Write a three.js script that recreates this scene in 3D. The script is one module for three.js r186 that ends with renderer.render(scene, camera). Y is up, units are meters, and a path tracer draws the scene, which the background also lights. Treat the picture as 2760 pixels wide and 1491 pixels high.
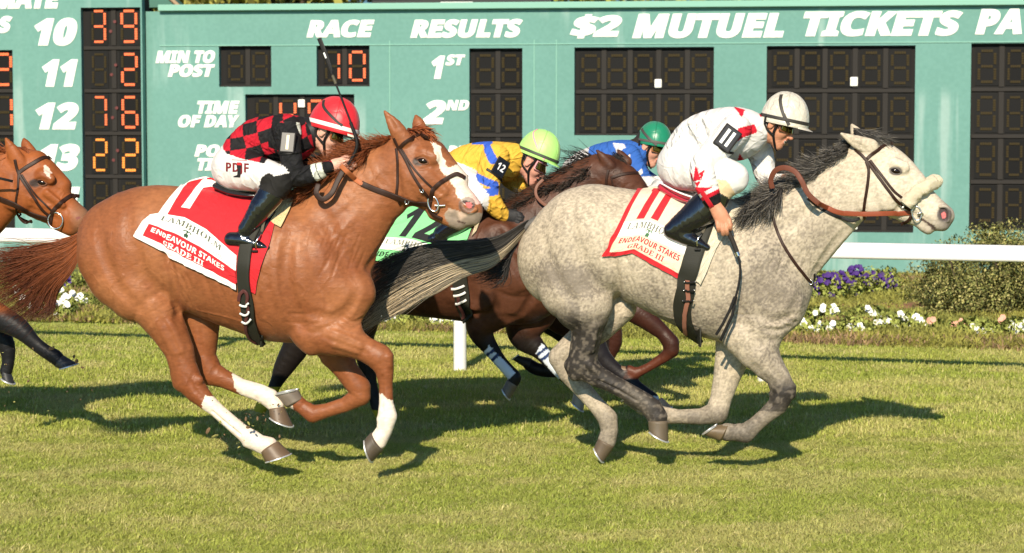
import * as THREE from 'three';
import { mergeGeometries } from 'three/addons/utils/BufferGeometryUtils.js';
import { RoundedBoxGeometry } from 'three/addons/geometries/RoundedBoxGeometry.js';
import { TextGeometry } from 'three/addons/geometries/TextGeometry.js';
import { FontLoader } from 'three/addons/loaders/FontLoader.js';
import { Sky } from 'three/addons/objects/Sky.js';

// ---------- camera, sky, sun, exposure ----------
const scene = new THREE.Scene();
const IMG_W = 2760, IMG_H = 1491, FOCAL = 6240, EYE = new THREE.Vector3(0, 2.07, 13), PITCH = THREE.MathUtils.degToRad(4.08);
const camera = new THREE.PerspectiveCamera(2 * THREE.MathUtils.radToDeg(Math.atan(IMG_H / 2 / FOCAL)), IMG_W / IMG_H, 0.1, 2000);
camera.position.copy(EYE);
camera.lookAt(0, EYE.y - Math.sin(PITCH) * 10, EYE.z - Math.cos(PITCH) * 10);
camera.focus = 13.1;
camera.userData.fStop = 5.6;
const renderer = new THREE.WebGLRenderer({ antialias: true });
renderer.toneMapping = THREE.LinearToneMapping;
renderer.toneMappingExposure = 1.32;
renderer.shadowMap.enabled = true;
const SUN = new THREE.Vector3(-0.30, 1, 1.72).normalize();
const sky = new Sky();
sky.name = 'sky';
sky.scale.setScalar(1000);
sky.userData = { kind: 'structure', label: 'clear late afternoon sky above the racecourse' };
const su = sky.material.uniforms;
su.sunPosition.value.copy(SUN); su.turbidity.value = 3; su.rayleigh.value = 1.0; su.mieCoefficient.value = 0.004;
scene.add(sky);
scene.environmentIntensity = 0.14;
const sun = new THREE.DirectionalLight(new THREE.Color().setRGB(1, 0.86, 0.65), 4.9);
sun.position.copy(SUN).multiplyScalar(40);
sun.castShadow = true;
sun.shadow.mapSize.set(4096, 4096);
Object.assign(sun.shadow.camera, { left: -16, right: 16, top: 16, bottom: -16, near: 1, far: 120 });
scene.add(sun);

// ---------- small helpers ----------
let seedState = 7;
const rnd = () => { seedState = (seedState + 0x6d2b79f5) | 0; let t = Math.imul(seedState ^ (seedState >>> 15), 1 | seedState); t = (t + Math.imul(t ^ (t >>> 7), 61 | t)) ^ t; return ((t ^ (t >>> 14)) >>> 0) / 4294967296; };
const rr = (a, b) => a + (b - a) * rnd();
const V = (x, y, z) => new THREE.Vector3(x, y, z);
const clamp = (x, a = 0, b = 1) => Math.min(b, Math.max(a, x));
const lerp = (a, b, t) => a + (b - a) * t;
const sstep = (a, b, x) => { const t = clamp((x - a) / (b - a)); return t * t * (3 - 2 * t); };
const hash3 = (x, y, z) => { let h = Math.imul(x, 374761393) ^ Math.imul(y, 668265263) ^ Math.imul(z, 2147483647 - 1013); h = Math.imul(h ^ (h >>> 13), 1274126177); return ((h ^ (h >>> 16)) >>> 0) / 4294967296; };
function vnoise(x, y, z = 0) {
  const X = Math.floor(x), Y = Math.floor(y), Z = Math.floor(z); let fx = x - X, fy = y - Y, fz = z - Z;
  fx = fx * fx * (3 - 2 * fx); fy = fy * fy * (3 - 2 * fy); fz = fz * fz * (3 - 2 * fz);
  const m = (a, b, t) => a + (b - a) * t;
  return m(m(m(hash3(X, Y, Z), hash3(X + 1, Y, Z), fx), m(hash3(X, Y + 1, Z), hash3(X + 1, Y + 1, Z), fx), fy),
    m(m(hash3(X, Y, Z + 1), hash3(X + 1, Y, Z + 1), fx), m(hash3(X, Y + 1, Z + 1), hash3(X + 1, Y + 1, Z + 1), fx), fy), fz);
}
function fbm(x, y, z = 0, o = 4) { let s = 0, a = 0.5, n = 0; for (let i = 0; i < o; i++) { s += a * vnoise(x, y, z); n += a; a *= 0.5; x = x * 2.03 + 17.1; y = y * 2.03 + 3.7; z = z * 2.03 + 9.2; } return s / n; }
const counts = {};
const numbered = (n) => { const c = counts[n] = (counts[n] ?? -1) + 1; return c ? n + '_' + String(c).padStart(3, '0') : n; };
function tag(o, label, category, group, kind) { Object.assign(o.userData, { label }); if (category) o.userData.category = category; if (group) o.userData.group = group; if (kind) o.userData.kind = kind; return o; }
function thing(name, label, category, group) { const g = new THREE.Group(); g.name = numbered(name); scene.add(g); return tag(g, label, category, group); }
function part(name, geo, mat, parent) { const m = new THREE.Mesh(geo, mat); m.name = name; m.castShadow = m.receiveShadow = true; parent.add(m); return m; }
const lin = (r, g, b) => new THREE.Color().setRGB(r, g, b);
const std = (o) => { for (const k of Object.keys(o)) if (o[k] === undefined) delete o[k]; return new THREE.MeshPhysicalMaterial(o); };

// image-plane tracing: a ray of the photograph through a pixel of the 2760 px picture
const FW = V(0, -Math.sin(PITCH), -Math.cos(PITCH)), UPV = V(0, Math.cos(PITCH), -Math.sin(PITCH));
const ray = (px, py) => FW.clone().multiplyScalar(FOCAL).add(V(px - IMG_W / 2, 0, 0)).addScaledVector(UPV, -(py - IMG_H / 2)).normalize();
const groundAt = (px, py, y = 0) => { const d = ray(px, py); return EYE.clone().addScaledVector(d, (y - EYE.y) / d.y); };
// A vertical working plane: origin on the ground, x along U, y up, z (w) along N towards the viewer's side
class Frame {
  constructor(origin, yawDeg) {
    this.yaw = THREE.MathUtils.degToRad(yawDeg); this.O = origin.clone();
    this.U = V(Math.cos(this.yaw), 0, Math.sin(this.yaw)); this.N = V(-Math.sin(this.yaw), 0, Math.cos(this.yaw));
    this.mpp = EYE.distanceTo(origin) / FOCAL;
  }
  L(px, py, w = 0) {                                             // pixel + lateral offset (m) -> local [u, v, w]
    const d = ray(px, py), q = EYE.clone().sub(this.O), t = (w - q.dot(this.N)) / d.dot(this.N);
    q.addScaledVector(d, t); return V(q.dot(this.U), q.y, w);
  }
  side(u, v) {                                                   // local mid-plane coordinates -> traced pixel
    const p = this.O.clone().addScaledVector(this.U, u); p.y = v; p.sub(EYE);
    const z = p.dot(FW); return [IMG_W / 2 + FOCAL * p.x / z, IMG_H / 2 - FOCAL * p.dot(UPV) / z];
  }
  dir(px, py) { const d = ray(px, py); return V(d.dot(this.U), d.y, d.dot(this.N)); }
  place(o) { o.position.copy(this.O); o.rotation.y = -this.yaw; return o; }
}

// ---------- signed-distance bodies ----------
const catmull = (p0, p1, p2, p3, t) => p1.map((_, i) => 0.5 * (2 * p1[i] + (p2[i] - p0[i]) * t + (2 * p0[i] - 5 * p1[i] + 4 * p2[i] - p3[i]) * t * t + (3 * p1[i] - p0[i] - 3 * p2[i] + p3[i]) * t * t * t));
function densify(pts, n) {
  if (pts.length < 3 || n < 2) return pts;
  const out = [];
  for (let i = 0; i < pts.length - 1; i++) for (let j = 0; j < n; j++) out.push(catmull(pts[Math.max(0, i - 1)], pts[i], pts[i + 1], pts[Math.min(pts.length - 1, i + 2)], j / n));
  out.push(pts[pts.length - 1]); return out;
}
class Field {
  constructor(h) { this.h = h; this.chains = []; }
  add(pts, o = {}) { this.chains.push({ pts: densify(pts, o.n ?? 3), k: o.k ?? 0.03, tag: o.tag ?? 0, sub: !!o.sub }); return this; }
  build() {
    const h = this.h, lo = [1e9, 1e9, 1e9], hi = [-1e9, -1e9, -1e9];
    for (const c of this.chains) if (!c.sub) for (const p of c.pts) { const r = Math.max(p[3], p[4]) + 6 * h; for (let i = 0; i < 3; i++) { lo[i] = Math.min(lo[i], p[i] - (i == 2 ? p[4] + 6 * h : r)); hi[i] = Math.max(hi[i], p[i] + (i == 2 ? p[4] + 6 * h : r)); } }
    const n = lo.map((l, i) => Math.ceil((hi[i] - l) / h) + 1), [nx, ny, nz] = n, sx = 1, sy = nx, sz = nx * ny;
    const D = new Float32Array(nx * ny * nz).fill(9), G = new Uint8Array(D.length);
    Object.assign(this, { lo, n, D, G });
    for (const c of this.chains) {
      const m = c.k + 5 * h, blo = [1e9, 1e9, 1e9], bhi = [-1, -1, -1], boxes = [];
      const S = c.pts.length > 1 ? c.pts.slice(1).map((b, i) => [c.pts[i], b]) : [[c.pts[0], c.pts[0]]];
      for (const [A, B] of S) {
        const r = Math.max(A[3], B[3]) + m, rw = Math.max(A[4], B[4]) + m, bx = [];
        for (let i = 0; i < 3; i++) { const R = i == 2 ? rw : r; const a = Math.max(0, Math.floor((Math.min(A[i], B[i]) - R - lo[i]) / h)), b = Math.min(n[i] - 1, Math.ceil((Math.max(A[i], B[i]) + R - lo[i]) / h)); bx.push(a, b); blo[i] = Math.min(blo[i], a); bhi[i] = Math.max(bhi[i], b); }
        boxes.push(bx);
      }
      const tx = bhi[0] - blo[0] + 1, ty = bhi[1] - blo[1] + 1, tz = bhi[2] - blo[2] + 1;
      if (tx <= 0 || ty <= 0 || tz <= 0) continue;
      const T = new Float32Array(tx * ty * tz).fill(9);
      S.forEach(([A, B], si) => {
        const [x0, x1, y0, y1, z0, z1] = boxes[si], ax = A[0], ay = A[1], az = A[2], bx = B[0] - ax, by = B[1] - ay, bz = B[2] - az, L2 = bx * bx + by * by + bz * bz || 1e-9;
        for (let k = z0; k <= z1; k++) { const qz = lo[2] + k * h - az;
          for (let j = y0; j <= y1; j++) { const qy = lo[1] + j * h - ay; let o = (k - blo[2]) * tx * ty + (j - blo[1]) * tx + x0 - blo[0];
            for (let i = x0; i <= x1; i++, o++) { const qx = lo[0] + i * h - ax;
              let t = (qx * bx + qy * by + qz * bz) / L2; t = t < 0 ? 0 : t > 1 ? 1 : t;
              const rx = qx - t * bx, ry = qy - t * by, rz = qz - t * bz, a = A[3] + (B[3] - A[3]) * t, b = A[4] + (B[4] - A[4]) * t;
              const v2 = (rx * rx + ry * ry) / (a * a), w2 = rz * rz / (b * b), len = Math.sqrt(v2 + w2), g = Math.sqrt(v2 / (a * a) + w2 / (b * b));
              const d = g < 1e-6 ? -Math.min(a, b) : (len - 1) * len / g;
              if (d < T[o]) T[o] = d;
            } } }
      });
      const kk = Math.max(c.k, 1e-5);
      for (let k = 0; k < tz; k++) for (let j = 0; j < ty; j++) { let o = k * tx * ty + j * tx, g = (k + blo[2]) * sz + (j + blo[1]) * sy + blo[0];
        for (let i = 0; i < tx; i++, o++, g++) { const t = T[o]; if (t > 8) continue; const d = D[g];
          if (c.sub) { const a = d, b = -t, q = Math.max(kk - Math.abs(a - b), 0) / kk; D[g] = Math.max(a, b) + q * q * kk * 0.25; if (c.tag && b > a - 0.004) G[g] = c.tag; }
          else { const q = Math.max(kk - Math.abs(d - t), 0) / kk; if (t < d) G[g] = c.tag; D[g] = Math.min(d, t) - q * q * kk * 0.25; } } }
    }
    return this;
  }
  stroke(F, px, width, depth) {                                    // press (depth > 0) or raise (depth < 0) the skin along a traced line, on both flanks
    const { lo, h, n, D } = this, line = []; const d = densify(px, 5);
    for (const q of d) { const k = this.hit(F, q[0], q[1]); if (k) line.push(k.p); }
    if (line.length < 2) return this;
    for (const side of [1, -1]) {
      const b = [0, 1, 2].map((i) => { const v = line.map((p) => i === 2 ? side * p.z : p.getComponent(i)); return [Math.max(0, Math.floor((Math.min(...v) - width - lo[i]) / h)), Math.min(n[i] - 1, Math.ceil((Math.max(...v) + width - lo[i]) / h))]; });
      const tx = b[0][1] - b[0][0] + 1, ty = b[1][1] - b[1][0] + 1, tz = b[2][1] - b[2][0] + 1, T = new Float32Array(Math.max(0, tx * ty * tz)), M = line.length;
      for (let s = 0; s < M - 1; s++) {
        const A = line[s], B = line[s + 1], az = side * A.z, ex = B.x - A.x, ey = B.y - A.y, ez = side * B.z - az, L2 = ex * ex + ey * ey + ez * ez || 1e-9, fade0 = Math.min(1, Math.min(s, M - 1 - s) / (M * 0.25) + 0.15);
        const r = [[A.x, B.x], [A.y, B.y], [az, az + ez]].map((v, i) => [Math.max(b[i][0], Math.floor((Math.min(...v) - width - lo[i]) / h)), Math.min(b[i][1], Math.ceil((Math.max(...v) + width - lo[i]) / h))]);
        for (let k = r[2][0]; k <= r[2][1]; k++) for (let j = r[1][0]; j <= r[1][1]; j++) for (let i = r[0][0]; i <= r[0][1]; i++) {
          const qx = lo[0] + i * h - A.x, qy = lo[1] + j * h - A.y, qz = lo[2] + k * h - az; let t = (qx * ex + qy * ey + qz * ez) / L2; t = t < 0 ? 0 : t > 1 ? 1 : t;
          const dd = ((qx - t * ex) ** 2 + (qy - t * ey) ** 2 + (qz - t * ez) ** 2) / (width * width); if (dd < 1) { const o = ((k - b[2][0]) * ty + j - b[1][0]) * tx + i - b[0][0], w = (1 - dd) * (1 - dd) * fade0; if (w > T[o]) T[o] = w; }
        }
      }
      for (let k = 0; k < tz; k++) for (let j = 0; j < ty; j++) { let o = (k * ty + j) * tx, g = (k + b[2][0]) * n[0] * n[1] + (j + b[1][0]) * n[0] + b[0][0]; for (let i = 0; i < tx; i++, o++, g++) if (T[o]) D[g] += depth * T[o]; }
    }
    return this;
  }
  at(x, y, z) {
    const { lo, h, n, D } = this, fx = (x - lo[0]) / h, fy = (y - lo[1]) / h, fz = (z - lo[2]) / h, i = Math.floor(fx), j = Math.floor(fy), k = Math.floor(fz);
    if (i < 0 || j < 0 || k < 0 || i >= n[0] - 1 || j >= n[1] - 1 || k >= n[2] - 1) return 9;
    const a = fx - i, b = fy - j, c = fz - k, sy = n[0], sz = n[0] * n[1], o = k * sz + j * sy + i;
    const l = (p, q, t) => p + (q - p) * t;
    return l(l(l(D[o], D[o + 1], a), l(D[o + sy], D[o + sy + 1], a), b), l(l(D[o + sz], D[o + sz + 1], a), l(D[o + sz + sy], D[o + sz + sy + 1], a), b), c);
  }
  grad(p) { const e = this.h * 1.5; return V(this.at(p.x + e, p.y, p.z) - this.at(p.x - e, p.y, p.z), this.at(p.x, p.y + e, p.z) - this.at(p.x, p.y - e, p.z), this.at(p.x, p.y, p.z + e) - this.at(p.x, p.y, p.z - e)).normalize(); }
  hit(F, px, py, from = 0.6, to = -0.35) {                         // first surface point met by the sight line
    const a = F.L(px, py, from), b = F.L(px, py, to), steps = Math.ceil((from - to) / (this.h * 0.7)), p = V(0, 0, 0);
    let last = 9;
    for (let i = 0; i <= steps; i++) { p.lerpVectors(a, b, i / steps); const d = this.at(p.x, p.y, p.z); if (d < 0) { if (last < 8) p.lerpVectors(a, b, (i - (-d) / (last - d + 1e-9)) / steps); return { p: p.clone(), n: this.grad(p) }; } last = d; }
    return null;
  }
  mesh() {                                                        // surface nets; returns { pos, nor, tag, quads }
    const { lo, h, n, D, G } = this, [nx, ny, nz] = n, sy = nx, sz = nx * ny, id = new Int32Array(D.length).fill(-1), pos = [], nor = [], tg = [];
    const off = [0, 1, sy, sy + 1, sz, sz + 1, sz + sy, sz + sy + 1], E = [[0, 1], [2, 3], [4, 5], [6, 7], [0, 2], [1, 3], [4, 6], [5, 7], [0, 4], [1, 5], [2, 6], [3, 7]];
    for (let k = 1; k < nz - 2; k++) for (let j = 1; j < ny - 2; j++) for (let i = 1; i < nx - 2; i++) {
      const o = k * sz + j * sy + i, d0 = D[o]; if (d0 > 4 * h || d0 < -4 * h) continue;
      let m = 0; for (let c = 0; c < 8; c++) if (D[o + off[c]] < 0) m |= 1 << c;
      if (m === 0 || m === 255) continue;
      let x = 0, y = 0, z = 0, q = 0;
      for (const [a, b] of E) { if ((m >> a & 1) === (m >> b & 1)) continue; const da = D[o + off[a]], db = D[o + off[b]], t = da / (da - db);
        x += (a & 1) + ((b & 1) - (a & 1)) * t; y += (a >> 1 & 1) + ((b >> 1 & 1) - (a >> 1 & 1)) * t; z += (a >> 2) + ((b >> 2) - (a >> 2)) * t; q++; }
      x /= q; y /= q; z /= q;
      id[o] = tg.length; pos.push(lo[0] + (i + x) * h, lo[1] + (j + y) * h, lo[2] + (k + z) * h);
      let gx = 0, gy = 0, gz = 0;
      for (let c = 0; c < 8; c++) { const w = ((c & 1) ? x : 1 - x) * ((c >> 1 & 1) ? y : 1 - y) * ((c >> 2) ? z : 1 - z), p = o + off[c]; gx += w * (D[p + 1] - D[p - 1]); gy += w * (D[p + sy] - D[p - sy]); gz += w * (D[p + sz] - D[p - sz]); }
      const l = Math.hypot(gx, gy, gz) || 1; nor.push(gx / l, gy / l, gz / l);
      const near = o + (x > 0.5 ? 1 : 0) + (y > 0.5 ? sy : 0) + (z > 0.5 ? sz : 0); tg.push(G[near]);
    }
    const quads = [];
    for (let k = 2; k < nz - 2; k++) for (let j = 2; j < ny - 2; j++) for (let i = 2; i < nx - 2; i++) {
      const o = k * sz + j * sy + i; if (id[o] < 0 && D[o] > 4 * h) continue; const s = D[o] < 0;
      const f = (e, u, v) => { if (s === (D[o + e] < 0)) return; const a = id[o], b = id[o - u], c = id[o - u - v], d = id[o - v]; if (a < 0 || b < 0 || c < 0 || d < 0) return; s ? quads.push(a, b, c, d) : quads.push(a, d, c, b); };
      f(1, sy, sz); f(sy, sz, 1); f(sz, 1, sy);
    }
    return { pos, nor, tag: tg, quads };
  }
}
// turns a field into one geometry per tag group; colour(u, v, w, tag, nx, ny, nz) gives linear rgb
function skin(field, groups, colour, retag) {
  const m = field.mesh(); if (retag) for (let v = 0; v < m.tag.length; v++) m.tag[v] = retag(m.pos[3 * v], m.pos[3 * v + 1], m.pos[3 * v + 2], m.tag[v]);
  const out = groups.map(() => ({ map: new Map(), p: [], n: [], c: [], uv: [], idx: [] })), gi = {};
  groups.forEach((g, i) => g.forEach((t) => { gi[t] = i; }));
  for (let q = 0; q < m.quads.length; q += 4) {
    const id = [0, 1, 2, 3].map((i) => m.quads[q + i]), g = out[gi[m.tag[id[0]]] ?? 0];
    const loc = id.map((v) => { let l = g.map.get(v); if (l === undefined) { l = g.map.size; g.map.set(v, l); const x = m.pos[3 * v], y = m.pos[3 * v + 1], z = m.pos[3 * v + 2]; g.p.push(x, y, z); g.n.push(m.nor[3 * v], m.nor[3 * v + 1], m.nor[3 * v + 2]); g.uv.push(x + z * 0.35, y + z * 0.2); g.c.push(...colour(x, y, z, m.tag[v], m.nor[3 * v], m.nor[3 * v + 1], m.nor[3 * v + 2])); } return l; });
    g.idx.push(loc[0], loc[1], loc[2], loc[0], loc[2], loc[3]);
  }
  return out.map((g) => { const b = new THREE.BufferGeometry(); b.setAttribute('position', new THREE.Float32BufferAttribute(g.p, 3)); b.setAttribute('normal', new THREE.Float32BufferAttribute(g.n, 3)); b.setAttribute('color', new THREE.Float32BufferAttribute(g.c, 3)); b.setAttribute('uv', new THREE.Float32BufferAttribute(g.uv, 2)); b.setIndex(g.idx); return b; });
}

// ---------- other shape helpers ----------
function grid(nu, nv, f) {                                         // indexed sheet, f(s, t) -> Vector3
  const p = [], uv = [], ix = [];
  for (let j = 0; j <= nv; j++) for (let i = 0; i <= nu; i++) { const q = f(i / nu, j / nv); p.push(q.x, q.y, q.z); uv.push(i / nu, 1 - j / nv); }
  for (let j = 0; j < nv; j++) for (let i = 0; i < nu; i++) { const a = j * (nu + 1) + i; ix.push(a, a + nu + 1, a + 1, a + 1, a + nu + 1, a + nu + 2); }
  const g = new THREE.BufferGeometry(); g.setAttribute('position', new THREE.Float32BufferAttribute(p, 3)); g.setAttribute('uv', new THREE.Float32BufferAttribute(uv, 2)); g.setIndex(ix); g.computeVertexNormals(); return g;
}
// sweep a rounded flat section along points with normals
function sweep(P, N, width, thick, closed = false, taper) {
  const M = P.length, K = 8, pos = [], uv = [], ix = []; let len = 0;
  for (let i = 0; i < M; i++) {
    const T = P[Math.min(M - 1, i + 1)].clone().sub(P[Math.max(0, i - 1)]).normalize(), S = T.clone().cross(N[i]).normalize(), n = S.clone().cross(T).normalize();
    if (i) len += P[i].distanceTo(P[i - 1]);
    const w = (Array.isArray(width) ? width[i] : width) * (taper ? taper(i / (M - 1)) : 1), th = thick * (taper ? taper(i / (M - 1)) : 1);
    for (let k = 0; k <= K; k++) { const a = k / K * Math.PI * 2 + Math.PI / 8, c = Math.cos(a), s = Math.sin(a), e = (x) => Math.sign(x) * Math.pow(Math.abs(x), 0.55); const q = P[i].clone().addScaledVector(S, e(c) * w / 2).addScaledVector(n, e(s) * th / 2); pos.push(q.x, q.y, q.z); uv.push(len, k / K * (w + th) * 2); }
  }
  for (let i = 0; i < M - 1; i++) for (let k = 0; k < K; k++) { const a = i * (K + 1) + k, b = a + K + 1; ix.push(a, b, a + 1, a + 1, b, b + 1); }
  if (!closed) for (const [i, f] of [[0, 1], [M - 1, 0]]) for (let k = 1; k < K - 1; k++) { const a = i * (K + 1); f ? ix.push(a, a + k, a + k + 1) : ix.push(a, a + k + 1, a + k); }
  const g = new THREE.BufferGeometry(); g.setAttribute('position', new THREE.Float32BufferAttribute(pos, 3)); g.setAttribute('uv', new THREE.Float32BufferAttribute(uv, 2)); g.setIndex(ix); g.computeVertexNormals(); return g;
}
// a strap traced in the picture; [px, py] lies on the body, [px, py, w] hangs at lateral offset w (m)
function strapGeo(F, field, pts, width, thick, lift = 0.0) {
  const dense = [], n = 6, full = pts.map((p) => [p[0], p[1]]), hang = pts.map((p) => p[2]);
  for (let i = 0; i < pts.length - 1; i++) for (let j = 0; j < n; j++) dense.push([catmull(full[Math.max(0, i - 1)], full[i], full[i + 1], full[Math.min(pts.length - 1, i + 2)], j / n), i, j / n]);
  dense.push([full[full.length - 1], pts.length - 2, 1]);
  const P = [], N = [];
  for (const [q, i, t] of dense) {
    const a = hang[i], b = hang[i + 1]; let P1 = null, N1 = V(0, 0, 1);
    const drape = () => { const h = field.hit(F, q[0], q[1]); if (h) return h; return { p: P.length ? F.L(q[0], q[1], P[P.length - 1].z) : F.L(q[0], q[1], 0), n: V(0, 0, 1) }; };
    if (a === undefined && b === undefined) { const h = drape(); P1 = h.p.clone().addScaledVector(h.n, thick / 2 + lift); N1 = h.n; }
    else if (a !== undefined && b !== undefined) P1 = F.L(q[0], q[1], lerp(a, b, t));
    else { const e = a === undefined ? full[i] : full[i + 1], h = field.hit(F, e[0], e[1]), w = h ? h.p.z + thick : 0; P1 = F.L(q[0], q[1], a === undefined ? lerp(w, b, t) : lerp(a, w, t)); const hh = field.hit(F, q[0], q[1]); if (hh && hh.p.z > P1.z - thick) { P1 = hh.p.clone().addScaledVector(hh.n, thick); N1 = hh.n; } }
    P.push(P1); N.push(N1);
  }
  for (let s = 0; s < 2; s++) for (let i = 1; i < N.length - 1; i++) N[i] = N[i].clone().multiplyScalar(2).add(N[i - 1]).add(N[i + 1]).normalize();
  return sweep(P, N, width, thick);
}
function tube(pts, r, seg = 24, rad = 8) { return new THREE.TubeGeometry(new THREE.CatmullRomCurve3(pts), seg, r, rad, false); }
// many tapered hairs in one geometry: each { p: [Vector3...], r, c: [r,g,b], c2 }
function hairGeo(list) {
  const pos = [], nor = [], col = [], ix = []; let base = 0;
  for (const { p, r, c, c2 } of list) {
    const M = p.length;
    for (let i = 0; i < M; i++) {
      const T = p[Math.min(M - 1, i + 1)].clone().sub(p[Math.max(0, i - 1)]).normalize(), A = Math.abs(T.z) < 0.9 ? V(0, 0, 1) : V(0, 1, 0), S = T.clone().cross(A).normalize(), B = S.clone().cross(T), t = i / (M - 1), R = r * (1 - 0.85 * t * t);
      for (let k = 0; k < 3; k++) { const a = k / 3 * 6.2832 + 0.5, d = S.clone().multiplyScalar(Math.cos(a)).addScaledVector(B, Math.sin(a)); pos.push(p[i].x + d.x * R, p[i].y + d.y * R, p[i].z + d.z * R); nor.push(d.x, d.y, d.z); const e = c2 ? t : 0; col.push(lerp(c[0], (c2 ?? c)[0], e), lerp(c[1], (c2 ?? c)[1], e), lerp(c[2], (c2 ?? c)[2], e)); }
    }
    for (let i = 0; i < M - 1; i++) for (let k = 0; k < 3; k++) { const a = base + i * 3 + k, b = base + i * 3 + (k + 1) % 3; ix.push(a, a + 3, b, b, a + 3, b + 3); }
    base += M * 3;
  }
  const g = new THREE.BufferGeometry(); g.setAttribute('position', new THREE.Float32BufferAttribute(pos, 3)); g.setAttribute('normal', new THREE.Float32BufferAttribute(nor, 3)); g.setAttribute('color', new THREE.Float32BufferAttribute(col, 3)); g.setIndex(ix); return g;
}
function paint(w, h, draw, srgb = true) {
  const c = document.createElement('canvas'); c.width = w; c.height = h; draw(c.getContext('2d'), w, h);
  const t = new THREE.CanvasTexture(c); if (srgb) t.colorSpace = THREE.SRGBColorSpace; t.wrapS = t.wrapT = THREE.RepeatWrapping; t.anisotropy = 8; return t;
}
function bumpTex(n, f) {                                           // grey tile in [0,1], f(x, y) periodic by nature or noisy enough
  const d = new Float32Array(n * n * 4); for (let y = 0; y < n; y++) for (let x = 0; x < n; x++) { const v = clamp(f(x / n, y / n)), o = (y * n + x) * 4; d[o] = d[o + 1] = d[o + 2] = v; d[o + 3] = 1; }
  const t = new THREE.DataTexture(d, n, n, THREE.RGBAFormat, THREE.FloatType); t.wrapS = t.wrapT = THREE.MirroredRepeatWrapping; t.magFilter = THREE.LinearFilter; t.minFilter = THREE.LinearMipmapLinearFilter; t.generateMipmaps = true; t.needsUpdate = true; return t;
}
const scaled = (t, sx, sy) => { const c = t.clone(); c.repeat.set(sx, sy); c.needsUpdate = true; return c; };
const poly = (pts) => (x, y) => { let c = false; for (let i = 0, j = pts.length - 1; i < pts.length; j = i++) { const [a, b] = pts[i], [d, e] = pts[j]; if ((b > y) !== (e > y) && x < (d - a) * (y - b) / (e - b) + a) c = !c; } return c; };
// ================= SETTING =================
const font = await new FontLoader().loadAsync('fonts/droid/droid_sans_bold.typeface.json');
// ---- turf ----
const turfTex = paint(1024, 1024, (g, w, h) => {
  const im = g.createImageData(w, h);
  for (let y = 0; y < h; y++) for (let x = 0; x < w; x++) {
    const u = Math.min(x, w - x) / w, v = Math.min(y, h - y) / h;
    const a = fbm(u * 9, v * 9, 1, 5), b = fbm(u * 60, v * 90, 4, 3), c = fbm(u * 240, v * 300, 8, 2), s = sstep(0.45, 0.7, fbm(u * 22, v * 22, 3, 4));
    const t = a * 0.35 + b * 0.4 + c * 0.5 - 0.12, o = (y * w + x) * 4;
    im.data[o] = clamp(110 + 56 * t + 22 * s, 0, 255); im.data[o + 1] = clamp(128 + 50 * t + 14 * s, 0, 255); im.data[o + 2] = clamp(50 + 30 * t + 14 * s, 0, 255); im.data[o + 3] = 255;
  }
  g.putImageData(im, 0, 0);
});
turfTex.wrapS = turfTex.wrapT = THREE.MirroredRepeatWrapping;
const turfBump = bumpTex(512, (x, y) => fbm(x * 70, y * 70, 2, 3));
{
  const g = new THREE.PlaneGeometry(600, 600); const uv = g.attributes.uv; for (let i = 0; i < uv.count; i++) uv.setXY(i, uv.getX(i) * 600 / 2.6, uv.getY(i) * 600 / 2.6);
  const m = new THREE.Mesh(g, std({ map: turfTex, bumpMap: turfBump, bumpScale: 0.02, roughness: 0.95 })); m.rotation.x = -Math.PI / 2; m.position.set(0, 0, -200); m.receiveShadow = true;
  m.name = 'ground'; tag(m, 'green racecourse turf under the galloping horses', null, null, 'structure'); scene.add(m);
}
// ---- rail line ----
const RA = groundAt(1240, 1005), RB = groundAt(2060, 1035), RDIR = RB.clone().sub(RA).normalize(), RSTEP = RA.distanceTo(RB), RN = V(-RDIR.z, 0, RDIR.x);
const railSide = (p) => p.clone().sub(RA).dot(RN);                // > 0 on the course side
const railYaw = -Math.atan2(RDIR.z, RDIR.x);
// ---- flower bed soil behind the rail ----
const bedTex = paint(1024, 512, (g, w, h) => {
  const im = g.createImageData(w, h);
  for (let y = 0; y < h; y++) for (let x = 0; x < w; x++) {
    const u = x / w * 14, v = y / h * 7, a = fbm(u * 0.9, v * 1.4, 5, 5), b = fbm(u * 9, v * 12, 7, 3), s = sstep(0.52, 0.62, a + 0.12 * (b - 0.5)), o = (y * w + x) * 4, k = 0.7 + 0.6 * b;
    im.data[o] = clamp(lerp(92, 150, s) * k, 0, 255); im.data[o + 1] = clamp(lerp(98, 106, s) * k, 0, 255); im.data[o + 2] = clamp(lerp(34, 78, s) * k, 0, 255); im.data[o + 3] = 255;
  }
  g.putImageData(im, 0, 0);
});
{
  const A = RA.clone().addScaledVector(RN, -3.1), g = grid(60, 24, (s, t) => { const e = (fbm(s * 22, t * 2, 1) - 0.5) * 0.8 * (t > 0.9 ? 1 : 0); const p = A.clone().addScaledVector(RDIR, lerp(-12, 14, s)).addScaledVector(RN, lerp(-9.5, 0, t) + e); p.y = 0.006 + 0.10 * Math.sin(t * Math.PI) * fbm(s * 30, t * 10, 2); return p; });
  const m = new THREE.Mesh(g, std({ map: bedTex, roughness: 1, bumpMap: turfBump, bumpScale: 0.03, side: THREE.DoubleSide })); m.receiveShadow = true; m.name = 'flower_bed_ground';
  tag(m, 'patchy soil and ground cover of the flower bed', null, null, 'structure'); scene.add(m);
}
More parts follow.
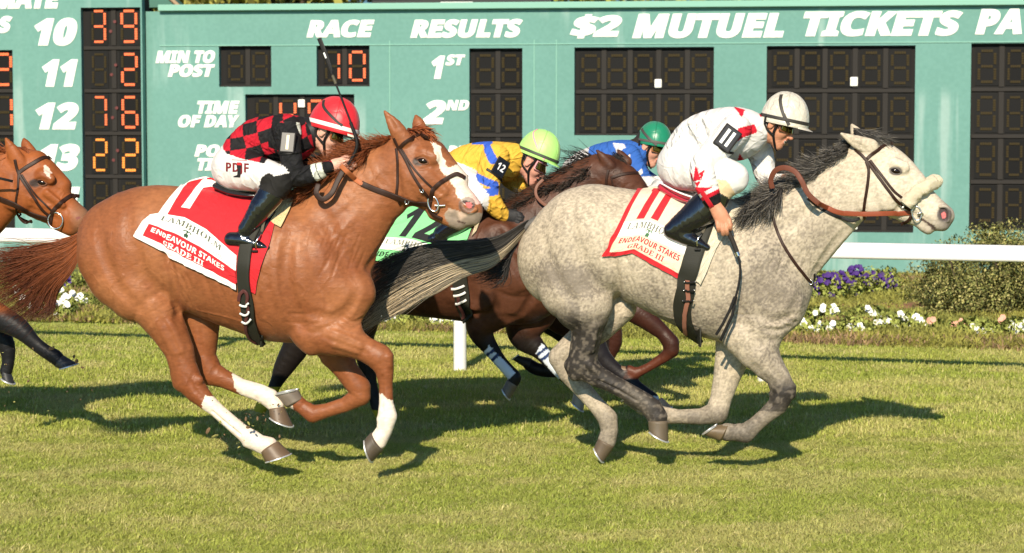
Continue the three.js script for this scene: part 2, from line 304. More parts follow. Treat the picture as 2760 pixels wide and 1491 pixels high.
// ---- grass blades ----
function tuftGeo(n, hgt, spread, wid) {
  const pos = [], ix = [], nor = [];
  for (let i = 0; i < n; i++) {
    const a = rr(0, 6.283), r = spread * Math.sqrt(rnd()), x = Math.cos(a) * r, z = Math.sin(a) * r, b = rr(0, 6.283), lean = rr(0.25, 1.1) * hgt, hh = hgt * rr(0.55, 1.1), w = wid * rr(0.7, 1.3), dx = Math.cos(b), dz = Math.sin(b), o = pos.length / 3;
    for (const [t, k] of [[0, 1], [0.55, 0.8], [1, 0]]) { const l = lean * t * t, y = hh * t * (1 - 0.25 * t * (lean / hgt)); for (const s of k ? [-1, 1] : [0]) { pos.push(x + dx * l - dz * w * k * s, y, z + dz * l + dx * w * k * s); } }
    ix.push(o, o + 1, o + 2, o + 2, o + 1, o + 3, o + 2, o + 3, o + 4);
  }
  const g = new THREE.BufferGeometry(); g.setAttribute('position', new THREE.Float32BufferAttribute(pos, 3)); g.setIndex(ix); g.computeVertexNormals(); return g;
}
const grassMat = std({ color: 0xffffff, roughness: 0.9, side: THREE.DoubleSide, specularIntensity: 0.3, transmission: 0.35 });
function scatter(name, label, geo, count, pick, colour, smin, smax, category) {
  const im = new THREE.InstancedMesh(geo, grassMat, count), M = new THREE.Matrix4(), q = new THREE.Quaternion(), e = new THREE.Euler(), c = new THREE.Color();
  let n = 0, guard = 0;
  while (n < count && guard++ < count * 8) { const p = pick(); if (!p) continue; const s = rr(smin, smax); e.set(rr(-0.15, 0.15), rr(0, 6.283), rr(-0.15, 0.15)); M.compose(p, q.setFromEuler(e), V(s, s * rr(0.8, 1.2), s)); im.setMatrixAt(n, M); c.setRGB(...colour(p)); im.setColorAt(n, c); n++; }
  im.count = n; im.castShadow = im.receiveShadow = true; im.name = name; tag(im, label, category, null, 'stuff'); scene.add(im); return im;
}
const grassColour = (p) => {
  const a = fbm(p.x * 1.1 + 9, p.z * 1.6, 3, 3), s = rnd(), dry = sstep(0.42, 0.64, fbm(p.x * 2.3, p.z * 3.6 + 5, 1, 4)) * 0.75, k = rr(0.75, 1.25);
  const g = [lerp(0.36, 0.46, a), lerp(0.43, 0.49, a), lerp(0.075, 0.105, a)], d = [0.64, 0.57, 0.25];
  const t = clamp(dry * 0.6 + (s > 0.85 ? 0.75 : 0)); return [lerp(g[0], d[0], t) * k, lerp(g[1], d[1], t) * k, lerp(g[2], d[2], t) * k];
};
const depthX = (z) => (13.3 - z) * 0.232 + 1.1;
scatter('grass', 'short mown green turf grass in front of the horses', tuftGeo(14, 0.030, 0.045, 0.0019), 135000, () => { const z = lerp(3.2, -1.6, Math.pow(rnd(), 0.9)), X = depthX(z); return V(rr(-X, X), 0, z); }, grassColour, 0.7, 1.25, 'grass');
scatter('grass', 'mown green turf grass between the horses and the white rail', tuftGeo(12, 0.034, 0.07, 0.0034), 90000, () => { const z = rr(-1.5, -9.2), X = depthX(z), p = V(rr(-X, X), 0, z); return railSide(p) < -3.2 ? null : p; }, grassColour, 0.8, 1.4, 'grass');
const coverColour = (p) => { const k = rr(0.7, 1.3), s = fbm(p.x * 1.3, p.z * 1.2, 6, 3); return s > 0.58 && rnd() < 0.45 ? [0.40 * k, 0.27 * k, 0.15 * k] : [lerp(0.30, 0.42, s) * k, lerp(0.32, 0.38, s) * k, 0.08 * k]; };
scatter('ground_cover', 'low leafy ground cover in the flower bed behind the rail', tuftGeo(12, 0.065, 0.085, 0.006), 52000, () => { const p = RA.clone().addScaledVector(RDIR, rr(-9, 11)).addScaledVector(RN, -rr(2.9, 11.5)); p.y = 0.02; return coverColour && fbm(p.x * 0.9, p.z * 1.1, 11, 3) < 0.36 ? null : p; }, coverColour, 0.7, 1.5, 'ground cover');

// ---- white running rail ----
const whitePlastic = std({ color: lin(0.8, 0.8, 0.79), roughness: 0.35, bumpMap: turfBump, bumpScale: 0.0006 });
{
  const g = thing('running_rail', 'long white plastic running rail on round white posts behind the horses', 'rail'); g.position.copy(RA); g.rotation.y = railYaw;
  const hTop = 1.09, hh = 0.122, s = new THREE.Shape(); const w = 0.05, r = 0.035;
  s.moveTo(-w + r, 0); s.lineTo(w - r, 0); s.quadraticCurveTo(w, 0, w, r); s.lineTo(w, hh - r); s.quadraticCurveTo(w, hh, w - r, hh); s.lineTo(-w + r, hh); s.quadraticCurveTo(-w, hh, -w, hh - r); s.lineTo(-w, r); s.quadraticCurveTo(-w, 0, -w + r, 0);
  for (let i = -5; i < 8; i++) { const e = new THREE.ExtrudeGeometry(s, { depth: RSTEP - 0.004, bevelEnabled: false, curveSegments: 6 }); e.rotateY(Math.PI / 2); e.translate(i * RSTEP, hTop - hh, 0); part('rail_section', e, whitePlastic, g); }
  for (let i = -5; i < 9; i++) { const c = new THREE.CylinderGeometry(0.05, 0.052, hTop - hh - 0.003, 20); c.translate(i * RSTEP, (hTop - hh - 0.003) / 2, 0); part('post', c, whitePlastic, g); }
}
// ---- tote boards ----
const tealTex = paint(2048, 512, (g, w, h) => {
  const im = g.createImageData(w, h);
  for (let y = 0; y < h; y++) for (let x = 0; x < w; x++) {
    const u = x / w * 16, v = y / h * 4, a = fbm(u * 0.8, v * 0.6, 1, 4), streak = fbm(u * 7, v * 0.5, 3, 4), st = sstep(0.53, 0.78, streak) * sstep(0.4, 0.62, fbm(u * 0.55 + 3, v * 0.9, 6, 3)), f = fbm(u * 30, v * 30, 9, 2), o = (y * w + x) * 4;
    im.data[o] = clamp(97 + 12 * (a - 0.5) + 40 * st + 9 * (f - 0.5), 0, 255); im.data[o + 1] = clamp(143 + 14 * (a - 0.5) + 24 * st + 9 * (f - 0.5), 0, 255); im.data[o + 2] = clamp(133 + 14 * (a - 0.5) + 26 * st + 9 * (f - 0.5), 0, 255); im.data[o + 3] = 255;
  }
  g.putImageData(im, 0, 0);
});
const teal = std({ map: scaled(tealTex, 1 / 16, 1 / 4), roughness: 0.75 }), tealTrim = std({ color: lin(0.20, 0.42, 0.33), roughness: 0.6 }), tealDark = std({ color: lin(0.05, 0.16, 0.12), roughness: 0.7 });
const black = std({ color: lin(0.014, 0.013, 0.012), roughness: 0.7, specularIntensity: 0.3 }), frameBlack = std({ color: lin(0.024, 0.021, 0.018), roughness: 0.65, specularIntensity: 0.4 });
const letterMat = std({ color: lin(0.82, 0.82, 0.76), roughness: 0.6 });
const litOrange = std({ color: lin(0.3, 0.06, 0.02), emissive: lin(1, 0.16, 0.035), emissiveIntensity: 1.0, roughness: 0.5 });
const litAmber = std({ color: lin(0.3, 0.1, 0.02), emissive: lin(1, 0.30, 0.02), emissiveIntensity: 1.0, roughness: 0.5 });
const vcol = std({ vertexColors: true, roughness: 0.7, specularIntensity: 0.3 });
const boardO = V(0, 0, -17.4), FB = new Frame(boardO, 9.1);
const SEG = { 0: 'abcdef', 1: 'bc', 2: 'abged', 3: 'abgcd', 4: 'fgbc', 5: 'afgcd', 6: 'afgedc', 7: 'abc', 8: 'abcdefg', 9: 'abcdfg' };
function segGeo(x0, y0, x1, y1, on) {                              // local metres, y up; seven chamfered bars made of lamp rows
  const w = (x1 - x0), h = y1 - y0, t = w * 0.17, m = (y0 + y1) / 2, e = 0.012, list = [];
  const bar = (ax, ay, bx, by) => { const n = 5, dx = (bx - ax), dy = by - ay, hor = Math.abs(dx) > Math.abs(dy); for (let i = 0; i < n; i++) { const b = new THREE.BoxGeometry(hor ? Math.abs(dx) / n * 0.8 : t, hor ? t : Math.abs(dy) / n * 0.8, e); b.translate(ax + dx * (i + 0.5) / n, ay + dy * (i + 0.5) / n, 0); list.push(b); } };
  const k = t * 0.75;
  const S = { a: [x0 + k, y1, x1 - k, y1], g: [x0 + k, m, x1 - k, m], d: [x0 + k, y0, x1 - k, y0], f: [x0, m + k, x0, y1 - k], b: [x1, m + k, x1, y1 - k], e: [x0, y0 + k, x0, m - k], c: [x1, y0 + k, x1, m - k] };
  for (const s of on) bar(...S[s]);
  return list.length ? mergeGeometries(list) : null;
}
function flat(g, c) { const n = g.attributes.position.count, a = new Float32Array(n * 3); for (let i = 0; i < n; i++) a.set(c, i * 3); g.setAttribute('color', new THREE.BufferAttribute(a, 3)); return g; }
function buildBoard(root, w0, outer, panels) {                     // outer [pxL, pxR, vTop]; panels traced in px
  const U = (px, py) => FB.L(px, py, w0).x, Y = (px, py) => FB.L(px, py, w0).y;
  const uL = U(outer[0], 300), uR = U(outer[1], 300), sh = new THREE.Shape([new THREE.Vector2(uL, 0), new THREE.Vector2(uR, 0), new THREE.Vector2(uR, outer[2]), new THREE.Vector2(uL, outer[2])]);
  const rects = panels.map((p) => { const [a, b, c, d] = p.box, mx = (a + c) / 2, my = (b + d) / 2; return [U(a, my), Y(mx, d), U(c, my), Y(mx, b)]; });
  for (const [a, b, c, d] of rects) sh.holes.push(new THREE.Path([new THREE.Vector2(a, b), new THREE.Vector2(a, d), new THREE.Vector2(c, d), new THREE.Vector2(c, b)]));
  const eg = new THREE.ExtrudeGeometry(sh, { depth: 0.12, bevelEnabled: false }); eg.translate(0, 0, w0 - 0.12);
  part('board_face', eg, teal, root);
  const back = new THREE.BoxGeometry(uR - uL, outer[2], 0.2); back.translate((uL + uR) / 2, outer[2] / 2, w0 - 0.225); part('backing', back, frameBlack, root);
  panels.forEach((p, i) => {
    const [a, b, c, d] = rects[i], e = 0.004, box = new THREE.BoxGeometry(c - a - e, d - b - e, 0.03); box.translate((a + c) / 2, (b + d) / 2, w0 - 0.10);
    const pm = part('digit_panel', box, black, root); const bars = [];
    const rows = p.rows.map(([t, q]) => [Y((p.box[0] + p.box[2]) / 2, q), Y((p.box[0] + p.box[2]) / 2, t)]), cols = p.cols.map(([l, r]) => [U(l, (p.box[1] + p.box[3]) / 2), U(r, (p.box[1] + p.box[3]) / 2)]);
    const addBar = (x, y, ww, hh, z = 0.028) => { const q = new RoundedBoxGeometry(ww, hh, z, 1, 0.006); q.translate(x, y, w0 - 0.085 + z / 2 - 0.004); bars.push(q); };
    for (let r = 0; r < rows.length - 1; r++) addBar((a + c) / 2, (rows[r][0] + rows[r + 1][1]) / 2, c - a - 0.02, 0.05);
    for (let r = 0; r < rows.length; r++) { const yT = r ? (rows[r - 1][0] + rows[r][1]) / 2 - 0.03 : d - 0.02, yB = r < rows.length - 1 ? (rows[r][0] + rows[r + 1][1]) / 2 + 0.03 : b + 0.02; for (let k = 0; k < cols.length - 1; k++) addBar((cols[k][1] + cols[k + 1][0]) / 2, (yT + yB) / 2, Math.min(0.07, (cols[k + 1][0] - cols[k][1]) * 0.5), yT - yB, 0.022); }
    addBar((a + c) / 2, d - 0.012, c - a - 0.01, 0.02, 0.05); addBar((a + c) / 2, b + 0.012, c - a - 0.01, 0.02, 0.05);
    part('panel_frame', mergeGeometries(bars), frameBlack, pm);
    rows.forEach(([y0, y1], r) => cols.forEach(([x0, x1], k) => {
      const ch = p.show?.[r]?.[k] ?? ' ', on = ch === ' ' ? '' : SEG[ch], offS = 'abcdefg'.split('').filter((s) => !on.includes(s));
      const pl = new THREE.BoxGeometry((x1 - x0) * 1.45, (y1 - y0) * 1.24, 0.012); pl.translate((x0 + x1) / 2, (y0 + y1) / 2, w0 - 0.0795); const dk = 0.7 + 0.6 * hash3(r, k, i * 7 + 1);
      const gl = [flat(pl.toNonIndexed(), [0.009 * dk, 0.0088 * dk, 0.0085 * dk])]; const og = offS.length ? segGeo(x0, y0, x1, y1, offS) : null;
      if (og) { og.translate(0, 0, w0 - 0.068); gl.push(flat(og.toNonIndexed(), [0.042, 0.030, 0.010])); }
      part('digit', mergeGeometries(gl), vcol, pm);
      if (on) { const lg = segGeo(x0, y0, x1, y1, on); lg.translate(0, 0, w0 - 0.066); part('lit_digit', lg, p.amber?.[r] ? litAmber : litOrange, pm); }
    }));
    for (const [x, y, ww, hh] of p.dots ?? []) { const q = new RoundedBoxGeometry(ww * FB.mpp, hh * FB.mpp, 0.03, 2, 0.012), l = FB.L(x, y, w0); q.translate(l.x, l.y, w0 - 0.05); part('colon_lamp', q, letterMat, pm); }
    for (const [x, y] of p.red ?? []) { const q = new THREE.CylinderGeometry(0.022, 0.022, 0.012, 12); q.rotateX(Math.PI / 2); const l = FB.L(x, y, w0); q.translate(l.x, l.y, w0 - 0.062); part('colon_lamp', q, std({ color: lin(0.12, 0.02, 0.015), roughness: 0.4 }), pm); }
  });
}
function lettering(root, w0, text, box, slant = 0.22, bold = 0.055) {
  const g = new TextGeometry(text, { font, size: 1, depth: 0.02, curveSegments: 4, bevelEnabled: true, bevelSize: bold, bevelThickness: 0.01, bevelSegments: 1 });
  g.applyMatrix4(new THREE.Matrix4().set(1, slant, 0, 0, 0, 1, 0, 0, 0, 0, 1, 0, 0, 0, 0, 1)); g.computeBoundingBox(); const B = g.boundingBox, [a, b, c, d] = box, p = FB.L(a, d, w0), q = FB.L(c, b, w0), sx = (q.x - p.x) / (B.max.x - B.min.x), sy = (q.y - p.y) / (B.max.y - B.min.y);
  g.translate(-B.min.x, -B.min.y, -B.min.z); g.scale(sx, sy, 0.35); g.translate(p.x, p.y, w0 - 0.0015); g.computeVertexNormals(); return part('lettering', g, letterMat, root);
}
{
  const rb = thing('tote_board', 'wide teal race results board with white lettering and black digit panels', 'tote board'); FB.place(rb);
  const vTop = FB.L(1380, 24).y;
  const C5 = (o) => [[0, 43], [71, 113], [143, 185], [225, 267], [298, 340]].map(([a, b]) => [a + o, b + o]);
  buildBoard(rb, 0, [386, 4200, vTop], [
    { box: [590, 122, 731, 234], rows: [[143, 214]], cols: [[614, 648], [680, 715]], show: [['8', '8']].map(() => [' ', ' ']) },
    { box: [853, 120, 996, 233], rows: [[140, 216]], cols: [[876, 910], [941, 979]], show: [['1', '0']] },
    { box: [661, 254, 955, 372], rows: [[272, 350]], cols: [[690, 726], [753, 792], [830, 868], [896, 932]], show: [[' ', '4', '0', '8']], dots: [[810, 279, 19, 22], [810, 330, 19, 22]] },
    { box: [661, 392, 955, 500], rows: [[408, 484]], cols: [[690, 726], [753, 792], [830, 868], [896, 932]] },
    { box: [1265, 130, 1408, 610], rows: [[149, 227], [267, 346], [384, 462], [502, 580]], cols: [[1286, 1326], [1354, 1394]] },
    { box: [1548, 127, 1924, 365], rows: [[149, 228], [267, 347]], cols: C5(1569), dots: [[1773, 225, 19, 23]] },
    { box: [2065, 123, 2465, 626], rows: [[142, 224], [265, 348], [390, 474], [514, 598]], cols: C5(2087).map(([a, b], i) => [a + i * 4.5, b + i * 4.5]), dots: [[2302, 220, 20, 24], [2301, 609, 20, 20]] },
    { box: [2615, 116, 3010, 622], rows: [[136, 220], [262, 348], [388, 472], [512, 596]], cols: C5(2637).map(([a, b], i) => [a + i * 9, b + i * 4.5]) },
  ]);
  const uA = FB.L(430, 20).x, uB = FB.L(4200, 20).x, cap = new RoundedBoxGeometry(uB - uA, 0.085, 0.3, 1, 0.01); cap.translate((uA + uB) / 2, vTop + 0.044, -0.06); part('cap_beam', cap, tealTrim, rb);
  const band = new THREE.BoxGeometry(uB - uA, 0.012, 0.015); band.translate((uA + uB) / 2, FB.L(1380, 119).y, 0.005); part('panel_seam', band, tealTrim, rb);
  for (const x of [1050, 1440, 1500]) { const l = FB.L(x, 60), q = new THREE.BoxGeometry(0.01, 2.0, 0.008); q.translate(l.x, 2.0, 0.003); part('panel_seam', q, tealTrim, rb); }
  for (const [t, b, s, w] of [['RACE', [826, 53, 1010, 102]], ['RESULTS', [1106, 51, 1410, 103]], ['$2', [1536, 38, 1677, 104]], ['MUTUEL', [1704, 35, 2114, 104]], ['TICKETS', [2165, 28, 2597, 99]], ['PAYS', [2628, 22, 2880, 94]],
    ['MIN TO', [419, 136, 580, 171]], ['POST', [452, 173, 580, 208]], ['TIME', [532, 272, 646, 307]], ['OF DAY', [480, 310, 646, 344]], ['POST', [524, 390, 652, 423]], ['TIME', [532, 427, 646, 460]],
    ['1', [1163, 150, 1200, 213]], ['ST', [1200, 147, 1255, 177]], ['2', [1136, 270, 1203, 335]], ['ND', [1202, 270, 1265, 298]], ['3', [1140, 393, 1203, 458]], ['RD', [1205, 393, 1262, 420]], ['4', [1140, 515, 1203, 580]], ['TH', [1205, 515, 1262, 542]]]) lettering(rb, 0, t, b, s ?? 0.22, w ?? (b[3] - b[1] < 40 ? 0.06 : 0.062));

  const lb = thing('tote_board', 'tall teal odds board with numbers 10 to 14 and orange digits, at the left edge', 'tote board'); FB.place(lb);
  const rowsL = [[29, 112], [146, 228], [262, 343], [377, 459], [494, 576]], rd = []; for (const [a, b] of rowsL) rd.push([305 + (a - 29) * 0.022, a + 29], [294 + (a - 29) * 0.022, a + 55]);
  buildBoard(lb, 0.16, [-1400, 385, FB.L(200, -75).y], [
    { box: [221, 20, 381, 640], rows: rowsL, cols: [[248, 281], [327, 365]].map(([a, b]) => [a, b]), show: [['3', '9'], [' ', '2'], ['7', '6'], ['2', '2'], [' ', ' ']], amber: [0, 0, 0, 1, 0], red: rd },
    { box: [-120, 135, 37, 640], rows: rowsL.slice(1), cols: [[-90, -56], [-12, 27]], show: [[' ', '2'], [' ', '1'], [' ', ' '], [' ', ' ']] },
  ]);
  for (const [t, b] of [['10', [93, 48, 208, 124]], ['11', [114, 160, 210, 234]], ['12', [96, 276, 212, 349]], ['13', [107, 388, 215, 461]], ['14', [108, 504, 216, 578]], ['APPROXIMATE', [-300, -35, 165, 27]], ['ODDS', [-130, 43, 34, 90]]]) lettering(lb, 0.16, t, b, 0.22, 0.075);
}
// dark display structure and triangular awning standing just behind the results board
{
  const g = thing('display_board', 'dark display board on legs rising behind the top of the results board', 'display board'), O = V(-0.9, 0, -21), F = new Frame(O, 9.1); F.place(g);
  const a = F.L(1005, 20), b = F.L(1490, 14), slats = [];
  part('panel', new RoundedBoxGeometry(b.x - a.x, 1.1, 0.2, 1, 0.02).translate((a.x + b.x) / 2, a.y + 0.5, 0), std({ color: lin(0.02, 0.02, 0.018), roughness: 0.6 }), g);
  for (let i = 0; i < 9; i++) part('slat', new THREE.BoxGeometry(b.x - a.x, 0.03, 0.05).translate((a.x + b.x) / 2, a.y + 0.03 + i * 0.11, 0.12), std({ color: lin(0.06, 0.05, 0.03), roughness: 0.6 }), g);
  part('white_plate', new RoundedBoxGeometry(0.48, 0.05, 0.03, 1, 0.006).translate(F.L(1236, 12).x, F.L(1236, 11).y, 0.17), letterMat, g);
  for (const x of [a.x + 0.2, b.x - 0.2]) part('leg', new THREE.CylinderGeometry(0.06, 0.06, a.y, 12).translate(x, a.y / 2, -0.05), frameBlack, g);
}
{
  const g = thing('awning', 'dark teal slanted awning behind the corner of the results board', 'awning'), F = new Frame(V(-4.5, 0, -20), 9.1); F.place(g);
  const p = F.L(388, 26), q = F.L(505, 22), r = F.L(450, -30), s = new THREE.Shape([new THREE.Vector2(p.x, p.y), new THREE.Vector2(q.x, q.y), new THREE.Vector2(r.x, r.y), new THREE.Vector2(p.x, r.y + 0.05)]);
  part('roof_sheet', new THREE.ExtrudeGeometry(s, { depth: 0.5, bevelEnabled: false }), tealDark, g);
  const l = new THREE.CylinderGeometry(0.03, 0.03, q.distanceTo(r) * 1.1, 8); l.rotateZ(Math.atan2(r.x - q.x, -(r.y - q.y)) + Math.PI); l.translate((q.x + r.x) / 2 + 0.02, (q.y + r.y) / 2 + 0.02, 0.53); part('edge_beam', l, std({ color: lin(0.35, 0.25, 0.15), roughness: 0.8 }), g);
  part('leg', new THREE.CylinderGeometry(0.05, 0.05, p.y, 10).translate(p.x + 0.15, p.y / 2, 0.2), frameBlack, g);
}
// ---- trees behind the boards ----
function leafCloud(n, size, place, colour) {
  const pos = [], nor = [], col = [], ix = [];
  for (let i = 0; i < n; i++) {
    const [p, out] = place(), d = V(rr(-1, 1), rr(-1, 1), rr(-1, 1)).normalize(), a = d.clone().cross(V(rr(-1, 1), rr(-1, 1), rr(-1, 1))).normalize(), b = a.clone().cross(d), s = size * rr(0.6, 1.3), o = pos.length / 3, nn = out.clone().multiplyScalar(0.9).add(d.multiplyScalar(0.5)).normalize(), c = colour(p);
    for (const [x, y] of [[-0.5, 0], [0, -0.28], [0.5, 0], [0, 0.28]]) { pos.push(p.x + a.x * x * s + b.x * y * s, p.y + a.y * x * s + b.y * y * s, p.z + a.z * x * s + b.z * y * s); nor.push(nn.x, nn.y, nn.z); col.push(...c); }
    a.clone().cross(b).dot(nn) > 0 ? ix.push(o, o + 1, o + 2, o, o + 2, o + 3) : ix.push(o, o + 2, o + 1, o, o + 3, o + 2);
  }
  const g = new THREE.BufferGeometry(); g.setAttribute('position', new THREE.Float32BufferAttribute(pos, 3)); g.setAttribute('normal', new THREE.Float32BufferAttribute(nor, 3)); g.setAttribute('color', new THREE.Float32BufferAttribute(col, 3)); g.setIndex(ix); return g;
}
const leafMat = std({ vertexColors: true, roughness: 0.75, side: THREE.DoubleSide, specularIntensity: 0.3 }), barkMat = std({ color: lin(0.12, 0.085, 0.055), roughness: 0.95, bumpMap: turfBump, bumpScale: 0.01 });
{
  const blobs = []; for (let i = 0; i < 26; i++) { const a = rr(0, 6.28), r = rr(0.3, 2.4); blobs.push([V(Math.cos(a) * r, rr(2.2, 6.6), Math.sin(a) * r), rr(0.6, 1.2)]); }
  const crown = leafCloud(5200, 0.28, () => { const [c, r] = blobs[Math.floor(rnd() * blobs.length)], d = V(rr(-1, 1), rr(-1, 1), rr(-1, 1)).normalize(); return [c.clone().addScaledVector(d, r * Math.pow(rnd(), 0.4)), d]; }, (p) => { const k = rr(0.6, 1.3); return [0.30 * k, 0.28 * k, 0.07 * k]; });
  const trunk = mergeGeometries([new THREE.CylinderGeometry(0.12, 0.24, 4, 10).translate(0, 2, 0), ...[0, 1, 2, 3, 4].map((i) => new THREE.CylinderGeometry(0.035, 0.09, 2.4, 7).translate(0, 1.2, 0).rotateZ(0.6 + 0.1 * i).rotateY(i * 1.3).translate(0, 2.6 + i * 0.25, 0))]);
  const spots = [[-11.8, -46], [-8.6, -49], [-5.9, -45], [-3.2, -48], [-0.4, -46], [2.3, -49], [5.2, -45], [8.1, -48], [11, -46], [13.8, -49]], where = ['leftmost', 'second', 'third', 'fourth', 'fifth', 'sixth', 'seventh', 'eighth', 'ninth', 'tenth'];
  let t0; spots.forEach(([x, z], i) => { let t; if (!t0) { t = t0 = thing('tree', '', 'tree'); part('crown', crown, leafMat, t); part('trunk', trunk, barkMat, t); } else { t = t0.clone(); t.name = numbered('tree'); scene.add(t); } t.position.set(x, 0, z); t.rotation.y = i * 1.7; t.scale.setScalar(rr(0.9, 1.15)); tag(t, i ? `olive green tree behind the boards, ${where[i]} from the left of its row` : 'olive green tree behind the boards, leftmost of its row', 'tree', 'trees in a row beyond the tote boards'); });
}
// ---- shrubs ----
function shrub(label, px, py, wpx, hpx, depthM, n, cols, leaf = 0.032) {
  const b = groundAt(px, py), mpp = EYE.distanceTo(b) / FOCAL, W = wpx * mpp / 2, H = hpx * mpp, t = thing('shrub', label, 'shrub'); t.position.copy(b);
  const blobs = []; for (let i = 0; i < 110; i++) { const x = rr(-1, 1), z = rr(-1, 1), top = H * Math.sqrt(Math.max(0.05, 1 - x * x * 0.75 - z * z * 0.3)); blobs.push([V(x * W, rr(0.12, 1) * top * 0.86, z * depthM / 2), rr(0.17, 0.30) * Math.min(1, H)]); }
  part('foliage', leafCloud(n, leaf, () => { const [c, r] = blobs[Math.floor(rnd() * blobs.length)], d = V(rr(-1, 1), rr(-0.8, 1), rr(-1, 1)).normalize(); return [c.clone().addScaledVector(d, r * Math.pow(rnd(), 0.35)), d]; }, () => { const k = rr(0.55, 1.35), c = cols[Math.floor(rnd() * cols.length)]; return c.map((v) => v * k); }), leafMat, t);
  const st = []; for (let i = 0; i < 14; i++) st.push(new THREE.CylinderGeometry(0.006, 0.014, H * 0.8, 5).translate(0, H * 0.4, 0).rotateZ(rr(-0.5, 0.5)).rotateX(rr(-0.4, 0.4)).translate(rr(-W, W) * 0.7, 0, rr(-0.3, 0.3) * depthM));
  part('stem', mergeGeometries(st), barkMat, t); return t;
}
const olive = [[0.22, 0.235, 0.07], [0.31, 0.30, 0.10], [0.15, 0.165, 0.05], [0.38, 0.34, 0.13]];
shrub('large rounded olive shrub at the right, in front of the teal board', 2700, 842, 400, 235, 1.6, 52000, olive);
shrub('low yellowish shrub at the foot of the odds board on the left', 600, 720, 330, 165, 0.9, 20000, [[0.22, 0.22, 0.06], [0.16, 0.17, 0.05], [0.3, 0.26, 0.1]]);
shrub('small green shrub behind the purple petunias', 2180, 770, 150, 50, 0.6, 7000, [[0.24, 0.27, 0.06], [0.3, 0.3, 0.08]]);
// ---- petunias ----
const petalW = std({ color: lin(0.86, 0.86, 0.80), roughness: 0.7, side: THREE.DoubleSide }), petalP = std({ color: lin(0.05, 0.013, 0.16), roughness: 0.7, side: THREE.DoubleSide }), petalK = std({ color: lin(0.7, 0.36, 0.26), roughness: 0.7, side: THREE.DoubleSide });
function bloomGeo(r) { const N = 20, pos = [0, -0.35 * r, 0], ix = []; for (const [k, y] of [[0.35, -0.1], [1, 0.12]]) for (let i = 0; i < N; i++) { const a = i / N * 6.283, q = k < 1 ? k : k * (0.86 + 0.14 * Math.abs(Math.cos(a * 2.5))); pos.push(Math.cos(a) * r * q, y * r * (k < 1 ? 1 : 0.6 + 0.8 * Math.cos(a * 5)), Math.sin(a) * r * q); } for (let i = 0; i < N; i++) { const j = (i + 1) % N; ix.push(0, 1 + j, 1 + i, 1 + i, 1 + j, 1 + N + i, 1 + N + i, 1 + j, 1 + N + j); } const g = new THREE.BufferGeometry(); g.setAttribute('position', new THREE.Float32BufferAttribute(pos, 3)); g.setIndex(ix); g.computeVertexNormals(); return g; }
const bloom = bloomGeo(0.036), bloomSmall = bloomGeo(0.03);
function petunia(label, px, py, wpx, flowers, mat, hM, group) {       // flowers traced as px offsets
  const b = groundAt(px, py), mpp = EYE.distanceTo(b) / FOCAL, t = thing('petunia_plant', label, 'flowers', group); t.position.copy(b); const W = wpx * mpp / 2;
  part('foliage', leafCloud(700, 0.045, () => { const a = rr(0, 6.283), r = Math.sqrt(rnd()), d = V(Math.cos(a), rr(0, 1.4), Math.sin(a)).normalize(); return [V(Math.cos(a) * r * W * 1.1, rr(0.02, 1) * hM * Math.sqrt(1.02 - r * r * 0.8), Math.sin(a) * r * 0.3), d]; }, () => { const k = rr(0.6, 1.3); return [0.3 * k, 0.34 * k, 0.08 * k]; }), leafMat, t);
  for (const [x, y] of flowers) for (let i = 0; i < 3; i++) { const f = part('flower', i ? bloomSmall : bloom, mat, t); f.position.set((x - px + (i ? rr(-9, 9) : 0)) * mpp, Math.max(0.05, (py - y + (i ? rr(-9, 9) : 0)) * mpp), rr(0.05, 0.2)); f.rotation.set(rr(0.7, 1.4), rr(-0.6, 0.6), rr(-0.4, 0.4)); }
}
const GW = 'white petunias in the flower bed', GP = 'purple petunias in the flower bed';
for (const [l, x, y, w, fl] of [
  ['white petunias lowest and leftmost to the right of the grey horse', 2180, 905, 130, [[2160, 868], [2188, 888], [2205, 872], [2165, 902], [2150, 862]]],
  ['white petunias under the purple ones, just right of the grey chest', 2225, 870, 110, [[2197, 842], [2240, 838], [2235, 848], [2210, 830], [2245, 829]]],
  ['cluster of white petunias with the lone blooms above bare soil', 2300, 905, 110, [[2289, 880], [2312, 876], [2296, 893], [2236, 876]]],
  ['tall cluster of white petunias at the middle of the right bed', 2345, 870, 120, [[2336, 832], [2346, 842], [2362, 852], [2310, 856], [2375, 862]]],
  ['white petunias below the tall cluster', 2405, 895, 110, [[2383, 864], [2405, 886], [2440, 880], [2367, 868]]],
  ['densest white petunias left of the big shrub', 2460, 890, 140, [[2422, 846], [2428, 858], [2462, 856], [2478, 870], [2490, 878], [2440, 878], [2470, 858]]],
  ['white petunias with a pinkish edge near the shrub foot', 2640, 905, 110, [[2620, 878], [2650, 890], [2625, 900], [2655, 927]]],
  ['white petunias at the right edge of the picture', 2740, 905, 90, [[2725, 878], [2745, 880], [2760, 872], [2735, 888]]],
]) petunia(l, x, y, w, fl, petalW, 0.18, GW);
for (const [l, x, y, w, fl] of [
  ['largest white petunia clump under the chestnut tail', 110, 850, 150, [[85, 822], [105, 832], [120, 825], [70, 800], [50, 780]]],
  ['white petunias left of the chestnut hind quarter', 175, 860, 70, [[168, 842], [160, 816], [182, 818]]],
  ['white petunias close behind the chestnut rump', 215, 835, 90, [[200, 790], [222, 795], [232, 808], [178, 798], [170, 780]]],
  ['white petunias partly behind the lowest tail hair', 120, 810, 110, [[100, 775], [130, 760], [90, 790], [110, 780]]],
]) petunia(l, x, y, w, fl, petalW, 0.18, GW);
petunia('few white petunias seen under the dark horse belly', 1090, 880, 140, [[1062, 848], [1035, 846], [1045, 850]], petalW, 0.16, GW);
